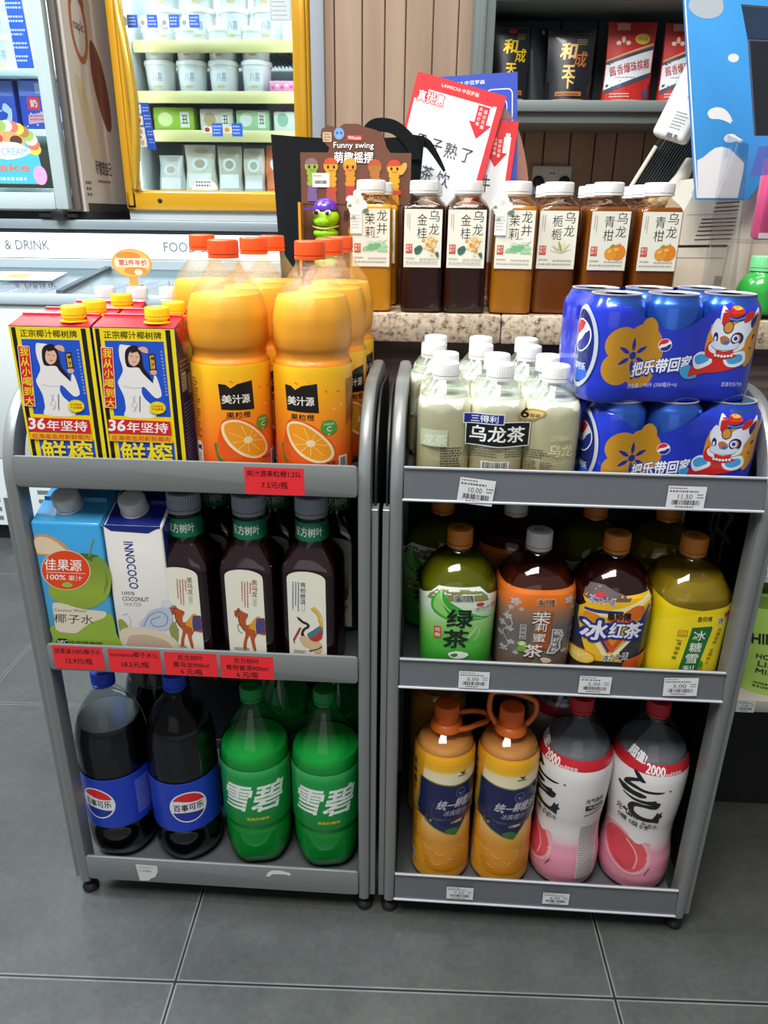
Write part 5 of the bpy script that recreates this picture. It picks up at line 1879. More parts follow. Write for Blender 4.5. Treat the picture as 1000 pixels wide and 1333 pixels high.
def tea_pack(label):
    root = thing('tea_bottle_pack', label, 'bottle pack', group='film wrapped six packs of pale tea')
    r = 31.5
    b = Body([(0, 26, 2.5), (3, 29.5, 3), (10, 31, 3.2), (100, 31, 3.2), (108, 30, 2.8), (116, 26, 2.2), (124, 20.5, 2), (130, 16, 2), (140, 14.5, 2)], step=4)
    cream = zramp([(0.0, 'eedcae'), (0.05, 'e9e2b4'), (0.09, 'efecc8'), (0.112, 'eef0dc')], 0.35)
    for iy in (0, 1):
        for ix in (0, 1, 2):
            loc = ((ix - 1) * 0.063, (iy - 0.5) * 0.063, 0)
            bm = B()
            b.mesh(bm, 40)
            bt = obj('bottle', bm, clear('eef2f0', 0.4, 0.08), root, 50, loc)
            bm = B()
            b.mesh(bm, 40, 0.25, top=112, bottom=0.4)
            obj('label', bm, cream, bt, 50)
            bm = B()
            cap_mesh(bm, 15.8, 131, 150, True, 0.016)
            obj('cap', bm, M('e6e4e0', 0.4, 0, 0.15), bt, 50)
    P, per = hull(3, r + 1.4, 7.0, 100, 10)
    bm = B()
    rows = film_mesh(bm, P, per, [0, 3, 20, 50, 80, 100, 106, 110, 114], 4.0)
    # the loose film drawn in over the caps
    P2, per2 = hull(3, 20, 3.0, 400, 0)
    obj('film', bm, clear('f4f4ee', 0.4, 0.05, bump=0.35, bscale=28), root, 60)
    a = Art(None, rough=0.3, coat=0.4)
    NV, K, WH = '1f2a86', '141318', 'efeeea'
    a.f = trace(530, 340, 110, 0.252, 0.238, 0.0)
    a.poly([(378, 430), (674, 430), (672, 548), (610, 554), (525, 556), (440, 552), (381, 550)], WH)
    a.poly([(383, 434), (670, 434), (668, 545), (608, 550), (525, 552), (442, 548), (385, 546)], K)
    a.t('乌龙茶', 525, 492, 250, 78, WH, 0.035)
    a.rect(368, 392, 554, 444, WH); a.rect(372, 396, 550, 440, NV)
    a.t('三得利', 464, 418, 122, 34, WH, 0.03)
    a.poly(spline([(612, 405), (640, 372), (690, 366), (735, 374), (728, 398), (700, 416), (650, 420)], 4), 'b08a3a')
    a.poly(spline([(625, 405), (650, 380), (690, 374), (726, 380), (720, 396), (696, 410), (650, 412)], 4), 'dcc480')
    a.t('6', 644, 386, 36, 46, K, 0.05); a.t('瓶装', 690, 398, 46, 18, '4a3a1a', 0.02, keep=True)
    a.lines(270, 566, 372, 8, 13, 7, '3a3a34', 21); a.lines(376, 562, 560, 4, 13, 6, '4a4a44', 22); a.lines(565, 564, 790, 4, 12, 6, '4a4a44', 23)
    a.rect(458, 628, 588, 676, 'e9e8dc'); a.bars(464, 632, 582, 674, n=34)
    a.lines(662, 620, 720, 5, 11, 6, '4a4a44', 24); a.lines(730, 624, 786, 5, 11, 6, '4a4a44', 25)
    a.t('龙茶', 232, 530, 118, 56, 'c8cfae', 0.04); a.rect(168, 476, 300, 560, M('bcc6a8', 0.5), True)
    a.t('龙茶', 240, 525, 110, 52, 'dfe3c6', 0.04); a.t('乌龙', 818, 560, 110, 60, 'cdc9a0', 0.04, keep=True); a.t('三得利', 815, 500, 100, 28, 'cdc9a0', 0.03, keep=True)
    a.build('film_print', P, root, gu=3.5, step=0.04)
    return root


tp = tea_pack('pack of pale tea bottles in printed film, at the front beside the blue cans')
tp.location = (0.0835, 0.890, SH_TOP); tp.rotation_euler.z = math.radians(-1)
dup(tp, (0.0700, 1.023, SH_TOP), math.radians(-3), 'pack of pale tea bottles standing behind the front pack')
# ------------------------------------------------------------------ the counter behind the racks
def granite():
    m = bpy.data.materials.new('speckled_granite')
    m.use_nodes = True
    nt = m.node_tree
    N, L = nt.nodes.new, nt.links.new
    b = nt.nodes['Principled BSDF']
    tc = N('ShaderNodeTexCoord')
    n1 = N('ShaderNodeTexNoise'); n1.inputs['Scale'].default_value = 95; n1.inputs['Detail'].default_value = 6; n1.inputs['Roughness'].default_value = 0.7
    n2 = N('ShaderNodeTexVoronoi'); n2.inputs['Scale'].default_value = 160
    L(tc.outputs['Object'], n1.inputs['Vector']); L(tc.outputs['Object'], n2.inputs['Vector'])
    cr = N('ShaderNodeValToRGB')
    e = cr.color_ramp.elements
    e[0].position, e[0].color = 0.36, lin('3a2c22')
    e[1].position, e[1].color = 0.70, lin('d6c09c')
    for p, c in ((0.42, '8b6e50'), (0.48, 'b89a72'), (0.58, 'c8b088')):
        q = e.new(p); q.color = lin(c)
    L(n1.outputs['Fac'], cr.inputs[0])
    mx = N('ShaderNodeMix'); mx.data_type = 'RGBA'; mx.inputs[0].default_value = 0.06
    L(cr.outputs[0], mx.inputs[6]); L(n2.outputs['Color'], mx.inputs[7])
    hs = N('ShaderNodeHueSaturation'); hs.inputs['Saturation'].default_value = 0.75
    L(mx.outputs[2], hs.inputs['Color'])
    L(hs.outputs[0], b.inputs['Base Color'])
    b.inputs['Roughness'].default_value = 0.22
    return m


def walnut():
    m = bpy.data.materials.new('dark_wood_panel')
    m.use_nodes = True
    nt = m.node_tree
    N, L = nt.nodes.new, nt.links.new
    b = nt.nodes['Principled BSDF']
    tc = N('ShaderNodeTexCoord')
    mp = N('ShaderNodeMapping'); mp.inputs['Scale'].default_value = (3, 3, 60); mp.inputs['Rotation'].default_value = (0, 0.25, 0)
    nz = N('ShaderNodeTexNoise'); nz.inputs['Scale'].default_value = 1.5; nz.inputs['Detail'].default_value = 6; nz.inputs['Distortion'].default_value = 0.6
    cr = N('ShaderNodeValToRGB')
    cr.color_ramp.elements[0].position, cr.color_ramp.elements[0].color = 0.3, lin('3f3430')
    cr.color_ramp.elements[1].position, cr.color_ramp.elements[1].color = 0.7, lin('6d5c56')
    L(tc.outputs['Object'], mp.inputs[0]); L(mp.outputs[0], nz.inputs[0]); L(nz.outputs['Fac'], cr.inputs[0]); L(cr.outputs[0], b.inputs['Base Color'])
    b.inputs['Roughness'].default_value = 0.5
    return m


CT = 0.8435
root = thing('shop_counter', 'shop counter with speckled granite edge over dark wood front behind the racks', 'counter', (0.25, 1.35, 0))
bm = B()
box(bm, -0.215 - 0.25, 0.72 - 0.25, 1.165 - 1.35, 1.66 - 1.35, 0, CT - 0.042)
obj('front_panel', bm, walnut(), root)
bm = B()
box(bm, -0.22 - 0.25, 0.106 - 0.25, 1.140 - 1.35, 1.70 - 1.35, CT - 0.042, CT, bev=0.003)
box(bm, 0.107 - 0.25, 0.73 - 0.25, 1.140 - 1.35, 1.70 - 1.35, CT - 0.042, CT, bev=0.003)
obj('granite_top', bm, granite(), root)

# ------------------------------------------------------------------ square tea bottles on the counter
SQ = [(0, 29, 5), (3, 31.5, 6), (10, 32.5, 7), (145, 32.5, 7), (149, 31.5, 6), (156, 27, 4), (161, 22, 2.6), (164, 19.5, 2), (168, 18.5, 2)]
AMB = {
    'gold': (clear('f0b82c', 0.1, 0.0, body=0.7, bodycol='f4b422'), 'fbf6e6'),
    'dark': (clear('5a2412', 0.1, 0.0, body=0.75, bodycol='341410'), 'f4ece4'),
    'amber': (clear('e0962a', 0.1, 0.0, body=0.7, bodycol='d08c1c'), 'f8f0e0'),
    'brown': (clear('c8781c', 0.1, 0.0, body=0.72, bodycol='8f5412'), 'f8eee0'),
}
LEAFY = dict(rough=0.45, coat=0.1)


def sq_label(parent, kind):
    a = Art(None, **LEAFY)
    a.rect(-27.5, 66, 27.5, 146, 'e9e5d4')
    K = '22211d'
    right, left = {'jasmine': ('龙井', '茉莉'), 'osmanthus': ('乌龙', '金桂'), 'gardenia': ('乌龙', '栀栀'), 'mandarin': ('乌龙', '青柑')}[kind]
    a.vt(right, 16, 137, 15, 18, K, 0.0, h=15.5)
    a.vt(left, -1.5, 132, 14.5, 18, K, 0.0, h=15.5)
    a.lines(-20, 140, 4, 1, 4, 1.1, '8a887c', 3, vertical=True); a.lines(-23, 140, -4, 1, 4, 1.1, '8a887c', 4, vertical=True)
    a.rect(-24.5, 85.5, -15, 98.5, 'c4402c')
    a.vt('果熟', -21.8, 95, 4, 5, 'f0dccc', 0.02); a.vt('子了', -17.6, 95, 4, 5, 'f0dccc', 0.02)
    if kind == 'jasmine':
        for k, (x, y, rx, ry, c) in enumerate(((-4, 91, 9, 5, '8fc296'), (6, 93, 12, 7, '74b27e'), (17, 90, 8, 5, '9fcaa0'), (0, 101, 6, 3, 'c3d8b8'), (14, 102, 7, 3, 'c3d8b8'), (20, 97, 5, 3, 'b4d0a8'))):
            a.poly([(x + rx * math.cos(t), y - 3 + ry * 1.5 * math.sin(t)) for t in [i * PI / 12 for i in range(13)]], c)
        a.line([(6, 107), (12, 108)], .6, '6a6a5a'); a.line([(18, 100), (24, 104)], .6, '4a6a4a', True)
    elif kind == 'osmanthus':
        a.poly(spline([(-12, 92), (-4, 97), (0, 93), (-3, 86), (-10, 84)], 4), '3a6a5c'); a.line([(-12, 91), (0, 92)], .8, '22463c')
        rnd = random.Random(4)
        for k in range(26):
            x, y = 11 + rnd.gauss(0, 5.5), 96 + rnd.gauss(0, 6)
            c = rnd.choice(('d9a04a', 'e6bd74', 'f0d6a0', 'c98a34'))
            a.ly += (k % 3 == 0)
            for q in range(4):
                t = q * PI / 2 + k
                a.oval(x + 1.6 * math.cos(t), y + 1.6 * math.sin(t), 1.6, 1.2, c, rot=t, n=8, keep=True)
        a.poly(spline([(18, 86), (23, 88), (24, 80)], 3), '3a6a4c')
    elif kind == 'gardenia':
        for k, t in enumerate((0.4, 0.9, 1.4, 1.9, 2.5, 2.9)):
            a.poly(spline([(8, 88), (8 + 9 * math.cos(t) - 2, 88 + 9 * math.sin(t)), (8 + 18 * math.cos(t), 88 + 18 * math.sin(t)), (8 + 9 * math.cos(t) + 2, 88 + 9 * math.sin(t) + 1)], 4), ('9aa86a', 'c2c494', 'e4dcb8')[k % 3])
    else:
        a.oval(15, 91, 11, 11, 'd9821e'); a.oval(4, 89, 8.5, 8.5, 'e39428'); a.oval(12, 95, 4, 2, 'f0b45a'); a.oval(3, 92, 3, 2, 'f0b45a')
        a.line([(15, 101), (17, 104)], .9, '5a6a2a'); a.poly(spline([(2, 97), (6, 102), (10, 100)], 3), '7a9a3a')
        a.line([(4, 89), (9, 95)], .6, 'b8661a')
    a.lines(-24, 78, -8, 1, 2, 1.6, '8e8c82', 6); a.lines(-4, 77, 25, 1, 2, 2.0, 'a8a698', 7); a.lines(-24, 72, 25, 1, 2, 2.0, 'a8a698', 8)
    a.line([(-27.5, 66.5), (27.5, 66.5)], .5, 'c9c4b0')
    # narrow print on the right-hand face
    a.build('front_label', plane_map((0, -0.0327, 0), (1, 0, 0), (0, 0, 1), (0, -1, 0)), parent, step=0.03)


def counter_tea(label, kind, tone, tag_card=False):
    root = thing('fruit_tea_bottle', label, 'bottle', group='square fruit tea bottles on the counter')
    b = Body(SQ, step=3)
    liq, tint = AMB[tone]
    shell(b, clear(tint, 0.35, 0.02), root, 72)
    fill('tea', b, 152, liq, root, 1.2, bottom=2.5)
    screw_cap(root, 21.5, 167, 185, M('e4e2dc', 0.42, 0, 0.1), ridge=0.012)
    sq_label(root, kind)
    a = Art(None, **LEAFY)
    a.rect(-8, 66, 8, 146, 'd9d2b0')
    a.build('side_label', plane_map((0.0327, 0, 0), (0, 1, 0), (0, 0, 1), (1, 0, 0)), root)
    if tag_card:
        a = Art(None, rough=0.6)
        for k, (x, y, r) in enumerate(((-20, 158, 9), (-27, 150, 8), (-14, 150, 9), (-23, 144, 9), (-30, 158, 6), (-20, 166, 6))):
            a.oval(x, y, r, r * .85, 'e6e6e0', keep=k > 0, n=20)
        a.rect(-30, 112, -13, 148, 'e6e6e0', True)
        a.poly(spline([(-12, 144), (-6, 146), (-3, 143), (-8, 141)], 3), '5a7a5a'); a.poly(spline([(-34, 148), (-30, 152), (-28, 148)], 3), '6a8a6a'); a.poly(spline([(-30, 132), (-24, 136), (-22, 131)], 3), '8aa48a')
        a.lines(-28, 136, -15, 5, -4.2, 1.3, 'b0aca4', 5)
        a.oval(-20, 156, 3, 3, 'd6d6cc')
        a.build('hang_tag', plane_map((0, -0.0350, 0), (1, 0, 0), (0, 0, 1), (0, -1, 0)), root, step=0.03)
    return root


Y1 = 1.186
specs = [(-0.0935, 'jasmine', 'gold', True, 4, 'golden jasmine tea bottle with white flower tag beside the toy card'),
         (-0.0150, 'osmanthus', 'dark', False, 0, 'dark osmanthus tea bottle beside the tagged golden bottle at the row\'s start'),
         (0.0490, 'osmanthus', 'dark', False, -1, 'dark osmanthus tea bottle, second of the two dark ones on the counter'),
         (0.1200, 'jasmine', 'amber', True, -3, 'amber jasmine tea bottle with white flower tag beside the second dark bottle'),
         (0.1825, 'gardenia', 'brown', False, -2, 'brown gardenia tea bottle with pale leaf picture behind the soda cans\' near corner'),
         (0.2520, 'mandarin', 'brown', False, 2, 'brown mandarin tea bottle, inner one of the two with an orange fruit picture'),
         (0.3240, 'mandarin', 'brown', False, 1, 'brown mandarin tea bottle, outermost on the counter next to the white machine')]
proto = {}
for x, kind, tone, card, rz, l in specs:
    y = Y1 + (0.012 if kind == 'gardenia' else 0)
    key = (kind, tone, card)
    if key not in proto:
        proto[key] = counter_tea(l, kind, tone, card)
        o = proto[key]
        o.location = (x, y, CT)
        o.rotation_euler.z = math.radians(rz)
    else:
        dup(proto[key], (x, y, CT), math.radians(rz), l)
# the rows behind carry no flower tags
plain = {'jasmine': None}
names = ['golden', 'dark', 'second dark', 'amber', 'gardenia', 'inner mandarin', 'outer mandarin']
gold_plain = None
for row, dy, word in ((0, 0.071, 'second row'), (1, 0.142, 'third row')):
    for i, (x, kind, tone, card, rz, l) in enumerate(specs):
        if i in (0, 3):
            continue
        dup(proto[(kind, tone, card)], (x + 0.003 * (row + 1), Y1 + 0.014 + dy, CT), math.radians(rz * 0.5),
            '%s tea bottle on the counter, white cap behind the %s bottle' % (word, names[i]))
for i, tone in ((0, 'gold'), (3, 'amber')):
    x = specs[i][0]
    p = counter_tea('second row tea bottle on the counter, white cap behind the %s bottle' % names[i], 'jasmine', tone)
    p.location = (x + 0.006, Y1 + 0.085, CT)
    dup(p, (x + 0.008, Y1 + 0.156, CT), 0, 'third row tea bottle on the counter, white cap behind the %s bottle' % names[i])


# ------------------------------------------------------------------ black tote bag
root = thing('tote_bag', 'black cloth tote bag standing on the counter behind the brown toy card', 'bag', (-0.150, 1.39, CT))
CLOTH = M('0e0f12', 0.85, bump=0.4, bscale=1500, spec=0.2)
bm = B()
nx, nz = 14, 12
front, back = [], []
for j in range(nz + 1):
    z = 0.262 * j / nz
    fr, bk = [], []
    for i in range(nx + 1):
        s = i / nx * 2 - 1
        taper = 1 - 0.11 * (1 - j / nz)
        x = s * 0.130 * taper - 0.006 * (1 - j / nz)
        bulge = 0.030 * (1 - s * s) ** 0.6 * (1 - 0.65 * j / nz) + 0.004
        wob = 0.003 * math.sin(5 * s + 4 * j / nz)
        sag = -0.006 * (1 - s * s) * (j / nz) ** 3
        fr.append(bm.verts.new((x, -bulge + wob, z + sag)))
        bk.append(bm.verts.new((x, bulge + wob, z + sag)))
    front.append(fr); back.append(bk)
for G in (front, back):
    for j in range(nz):
        for i in range(nx):
            bm.faces.new((G[j][i], G[j][i + 1], G[j + 1][i + 1], G[j + 1][i]))
for j in range(nz):
    bm.faces.new((front[j][0], back[j][0], back[j + 1][0], front[j + 1][0]))
    bm.faces.new((front[j][nx], back[j][nx], back[j + 1][nx], front[j + 1][nx]))
for i in range(nx):
    bm.faces.new((front[0][i], front[0][i + 1], back[0][i + 1], back[0][i]))
obj('bag_body', bm, CLOTH, root, 60)
for y, pts in ((-0.010, [(0.030, 0.250), (0.0385, 0.2695), (0.0525, 0.2765), (0.0765, 0.274), (0.0955, 0.262), (0.111, 0.245), (0.114, 0.225)]),
               (0.010, [(0.090, 0.250), (0.1005, 0.256), (0.1305, 0.253), (0.1445, 0.240), (0.1585, 0.220), (0.166, 0.208)])):
    bm = B()
    p2 = spline(pts, 6, False)
    rows = []
    for i, (x, z) in enumerate(p2):
        q = p2[min(i + 1, len(p2) - 1)]; p_ = p2[max(i - 1, 0)]
        dx, dz = q[0] - p_[0], q[1] - p_[1]
        d = math.hypot(dx, dz) or 1
        nx_, nz_ = -dz / d, dx / d
        t = 0.0105 if y < 0 else 0.0105 - 0.0085 * i / (len(p2) - 1)
        w = 0.0011
        rows.append([bm.verts.new((x + nx_ * t, y - w, z + nz_ * t)), bm.verts.new((x + nx_ * t, y + w, z + nz_ * t)),
                     bm.verts.new((x - nx_ * t, y + w, z - nz_ * t)), bm.verts.new((x - nx_ * t, y - w, z - nz_ * t))])
    for A, C in zip(rows, rows[1:]):
        for k in range(4):
            bm.faces.new((A[k], A[(k + 1) % 4], C[(k + 1) % 4], C[k]))
    bm.faces.new(rows[0]); bm.faces.new(rows[-1][::-1])
    obj('strap', bm, CLOTH, root, 60)

# ------------------------------------------------------------------ brown toy display box with header card
BRN = M('6a4230', 0.4, 0, 0.2)
root = thing('toy_display_card', 'brown header card of a toy display box printed with caterpillar figures and white title', 'display box', (-0.128, 1.30, CT))
W2 = 89
bm = B()
out = [(-W2, 0), (W2, 0), (W2, 229), (56, 229), (50, 236), (46, 247), (42, 258), (30, 262), (14, 266), (4, 270), (-18, 270), (-28, 264), (-44, 268), (-54, 262), (-56, 252), (-48, 242), (-42, 236), (-44, 229), (-W2, 229)]
prism(bm, [(x / 1000, z / 1000) for x, z in out], 0.0, 0.002, 'y')
obj('header_card', bm, BRN, root)
bm = B()
box(bm, -W2 / 1000, W2 / 1000, -0.030, 0.0, 0, 0.055, bev=0.001)
box(bm, -W2 / 1000 - 0.001, -W2 / 1000 + 0.003, -0.030, 0.0, 0, 0.155, 1)
obj('tray', bm, [M('5a382a', 0.45), M('d8912a', 0.4)], root)
a = Art(None, rough=0.35, coat=0.2)
a.rect(-W2, 152, W2, 153.2, '3c2418')
a.oval(-26, 256, 8.2, 8.6, '6f9fd8'); a.oval(-29, 257, 1.2, 1.6, '1a2440'); a.oval(-22.5, 257, 1.2, 1.6, '1a2440', keep=True); a.oval(-26, 252, 2, 1.2, 'e8a0a0', keep=True)
a.rrect(-14, 246.5, 11, 254, 1.5, 'c8382c'); a.t('Whistle', -1.5, 250.2, 20, 4.6, 'f4dcd2', 0.03)
a.rrect(-52, 244, -38, 258, 1.5, 'c9b08c'); a.lines(-50, 254, -40, 3, -4, 1.6, '6a4a32', 3)
for k, (c, b_) in enumerate((('22120c', 0.12), ('f6f3ee', 0.02))):
    a.t('Funny swing', -3, 238.5, 64, 11, c, b_); a.t('萌趣摇摆', -3, 226 - 4, 62, 16, c, b_ + 0.02, keep=True)


def grub(a, x, z, s, c1, c2, c3, dim=False):
    """printed caterpillar figure with cap"""
    for k in range(4):
        a.rrect(x - 8 * s + (k % 2), z - (14 + 7.5 * k) * s, x + 8 * s + (k % 2), z - (6.5 + 7.5 * k) * s, 3 * s, c1 if k < 3 else c3, keep=k > 0)
    a.poly([(x - 7 * s, z - 36 * s), (x + 7 * s, z - 36 * s), (x + 9 * s, z - 52 * s), (x - 8 * s, z - 52 * s)], c3)
    a.oval(x, z, 11 * s, 9.5 * s, c1)
    a.poly([(x + 10.5 * s * math.cos(t), z + 3 * s + 9 * s * math.sin(t)) for t in [i * PI / 10 for i in range(11)]] + [(x - 15 * s, z + 2 * s)], c2)
    if not dim:
        a.oval(x - 4 * s, z - 1 * s, 1.8 * s, 2.4 * s, '241a14'); a.oval(x + 5 * s, z - 1 * s, 1.8 * s, 2.4 * s, '241a14', keep=True)
        a.line([(x - 3 * s, z - 5 * s), (x + 1 * s, z - 6.3 * s), (x + 5 * s, z - 5 * s)], 1.0 * s, '8a4a2a')


grub(a, -71, 209, 1.0, '8fae3a', '8a6a72', '7a5a8c')
grub(a, -40, 209, 1.05, 'd8a02a', 'c8552a', 'b8503a')
grub(a, -9, 209, 1.0, 'd08a2a', 'd8a02a', 'b03c3a')
grub(a, 31, 208, 1.0, 'a8682a', 'b0522a', '8a4a2a', True)
grub(a, 62, 207, 1.05, 'dca024', 'c8452a', 'c88a24')
a.rrect(-70, 178, -42, 199, 0.6, 'dfdcd6'); a.lines(-68, 194, -54, 1, 3, 1.5, '7a7a78', 4); a.bars(-66, 183, -46, 188)
a.oval(76, 206, 5, 10, 'd8a04a', rot=-.5)
a.rrect(58, 168, 74, 174, 1.2, 'c8382c')
a.t('乐', -14, 136, 12, 15, '241610', 0.06); a.oval(-4, 112, 8, 8, 'd8a02a')
a.build('card_print', FRONT(0, -0.0003, 0), root, step=0.03)


def caterpillar_toy(label, body, capc, loc, rz=0, s=1.0):
    """segmented whistle toy: stacked rings, round head, eyes and peaked cap"""
    root = thing('caterpillar_toy', label, 'toy', loc, rz, 'caterpillar whistle toys')
    bm = B()
    g = M(body, 0.22, 0, 0.5)
    pr = [(6, 0)]
    for k in range(4):
        z = 1 + k * 15
        pr += [(14, z), (19 + (k % 2), z + 4), (20 + (k % 2), z + 7.5), (19 + (k % 2), z + 11), (14, z + 14)]
    pr += [(8, 63)]
    lathe(bm, [(r * s, z * s) for r, z in pr], 40)
    obj('body', bm, g, root, 70)
    bm = B()
    bmesh.ops.create_uvsphere(bm, u_segments=32, v_segments=20, radius=1, matrix=Matrix.Translation((0, -0.001, 0.077 * s)) @ Matrix.Diagonal((0.0225 * s, 0.020 * s, 0.0175 * s, 1)))
    bmesh.ops.create_uvsphere(bm, u_segments=24, v_segments=12, radius=1, matrix=Matrix.Translation((-0.004 * s, -0.014 * s, 0.071 * s)) @ Matrix.Diagonal((0.0135 * s, 0.010 * s, 0.008 * s, 1)))
    hd = obj('head', bm, g, root, 70)
    for dx in (-0.011, 0.006):
        bm = B()
        bmesh.ops.create_uvsphere(bm, u_segments=16, v_segments=10, radius=0.0058 * s, matrix=Matrix.Translation((dx * s, -0.0165 * s, 0.0835 * s)))
        bmesh.ops.create_uvsphere(bm, u_segments=12, v_segments=8, radius=0.0030 * s, matrix=Matrix.Translation((dx * s - 0.0005, -0.0212 * s, 0.0835 * s)))
        for f_ in bm.faces:
            f_.material_index = 1 if f_.calc_center_median().y < -0.0190 * s and (f_.calc_center_median() - Vector((dx * s - 0.0005, -0.0212 * s, 0.0835 * s))).length < 0.0034 * s else 0
        obj('eye', bm, [M('f0f0ea', 0.2, 0, 0.5), M('17130f', 0.2, 0, 0.5)], hd, 70)
    bm = B()
    lathe(bm, [(20.5 * s, 88 * s), (20.8 * s, 90 * s), (18.5 * s, 97 * s), (13 * s, 103 * s), (5 * s, 106 * s), (1.5 * s, 106.6 * s)], 40)
    prism(bm, [(0.020 * s * math.cos(t) - 0.014 * s, 0.016 * s * math.sin(t) - 0.012 * s) for t in [PI * 0.75 + i * PI * 0.85 / 12 for i in range(13)]], 0.0885 * s, 0.0905 * s, 'z')
    obj('peaked_cap', bm, M(capc, 0.25, 0, 0.5), root, 60)
    bm = B()
    tube(bm, [(0.021 * s * math.cos(t), 0.020 * s * math.sin(t) - 0.001, 0.062 * s + 0.002 * math.cos(2 * t)) for t in [i * 2 * PI / 24 for i in range(24)]], 0.0018 * s, 8, closed=True)
    obj('collar', bm, M('b9a25a', 0.3, 0.4), root, 70)
    return root


caterpillar_toy('green caterpillar toy in a purple cap standing up from the brown display box', '9be01c', '5a2ea8', (-0.176, 1.287, CT + 0.0555 - 0.0))

# ------------------------------------------------------------------ price posters and their holder
yP = 1.44
root = thing('poster_holder', 'rose tinted clear round holder behind the price posters', 'sign holder', (0.055, yP + 0.02, CT))
ROSE = clear('f2bfa4', 0.6, 0.08, body=0.35, bodycol='e2a78c')
bm = B()
pts = [(-0.098, 0.0), (0.108, 0.0), (0.115, 0.15), (0.105, 0.23), (0.075, 0.30), (0.02, 0.335), (-0.04, 0.325), (-0.088, 0.28), (-0.112, 0.21)]
prism(bm, spline(pts, 5), 0.004, 0.008, 'y')
obj('backplate', bm, ROSE, root)
bm = B()
box(bm, -0.10, 0.115, -0.03, 0.05, 0, 0.012, bev=0.002)
obj('foot', bm, ROSE, root)


def poster_sheet(label, ox, oz, w, h, rot, y, art, thick=0.0012):
    """sheet with lower-left corner at (ox, oz), turned by rot in its own plane, leaning back a little"""
    o = thing('price_poster', label, 'poster', (ox, y, oz), 0, 'price posters on the counter')
    o.rotation_euler = (math.radians(-4), 0, 0)
    c, s = math.cos(rot), math.sin(rot)
    P = lambda u, v: ((u * c - v * s) / 1000, (u * s + v * c) / 1000)
    bm = B()
    prism(bm, [P(0, 0), P(w, 0), P(w, h), P(0, h)], 0, thick, 'y')
    obj('sheet', bm, M('e6e4e2', 0.5), o)
    a = Art(None, rough=0.35, coat=0.3)
    art(a, w, h)
    a.build('sheet_print', plane_map((0, 0, 0), (c, 0, s), (-s, 0, c), (0, -1, 0)), o, step=0.03)
    return o


def arrow(a, cx, cy, w, h, txt):
    R_ = 'd22a32'
    a.poly([(cx - w * .26, cy + h / 2), (cx + w * .26, cy + h / 2), (cx + w * .26, cy - h * .02), (cx + w / 2, cy - h * .02), (cx, cy - h / 2), (cx - w / 2, cy - h * .02), (cx - w * .26, cy - h * .02)], R_)
    a.vt(txt[:4], cx - w * .11, cy + h * .40, w * .15, h * .15, 'f4e4e0', 0.02)
    a.vt(txt[4:], cx + w * .11, cy + h * .34, w * .15, h * .15, 'f4e4e0', 0.02)


def art_white(a, w, h):
    R_ = 'd93336'
    a.rect(0, 0, w, h, 'e7e6e6')
    a.rect(w * .93, 0, w, h, R_); a.rect(0, h - 22, w, h, R_, True); a.rect(0, h * .25, 5, h, R_, True)
    a.rect(0, h - 40, 26, h, R_, True)
    a.t('LAWECHI 中百罗森', w * .50, h - 10, w * .42, 6.5, 'f2dcd8', 0.03)
    for k, (c, b_) in enumerate(((R_, 0.16), ('f6efec', 0.03))):
        a.t('真优惠', 33, h - 34, 46, 17, c, b_)
    arrow(a, w * .80, h - 50, 40, 52, '从前价格现价优惠')
    a.rect(w * .89, h - 46, w * .93, h - 20, 'e7e6e6')
    K = '3c3c40'
    for ch, x, y, s in (('果', 35, 102, 19), ('子', 63, 104, 20), ('熟', 90, 105, 23), ('了', 118, 106, 20), ('茶', 59, 150, 22), ('饮', 89, 153, 23)):
        a.t(ch, x, h - y, s, s * 1.1, K, -0.012)


def art_small(a, w, h):
    R_ = 'd93336'
    a.rect(0, 0, w, h, 'e2e1e1')
    a.rect(0, h - 26, w, h, R_); a.rect(w - 9, 0, w, h, R_, True)
    arrow(a, w * .66, h - 51, 38, 50, '从前价格现价优惠')
    a.rect(w - 19, h - 42, w - 11, h - 20, 'e2e1e1')
    a.t('件', w * .49, h - 104, 24, 29, '3c3c40', -0.012)


def art_blue(a, w, h):
    a.rect(0, 0, w, h, '3b4fb0')
    a.t('LAWECHI 中百罗森', w * .36, h - 12, w * .52, 6.5, 'dfe4f6', 0.03)
    a.rrect(w - 54, h - 86, w - 8, h - 24, 9, 'e0e6f6'); a.rrect(w - 52.4, h - 84.4, w - 9.6, h - 25.6, 8, '3b4fb0')
    a.ring(w - 34, h - 52, 17, 17, 1.6, 'e0e6f6'); a.ring(w - 34, h - 52, 9, 9, 1.4, 'e0e6f6', True)
    a.t('Cafe', w - 30, h - 78, 16, 6, 'e0e6f6', 0.02)


poster_sheet('blue poster with white cup emblem standing behind the two white ones', 0.001, CT + 0.155, 147, 205, math.radians(3.5), yP + 0.0145, art_blue)
poster_sheet('smaller red edged white poster under the blue one with a single handwritten mark', 0.030, 0.908, 92, 236, math.radians(-5.0), yP + 0.004, art_small)
poster_sheet('large red edged white price poster with two handwritten lines, tilted over the others', -0.095, 0.973, 158, 245, math.radians(-14), yP - 0.001, art_white)

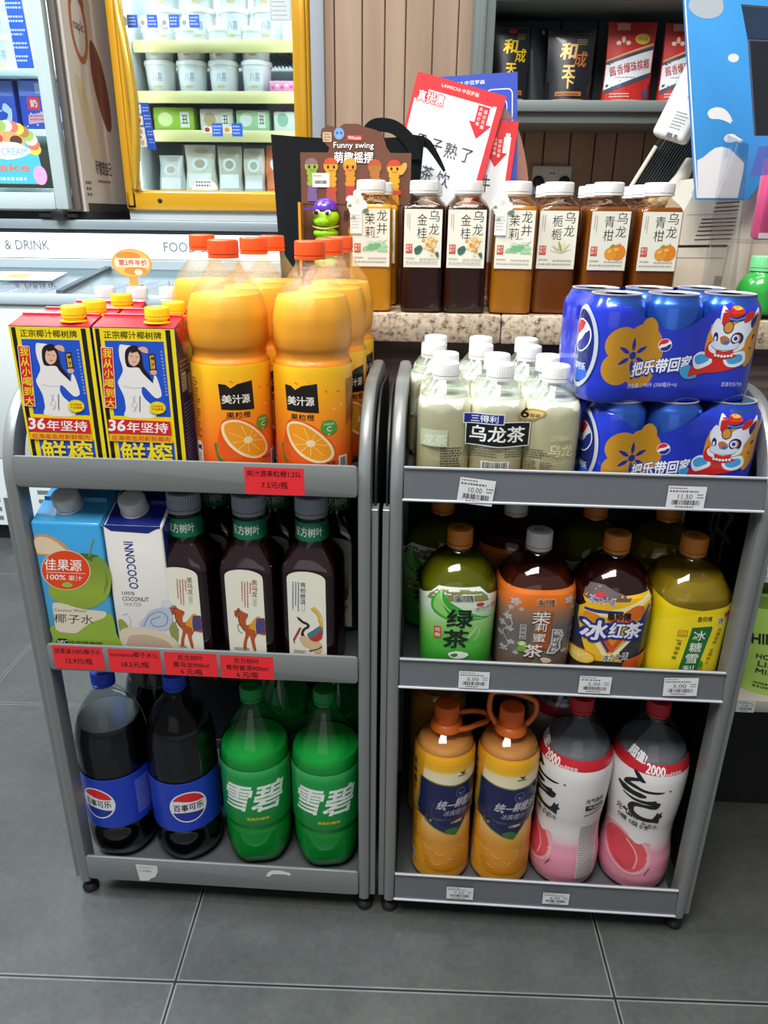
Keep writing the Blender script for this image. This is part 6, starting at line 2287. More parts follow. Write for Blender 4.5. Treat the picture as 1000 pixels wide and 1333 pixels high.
# ------------------------------------------------------------------ alcove shelf on the back wall
root = thing('wall_shelf_cabinet', 'grey green open wall cabinet with dark back and moulded shelf edge', 'cabinet', (0.5, 1.8, 1.15))
SG = M('6e7673', 0.5)
bm = B()
ox, oy, oz = 0.5, 1.8, 1.15
for x0, x1 in ((0.069, 0.108), (0.95, 0.99)):
    box(bm, x0 - ox, x1 - ox, 1.72 - oy, 1.895 - oy, 1.16 - oz, 1.9 - oz, bev=0.002)
    box(bm, x0 + 0.010 - ox, x0 + 0.022 - ox, 1.715 - oy, 1.73 - oy, 1.2 - oz, 1.9 - oz, bev=0.003)
box(bm, 0.108 - ox, 0.95 - ox, 1.72 - oy, 1.895 - oy, 1.372 - oz, 1.40 - oz, bev=0.002)
obj('side_frame', bm, SG, root)
bm = B()
box(bm, 0.07 - ox, 0.99 - ox, 1.700 - oy, 1.895 - oy, 1.178 - oz, 1.199 - oz, bev=0.003)
box(bm, 0.07 - ox, 0.99 - ox, 1.712 - oy, 1.89 - oy, 1.158 - oz, 1.18 - oz, bev=0.004)
obj('shelf_board', bm, SG, root)
bm = B()
x = 0.108
while x < 0.95:
    box(bm, x - ox, min(x + 0.075, 0.95) - ox, 1.885 - oy, 1.896 - oy, 1.2 - oz, 1.9 - oz, bev=0.002, seg=1)
    x += 0.077
obj('back_boards', bm, M('34373a', 0.55), root)


def pouch(name, label, x, w, h, mat, art, y=1.80, lean=0.0, rz=0.0, group='snack pouches on the wall shelf'):
    """stand-up pouch: flat sealed top, bellied foot"""
    root = thing(name, label, 'snack pouch', (x, y, 1.1995), rz, group)
    bm = B()
    n, m_ = 10, 12
    G = {}
    for j in range(m_ + 1):
        t = j / m_
        for i in range(n + 1):
            s = i / n * 2 - 1
            d = 0.026 * (1 - t) ** 0.8 * (1 - 0.75 * s * s) + 0.0012
            ww = w / 2 * (1 - 0.05 * math.sin(t * PI))
            for k, sg in ((0, -1), (1, 1)):
                G[i, j, k] = bm.verts.new((s * ww, sg * d + lean * t * h, t * h))
    for j in range(m_):
        for i in range(n):
            for k in (0, 1):
                bm.faces.new((G[i, j, k], G[i + 1, j, k], G[i + 1, j + 1, k], G[i, j + 1, k]))
        for i in (0, n):
            bm.faces.new((G[i, j, 0], G[i, j, 1], G[i, j + 1, 1], G[i, j + 1, 0]))
    for i in range(n):
        for j in (0, m_):
            bm.faces.new((G[i, j, 0], G[i + 1, j, 0], G[i + 1, j, 1], G[i, j, 1]))
    obj('pouch', bm, mat, root, 60)

    def P(u, v, off):
        t = max(0, min(1, v * 0.001 / h))
        s = max(-1, min(1, u * 0.001 / (w / 2)))
        d = 0.026 * (1 - t) ** 0.8 * (1 - 0.75 * s * s) + 0.0012
        return (u * 0.001 * (1 - 0.05 * math.sin(t * PI)), -d + lean * t * h - 0.0006 - off * 0.001, v * 0.001)
    a = Art(None, rough=0.3, coat=0.3)
    art(a, w * 1000, h * 1000)
    a.build('pouch_print', P, root, gu=8, gv=8, step=0.06)
    return root


GOLD = 'd8a93a'
def black_art(bright):
    g = M('f0cc1e' if bright else 'd9b06a', 0.3, 0.3)
    def art(a, w, h):
        s = w / 90
        a.t('和', -w * .05, h * .72, 30 * s, 27 * s, g, 0.05, shear=.15); a.t('成', w * .22, h * .61, 24 * s, 26 * s, g if bright else 'b0622c', 0.03, shear=.15)
        a.t('天', -w * .02, h * .44, 24 * s, 22 * s, g, 0.05); a.t('下', -w * .02, h * .30, 24 * s, 20 * s, g, 0.05)
        a.rect(-w * .28, h * .12, w * .28, h * .18, 'a5642e'); a.lines(-w * .26, h * .135, w * .26, 1, 3, 2.4, '2a1a10', 4)
        a.rect(-w * .32, h * .03, w * .32, h * .075, 'c08a4a'); a.lines(w * .12, h * .86, w * .34, 3, -4, 2, 'a08a5a', 7)
        a.line([(-w * .4, h * .93), (w * .4, h * .95)], 1, '6a5a3a')
        if bright:
            a.oval(0, h * .9, 9, 4, 'b03028')
    return art
def red_art(a, w, h):
    a.poly([(-w * .5, h * .52), (w * .48, h * .72), (w * .47, h * .36), (-w * .5, h * .14)], '3a4456')
    a.poly([(-w * .5, h * .55), (w * .48, h * .76), (w * .48, h * .73), (-w * .5, h * .53)], 'c9a06a', True)
    a.poly([(-w * .5, h * .49), (w * .48, h * .68), (w * .475, h * .41), (-w * .5, h * .19)], 'd8dadc')
    a.t('酱香爆珠槟榔', 0, h * .46, w * .86, h * .12, 'a02420', 0.04, rot=.20)
    a.lines(-w * .3, h * .33, w * .2, 1, 3, 2, 'b0504a', 5)
    a.rect(-w * .32, h * .90, -w * .06, h * .985, 'c98a7a'); a.oval(-w * .18, h * .79, 4, 6, 'eac9b8'); a.oval(-w * .28, h * .75, 5, 4, 'eac9b8', keep=True); a.oval(-w * .08, h * .75, 5, 4, 'eac9b8', keep=True)
    a.oval(w * .22, h * .80, 16, 10, 'd8b84a'); a.t('招财进宝', w * .22, h * .80, 22, 6, '8a3a1a', 0.03)
    a.lines(-w * .38, h * .13, w * .1, 2, -5, 2, 'e8c4b4', 6); a.lines(-w * .35, h * .05, w * .35, 1, 3, 2, 'e8c4b4', 8)
    a.poly(spline([(w * .3, h * .16), (w * .42, h * .2), (w * .44, h * .12), (w * .36, h * .08)], 3), '4a4a7a')


BLKP = M('15151a', 0.3, 0, 0.4)
pouch('snack_pouch', 'black pouch with bright yellow brush characters behind the posters', 0.150, 0.085, 0.150, BLKP, black_art(True), rz=0.1)
def plain_art(a, w, h):
    a.rect(w * .05, h * .02, w * .4, h * .06, 'a8743a'); a.oval(w * .1, h * .94, 4, 4, 'b8a88a')
pouch('snack_pouch', 'plain dark pouch turned edgewise between the two black ones', 0.208, 0.056, 0.146, M('1c2026', 0.35, 0, 0.3), plain_art, y=1.815, rz=0.7)
pouch('snack_pouch', 'black pouch with four gilt brush characters next to the red pouch', 0.272, 0.098, 0.138, BLKP, black_art(False), rz=-0.05)
pouch('snack_pouch', 'red pouch with a slanting pale band, in the middle of the wall shelf', 0.393, 0.100, 0.152, M('b8241f', 0.3, 0, 0.4), red_art, rz=0.06)
pouch('snack_pouch', 'red pouch mostly hidden by the white screen\'s upper edge', 0.500, 0.085, 0.150, M('b8241f', 0.3, 0, 0.4), red_art, rz=0.1)

root = thing('wall_socket', 'white double wall socket behind the counter bottles', 'socket', (0.268, 1.898, 1.060))
bm = B()
box(bm, -0.045, 0.045, -0.010, 0.0, -0.03, 0.03, bev=0.004)
obj('face_plate', bm, M('c9c7c2', 0.35), root)
for dx in (-0.030, 0.030):
    bm = B()
    lathe(bm, [(13, 0), (13, 4), (11, 6)], 28)
    bmesh.ops.transform(bm, matrix=Matrix.Translation((dx, -0.009, -0.004)) @ Matrix.Rotation(PI / 2, 4, 'X'), verts=bm.verts[:])
    obj('plug', bm, M('1a1a1c', 0.4), root, 50)
a = Art(None)
a.oval(-3, 14, 2, 2, '2a2a2a'); a.oval(4, 14, 2, 2, '2a2a2a', keep=True); a.oval(0.5, -6, 2, 2, '4a4a4a', keep=True)
a.build('socket_holes', FRONT(0, -0.0102, 0), root)
# ------------------------------------------------------------------ chest freezer with lit sign strip (far left)
STEEL = M('a9aeb0', 0.35, 0.4)
WHITE = M('dfe1de', 0.35, 0, 0.1)
root = thing('chest_freezer', 'white chest freezer with glass top, louvred base and a lit food and drink strip', 'freezer', (-1.2, 2.25, 0))
ox, oy = -1.2, 2.25


def S(bm):
    bmesh.ops.translate(bm, vec=(-ox, -oy, 0), verts=bm.verts[:])
    return bm


X0, X1 = -2.3, -0.30
bm = B()
for i in range(4):
    xa = X0 + i * 0.5
    box(bm, xa, xa + 0.497, 2.08, 2.10, 0.275, 0.735, bev=0.003)
box(bm, X0, X1, 2.10, 2.50, 0.06, 0.735)
obj('body', S(bm), M('d6d8d2', 0.35, 0, 0.1), root)
bm = B()
for r in range(6):
    z = 0.075 + r * 0.030
    for i in range(22):
        xa = X0 + 0.02 + i * 0.09
        box(bm, xa, xa + 0.055, 2.079, 2.083, z, z + 0.011, 1)
box(bm, X0, X1, 2.081, 2.10, 0.055, 0.272, 0)
obj('louvre_panel', S(bm), [M('e2e5e4', 0.4), M('6f7a7a', 0.5)], root)
bm = B()
box(bm, X0, X1, 2.10, 2.5, 0.0, 0.055)
obj('plinth', S(bm), BLACK, root)
bm = B()
box(bm, X0, X1, 2.070, 2.105, 0.735, 0.765, bev=0.006)
box(bm, X0, X1, 2.45, 2.50, 0.735, 0.835)
obj('top_rim', S(bm), M('c3cfd2', 0.3, 0.2), root)
bm = B()
box(bm, X0, X1, 2.105, 2.45, 0.55, 0.602, 0)
obj('basket_floor', S(bm), M('cfd6d8', 0.5), root)
bm = B()
prism(bm, [(2.105, 0.762), (2.450, 0.806), (2.450, 0.809), (2.105, 0.765)], X0, X1, 'x')
obj('glass_lid', S(bm), clear('f0f6f8', 0.5, 0.03), root)
for xa in (-1.72, -1.055, -0.42):
    bm = B()
    prism(bm, [(2.10, 0.764), (2.46, 0.808), (2.46, 0.818), (2.10, 0.774)], xa, xa + 0.02, 'x')
    obj('lid_divider', S(bm), M('5a6266', 0.4, 0.4), root)
bm = B()
box(bm, X0, X1, 2.50, 3.35, 0.0, 0.835)
box(bm, X0, X1, 2.505, 3.35, 0.915, 0.926, 1)
box(bm, X0, X1, 2.50, 3.35, 0.926, 0.955, 0, bev=0.003)
box(bm, X0, X1, 2.515, 3.35, 0.835, 0.915, 1)
box(bm, X0, X1, 2.495, 2.52, 0.820, 0.836, 1)
obj('rear_plinth', S(bm), [M('9aa3a6', 0.35, 0.3), M('1a1d20', 0.4)], root)
bm = B()
box(bm, X0, X1, 2.498, 2.515, 0.837, 0.914)
ls = obj('light_strip', S(bm), M('f4f7f8', 0.4, emit=0.5), root)
ls['label'] = 'lit white strip lettered FOOD and DRINK'
LET = '4f5a60'
for x, s in ((-1.33, '& DRINK'), (-0.745, 'FOOD & DRINK')):
    w = 150 if s[0] == '&' else 275
    a = Art(None)
    a.t(s, (x - ox) * 1000 + (0 if s[0] == '&' else 10), 876, w, 30, LET, -0.008)
    a.build('strip_lettering', plane_map((0, 2.4978 - oy, 0), (1, 0, 0), (0, 0, 1), (0, -1, 0)), root)

# goods under the glass lid
for i, (x, rz, c1, c2, l) in enumerate(((-1.56, 0.30, 'd8dade', '5a78c8', 'pale blue striped ice cream packet under the glass, outermost one'),
                                        (-1.30, 0.30, 'dfe0e4', '5a78c8', 'blue striped ice cream packet under the glass, nearest the flyer'),
                                        (-1.17, 0.32, 'e4e4e6', '5474c4', 'blue striped ice cream packet under the glass, second along from the flyer'),
                                        (-0.93, 0.32, 'dcdce0', '4f6cc0', 'blue striped ice cream packet under the glass below the oval sign'),
                                        (-0.78, 0.30, 'e8e8e8', 'd8c0b0', 'white ice cream packet under the glass beside the oval sign'),
                                        (-0.63, 0.30, 'e4e6e6', 'c8ccd4', 'white ice cream packet under the glass behind the orange juice'))):
    r_ = thing('ice_cream_packet', l, 'packet', (x, 2.275, 0.603), -rz, 'ice cream packets in the chest freezer')
    bm = B()
    prism(bm, [(-0.135, 0), (0.135, 0), (0.135, 0.176), (-0.135, 0.143)], -0.058, 0.058, 'x', bev=0.004)
    obj('packet', bm, M(c1, 0.35, 0, 0.2), r_)
    a = Art(None)
    a.rect(-52, -130, -16, 130, c2); a.rect(4, -130, 14, 130, '8a8a94'); a.rect(24, -130, 52, 130, c2)
    a.lines(-12, 90, 2, 12, -18, 8, 'a8683a' if i % 2 else '8a8a94', i)
    a.build('packet_print', plane_map((0, 0, 0.1600), (1, 0, 0), (0, 0.9926, 0.1213), (0, -0.1213, 0.9926)), r_)
r_ = thing('flyer_card', 'white flyer with orange drawings lying on the freezer glass', 'flyer', (-1.31, 2.30, 0.7935), 0.05)
r_.rotation_euler.x = math.radians(7.2)
bm = B()
box(bm, -0.17, 0.17, -0.06, 0.06, 0, 0.0015)
obj('card', bm, M('e2e2e0', 0.4), r_)
a = Art(None)
for k, (x, rx) in enumerate(((-110, 22), (-40, 30), (40, 40), (115, 14))):
    a.poly(spline([(x - rx, -25), (x - rx * .6, 20), (x, 34), (x + rx * .7, 22), (x + rx, -20), (x, -34)], 3), ('e0a05a', 'e8b070', 'e09a4a', 'e4b68a')[k], k > 0)
a.build('card_print', plane_map((0, 0, 0.0015), (1, 0, 0), (0, 1, 0), (0, 0, 1)), r_)
r_ = thing('oval_sign', 'small orange oval promotion sign standing on the chest freezer glass', 'sign', (-0.868, 2.20, 0.7785))
bm = B()
prism(bm, [(p[0] / 1000, p[1] / 1000) for p in ell(0, 64, 59, 40, 40)], 0, 0.003, 'y')
box(bm, -0.02, 0.02, -0.008, 0.02, 0.0, 0.004)
box(bm, -0.012, 0.012, 0.0005, 0.0025, 0.0, 0.03)
obj('plate', bm, M('eaa04a', 0.35, 0, 0.2), r_)
a = Art(None)
a.oval(0, 64, 54, 36, 'f0b45a'); a.oval(-8, 84, 36, 12, 'e8863a'); a.oval(10, 44, 34, 12, 'e88a3a', keep=True)
a.rrect(-48, 54, 50, 78, 4, 'f2dcc0'); a.t('第2件半价', 4, 66, 84, 17, 'd8502a', 0.05)
a.oval(18, 40, 12, 8, 'f2d8b8')
a.build('sign_print', FRONT(0, 0, 0), r_, step=0.04)

# ------------------------------------------------------------------ upright freezer with white frame (far left)
root = thing('upright_freezer', 'upright glass door freezer with pale grey frame and printed white side, at the far left', 'freezer', (-1.630, 2.8, 0.955))
ox, oy, oz = -1.6, 2.8, 0.955


def S3(bm):
    bmesh.ops.translate(bm, vec=(-ox, -oy, -oz), verts=bm.verts[:])
    return bm


PALE = M('b9c4c2', 0.35)
bm = B()
box(bm, -2.1, -1.112, 2.56, 3.30, 0.98, 0.99)
box(bm, -1.122, -1.112, 2.56, 3.30, 0.99, 2.1)
box(bm, -2.1, -1.122, 3.28, 3.30, 0.99, 2.1)
box(bm, -2.1, -1.122, 2.56, 3.28, 2.08, 2.1)
obj('cabinet', S3(bm), M('d9cdc2', 0.45), root)
bm = B()
box(bm, -2.1, -1.112, 2.56, 3.30, 0.955, 0.98)
obj('base', S3(bm), BLACK, root)
bm = B()
box(bm, -1.185, -1.143, 2.50, 2.535, 0.985, 2.1, bev=0.004)
box(bm, -2.1, -1.185, 2.50, 2.535, 0.985, 1.035, bev=0.004)
dr = obj('door', S3(bm), PALE, root)
bm = B()
box(bm, -2.1, -1.185, 2.515, 2.519, 1.035, 2.1)
obj('glass', S3(bm), clear('eef6f6', 0.45, 0.03), dr)
bm = B()
box(bm, -1.142, -1.120, 2.536, 2.556, 0.985, 2.1)
obj('door_gasket', S3(bm), M('5a504a', 0.6), dr)
bm = B()
for z in (1.05, 1.225, 1.395):
    box(bm, -2.08, -1.19, 2.60, 3.2, z - 0.02, z, bev=0.002)
obj('shelf', S3(bm), M('d8e4e4', 0.35), root)
bm = B()
box(bm, -1.20, -1.192, 2.545, 2.56, 1.04, 2.05)
obj('light_strip', S3(bm), M('f2fbff', 0.4, emit=8.0), root)
a = Art(None, rough=0.4)
a.rect(20, 0, 690, 26, '3a3634')
a.poly(spline([(40, 400), (90, 380), (130, 300), (150, 190), (120, 140), (80, 230), (50, 320)], 4), 'd6c29a')
a.poly(spline([(190, 520), (250, 480), (290, 380), (290, 280), (250, 260), (200, 330), (170, 430)], 4), '8a4a34')
a.ring(112, 545, 62, 106, 20, 'b06848', n=40); a.oval(112, 545, 44, 84, 'd8cfc8'); a.t('napic', 112, 540, 72, 34, '4a3a40', 0.04)
a.poly(spline([(60, 625), (112, 670), (165, 625), (158, 590), (112, 625), (64, 590)], 4), 'a8583a')
a.t('尽情宠自己', 178, 138, 130, 44, '3a3836', 0.05)
a.lines(120, 92, 230, 1, 8, 8, '6a6460', 4); a.lines(22, 84, 70, 3, -18, 9, '4a4644', 5)
a.build('side_print', plane_map((-1.112 - ox, 2.56 - oy, 0.98 - oz), (0, 1, 0), (0, 0, 1), (1, 0, 0)), root)
bm = B()
box(bm, -1.24, -1.13, 2.49, 2.53, 0.962, 0.972)
box(bm, -1.19, -1.15, 2.47, 2.51, 0.956, 0.984, bev=0.003)
obj('hinge', S3(bm), BLACK, root)
# stickers on the door glass
a = Art(None)
BLUE = '1f55c4'
a.poly([(-1250, 1382), (-1197, 1382), (-1210, 1620), (-1262, 1620)], BLUE)
for k in range(6):
    a.lines(-1256, 1400 + k * 34, -1206, 2, 11, 5, 'b8ccf0', k)
SP = plane_map((-ox, 2.5145 - oy, -oz), (1, 0, 0), (0, 0, 1), (0, -1, 0))
a.build('price_strip', SP, dr)
a = Art(None)
a.poly(ell(-1325, 1150, 100, 78, 20, 0, 0, PI) + [(-1425, 1060), (-1215, 1060)], '4fb6cc')
for k in range(16):
    t = PI * k / 15
    a.oval(-1325 + 92 * math.cos(t), 1160 + 66 * math.sin(t), 20, 17, ('f0c84a', 'e0705a', 'f0e4cc', '9aba5a', 'b07a4a')[k % 5], n=12, keep=k > 0)
a.oval(-1325, 1180, 62, 32, 'd8a068'); a.oval(-1350, 1190, 18, 14, 'c84a3a'); a.oval(-1290, 1185, 20, 14, '5a3a2a', keep=True)
a.poly(spline([(-1400, 1150), (-1370, 1176), (-1325, 1180), (-1280, 1176), (-1250, 1150), (-1325, 1130)], 4), 'e6f0f4'); a.t('ICE CREAM', -1325, 1153, 130, 20, '8aa8c8', 0.02)
a.t('cake', -1325, 1108, 130, 22, 'd8705a', 0.03); a.oval(-1420, 1078, 28, 28, 'e8dc3a', n=16); a.oval(-1228, 1085, 22, 28, 'e8a0c8', n=16, keep=True)
a.lines(-1400, 1070, -1240, 1, 8, 9, 'cfe6ec', 6)
a.build('glass_sticker', SP, dr)

# goods inside
def tub(label, loc, group, col2='d8c8b8', r=0.055, h=0.10, proto=[None]):
    if proto[0]:
        return dup(proto[0], loc, 0, label, group)
    root = thing('ice_cream_tub', label, 'tub', loc, 0, group)
    bm = B()
    lathe(bm, [(44, 0), (46, 2), (52, 84), (52, 86)], 36)
    obj('tub', bm, M('e6ebec', 0.3, 0, 0.2), root, 50)
    bm = B()
    lathe(bm, [(54, 82), (55.5, 84), (55.5, 94), (53, 98), (46, 99), (45, 97.5), (5, 97.5)], 36)
    obj('lid', bm, M('f0f4f4', 0.3, 0, 0.2), root, 50)
    a = Art(None)
    a.rect(-30, 20, 30, 72, 'dfe6ea'); a.t('八喜', 2, 46, 34, 26, '8aa0b4', 0.03); a.oval(-2, 16, 14, 5, 'd8c49a')
    Bd = Body([(0, 44), (2, 46), (84, 52), (86, 52)])
    a.build('tub_print', Bd.wrap(49), root, gu=6)
    proto[0] = root
    return root


DXB = 0.122
for row, (z, nm) in enumerate(((1.3735, 'upper shelf'), (1.5262, 'top shelf'))):
    pass
z_mid, z_top = 1.3735, 1.5265
mids = ((-0.985, 1), (-0.870, 2), (-0.757, 3), (-0.640, 4))
pos = ('first from the handle side', 'second from the handle side', 'third from the handle side', 'fourth from the handle side')
for k, (x, n) in enumerate(mids):
    for j, st in enumerate(('lower', 'upper')):
        tub('%s tub of the stack %s on the middle freezer shelf' % (st, pos[k]), (x, 2.96, z_mid + 0.001 + j * 0.0985), 'ice cream tubs in the yellow framed freezer')
for k, x in enumerate((-0.950, -0.828, -0.708, -0.592)):
    for j, st in enumerate(('lower', 'upper')):
        tub('%s tub of the stack %s on the top freezer shelf' % (st, pos[k]), (x, 2.96, z_top + 0.001 + j * 0.0985), 'ice cream tubs in the yellow framed freezer')
for k, (x, z, l) in enumerate(((-1.40, 1.396, 'lower'), (-1.40, 1.4945, 'upper'))):
    tub('%s of two ice cream tubs behind the door of the pale framed freezer' % l, (x, 2.70, z), 'ice cream tubs in the pale framed freezer')
for x, l in ((-1.455, 'nearer the picture edge'), (-1.285, 'nearer the door frame')):
    r_ = thing('ice_cream_box', 'blue ice cream box with red badge in the pale framed freezer, %s' % l, 'box', (x, 2.70, 1.2255), 0.05, 'blue ice cream boxes')
    bm = B()
    box(bm, -0.075, 0.075, -0.05, 0.05, 0, 0.145, bev=0.002)
    obj('carton', bm, M('3a50b8', 0.4, 0, 0.2), r_)
    a = Art(None)
    a.rect(-72, 100, 72, 142, '6a7ccc'); a.rect(-20, 108, 16, 136, 'a8b4e0'); a.rrect(-50, 60, -10, 98, 5, 'd83a4a'); a.t('奶', -30, 79, 22, 22, 'f4e0e0', 0.03)
    a.poly([(-55, 18), (12, 26), (14, 56), (-52, 46)], 'd8a0b0'); a.lines(-48, 30, 8, 2, 10, 5, 'c84a5a', 3)
    a.poly(spline([(30, 20), (55, 26), (60, 60), (40, 80), (30, 60), (48, 46)], 3), 'c8d4f0')
    for k in range(8):
        a.oval(-60 + k * 17, 12 + (k * 37) % 70, 3, 3, 'c8d4f0', n=8, keep=k > 0)
    a.build('carton_print', FRONT(0, -0.05, 0), r_)

# ------------------------------------------------------------------ upright freezer with yellow frame
root = thing('upright_freezer', 'upright glass door freezer with shiny yellow frame and curved handle', 'freezer', (-0.74, 3.0, 0.955))
ox, oy, oz = -0.74, 3.0, 0.955
INNER = M('e4eef0', 0.45)
bm = B()
box(bm, -1.07, -1.055, 2.80, 3.40, 0.985, 2.1)
box(bm, -0.455, -0.42, 2.80, 3.40, 0.985, 2.1)
box(bm, -1.055, -0.455, 3.36, 3.40, 0.985, 2.1)
box(bm, -1.055, -0.455, 2.80, 3.36, 2.06, 2.1)
box(bm, -1.055, -0.455, 2.80, 3.36, 0.985, 1.045)
obj('cabinet', S3(bm), INNER, root)
bm = B()
box(bm, -1.075, -0.41, 2.76, 3.40, 0.955, 0.985)
obj('base', S3(bm), M('c9ced0', 0.4), root)
YEL = M('e8a820', 0.22, 0.25, 0.6)
bm = B()
for x0, x1 in ((-1.078, -1.033), (-0.475, -0.415)):
    box(bm, x0, x1, 2.74, 2.795, 0.985, 2.1, bev=0.010, seg=3)
    box(bm, x0 + 0.012, x1 - 0.014, 2.733, 2.75, 1.0, 2.1, bev=0.005, seg=2)
box(bm, -1.078, -0.415, 2.74, 2.795, 0.985, 1.052, bev=0.010, seg=3)
dr = obj('door', S3(bm), YEL, root)
bm = B()
box(bm, -1.035, -0.473, 2.765, 2.769, 1.05, 2.1)
obj('glass', S3(bm), clear('f2f8f8', 0.45, 0.03), dr)
bm = B()
path = [(-1.035, 2.735, 1.63), (-1.022, 2.715, 1.56), (-1.006, 2.70, 1.46), (-0.997, 2.695, 1.36), (-0.997, 2.695, 1.27), (-1.006, 2.70, 1.18), (-1.022, 2.715, 1.10), (-1.035, 2.735, 1.06)]
pp = []
for i in range(len(path) - 1):
    p0, p1, p2, p3 = path[max(0, i - 1)], path[i], path[i + 1], path[min(len(path) - 1, i + 2)]
    for j in range(6):
        t = j / 6
        pp.append(tuple(0.5 * (2 * p1[c] + (p2[c] - p0[c]) * t + (2 * p0[c] - 5 * p1[c] + 4 * p2[c] - p3[c]) * t * t + (3 * p1[c] - p0[c] - 3 * p2[c] + p3[c]) * t ** 3) for c in range(3)))
pp.append(path[-1])
tube(bm, pp, 0.014, 14)
obj('handle', S3(bm), M('d8a838', 0.22, 0.3, 0.6), dr, 60)
bm = B()
lathe(bm, [(8, 0), (8, 2), (6, 3)], 20)
bmesh.ops.transform(bm, matrix=Matrix.Translation((-0.955, 2.740, 1.018)) @ Matrix.Rotation(PI / 2, 4, 'X'), verts=bm.verts[:])
obj('lock', S3(bm), BLACK, dr, 50)
for z in (z_top, z_mid, 1.252):
    bm = B()
    for i in range(40):
        xa = -1.05 + i * 0.0147
        box(bm, xa, xa + 0.004, 2.90, 3.34, z - 0.012, z - 0.004, 1)
    box(bm, -1.05, -0.46, 2.885, 2.90, z - 0.037, z, 0, bev=0.002)
    box(bm, -1.05, -0.46, 2.90, 3.34, z - 0.004, z, 1)
    obj('shelf', S3(bm), [M('d6d292', 0.35), M('a8b2b6', 0.4, 0.2)], root)
bm = B()
box(bm, -1.052, -1.040, 2.80, 2.82, 1.06, 2.05)
box(bm, -0.468, -0.456, 2.80, 2.82, 1.06, 2.05)
obj('light_strip', S3(bm), M('f6fbff', 0.4, emit=9.0), root)
SP = plane_map((-ox, 2.7645 - oy, -oz), (1, 0, 0), (0, 0, 1), (0, -1, 0))
for x, z in ((-1016, 1537), (-950, 1537), (-878, 1537), (-812, 1537)):
    a = Art(None)
    a.rect(x, z, x + 34, z + 36, '2058c8'); a.lines(x + 4, z + 8, x + 30, 3, 9, 4, 'b8ccf0', int(-x)); a.oval(x - 14, z + 18, 15, 17, 'dfe2e0', n=16); a.oval(x - 16, z + 14, 7, 7, '9aa08a', n=12)
    a.build('price_sticker', SP, dr)
a = Art(None)
a.poly([(-1002, 1322), (-972, 1322), (-958, 1180), (-988, 1180)], '2058c8')
for k in range(5):
    a.lines(-994 + k * 3, 1200 + (4 - k) * 24, -970 + k * 2, 2, 9, 4, 'b8ccf0', k)
for k, c in enumerate(('d84a2a', 'd8502a', 'c89a7a', 'c8a07a')):
    a.rect(-1020 + k * 3, 1290 - k * 34, -999 + k * 3, 1316 - k * 34, 'e8e0d8'); a.oval(-1011 + k * 2, 1303 - k * 34, 6, 9, c, n=12)
a.build('price_strip', SP, dr)
for x, c in ((-790, '8a3a2a'), (-722, 'c8862a')):
    a = Art(None)
    a.rect(x, 1232, x + 32, 1252, 'd8d0b8'); a.oval(x + 13, 1242, 9, 7, c, n=12); a.rect(x + 30, 1222, x + 66, 1262, '2058c8'); a.lines(x + 34, 1230, x + 62, 3, 10, 4, 'b8ccf0', int(-x))
    a.build('price_sticker', SP, dr)
a = Art(None)
a.rrect(-545, 1556, -478, 1700, 2, 'a9b4b8'); a.rrect(-542, 1559, -481, 1697, 2, 'd4d8d6'); a.lines(-538, 1570, -486, 5, 12, 2, '6a7070', 3)
a.poly([(-538, 1640), (-528, 1640), (-528, 1664), (-538, 1664)], 'd88a2a'); a.lines(-518, 1636, -486, 4, 12, 6, '6a6a6a', 8)
a.build('energy_label', SP, dr)
a = Art(None)
a.poly(ell(-800, 1056, 46, 34, 20, 0, 0, PI), 'e4e4e0'); a.lines(-830, 1066, -770, 2, 11, 5, '4a4a4a', 5)
a.build('glass_sticker', SP, dr)
# lower goods: flat packs on the third shelf, bags in the bottom
for k, (x, w, c, c2, l) in enumerate(((-0.945, 0.15, '9cc83a', 'dff0a0', 'bright green pack lying on the third shelf of the yellow framed freezer'),
                                      (-0.790, 0.12, 'd8d8cc', 'c8a878', 'pale pack next to the bright green one on the third shelf'),
                                      (-0.660, 0.12, 'a8d0a0', 'e0eee0', 'soft green pack on the third shelf of the yellow framed freezer'),
                                      (-0.530, 0.11, 'd8e4da', '8ab8a0', 'pale pack at the hinge end of the third shelf'))):
    r_ = thing('frozen_pack', l, 'pack', (x, 2.985, 1.2525), 0.02 * k, 'packs on the third freezer shelf')
    bm = B()
    box(bm, -w / 2, w / 2, -0.05, 0.05, 0, 0.078 - 0.004 * k, bev=0.008)
    obj('pack', bm, M(c, 0.35, 0, 0.2), r_)
    a = Art(None)
    w_ = w * 1000
    a.oval(-w_ * .2, 38, w_ * .18, 22, c2); a.rect(w_ * .16, 12, w_ * .38, 62, 'e8eee0'); a.t('丑', w_ * .27, 38, w_ * .16, 26, '3a4a2a', 0.04)
    a.build('pack_print', FRONT(0, -0.05, 0), r_)
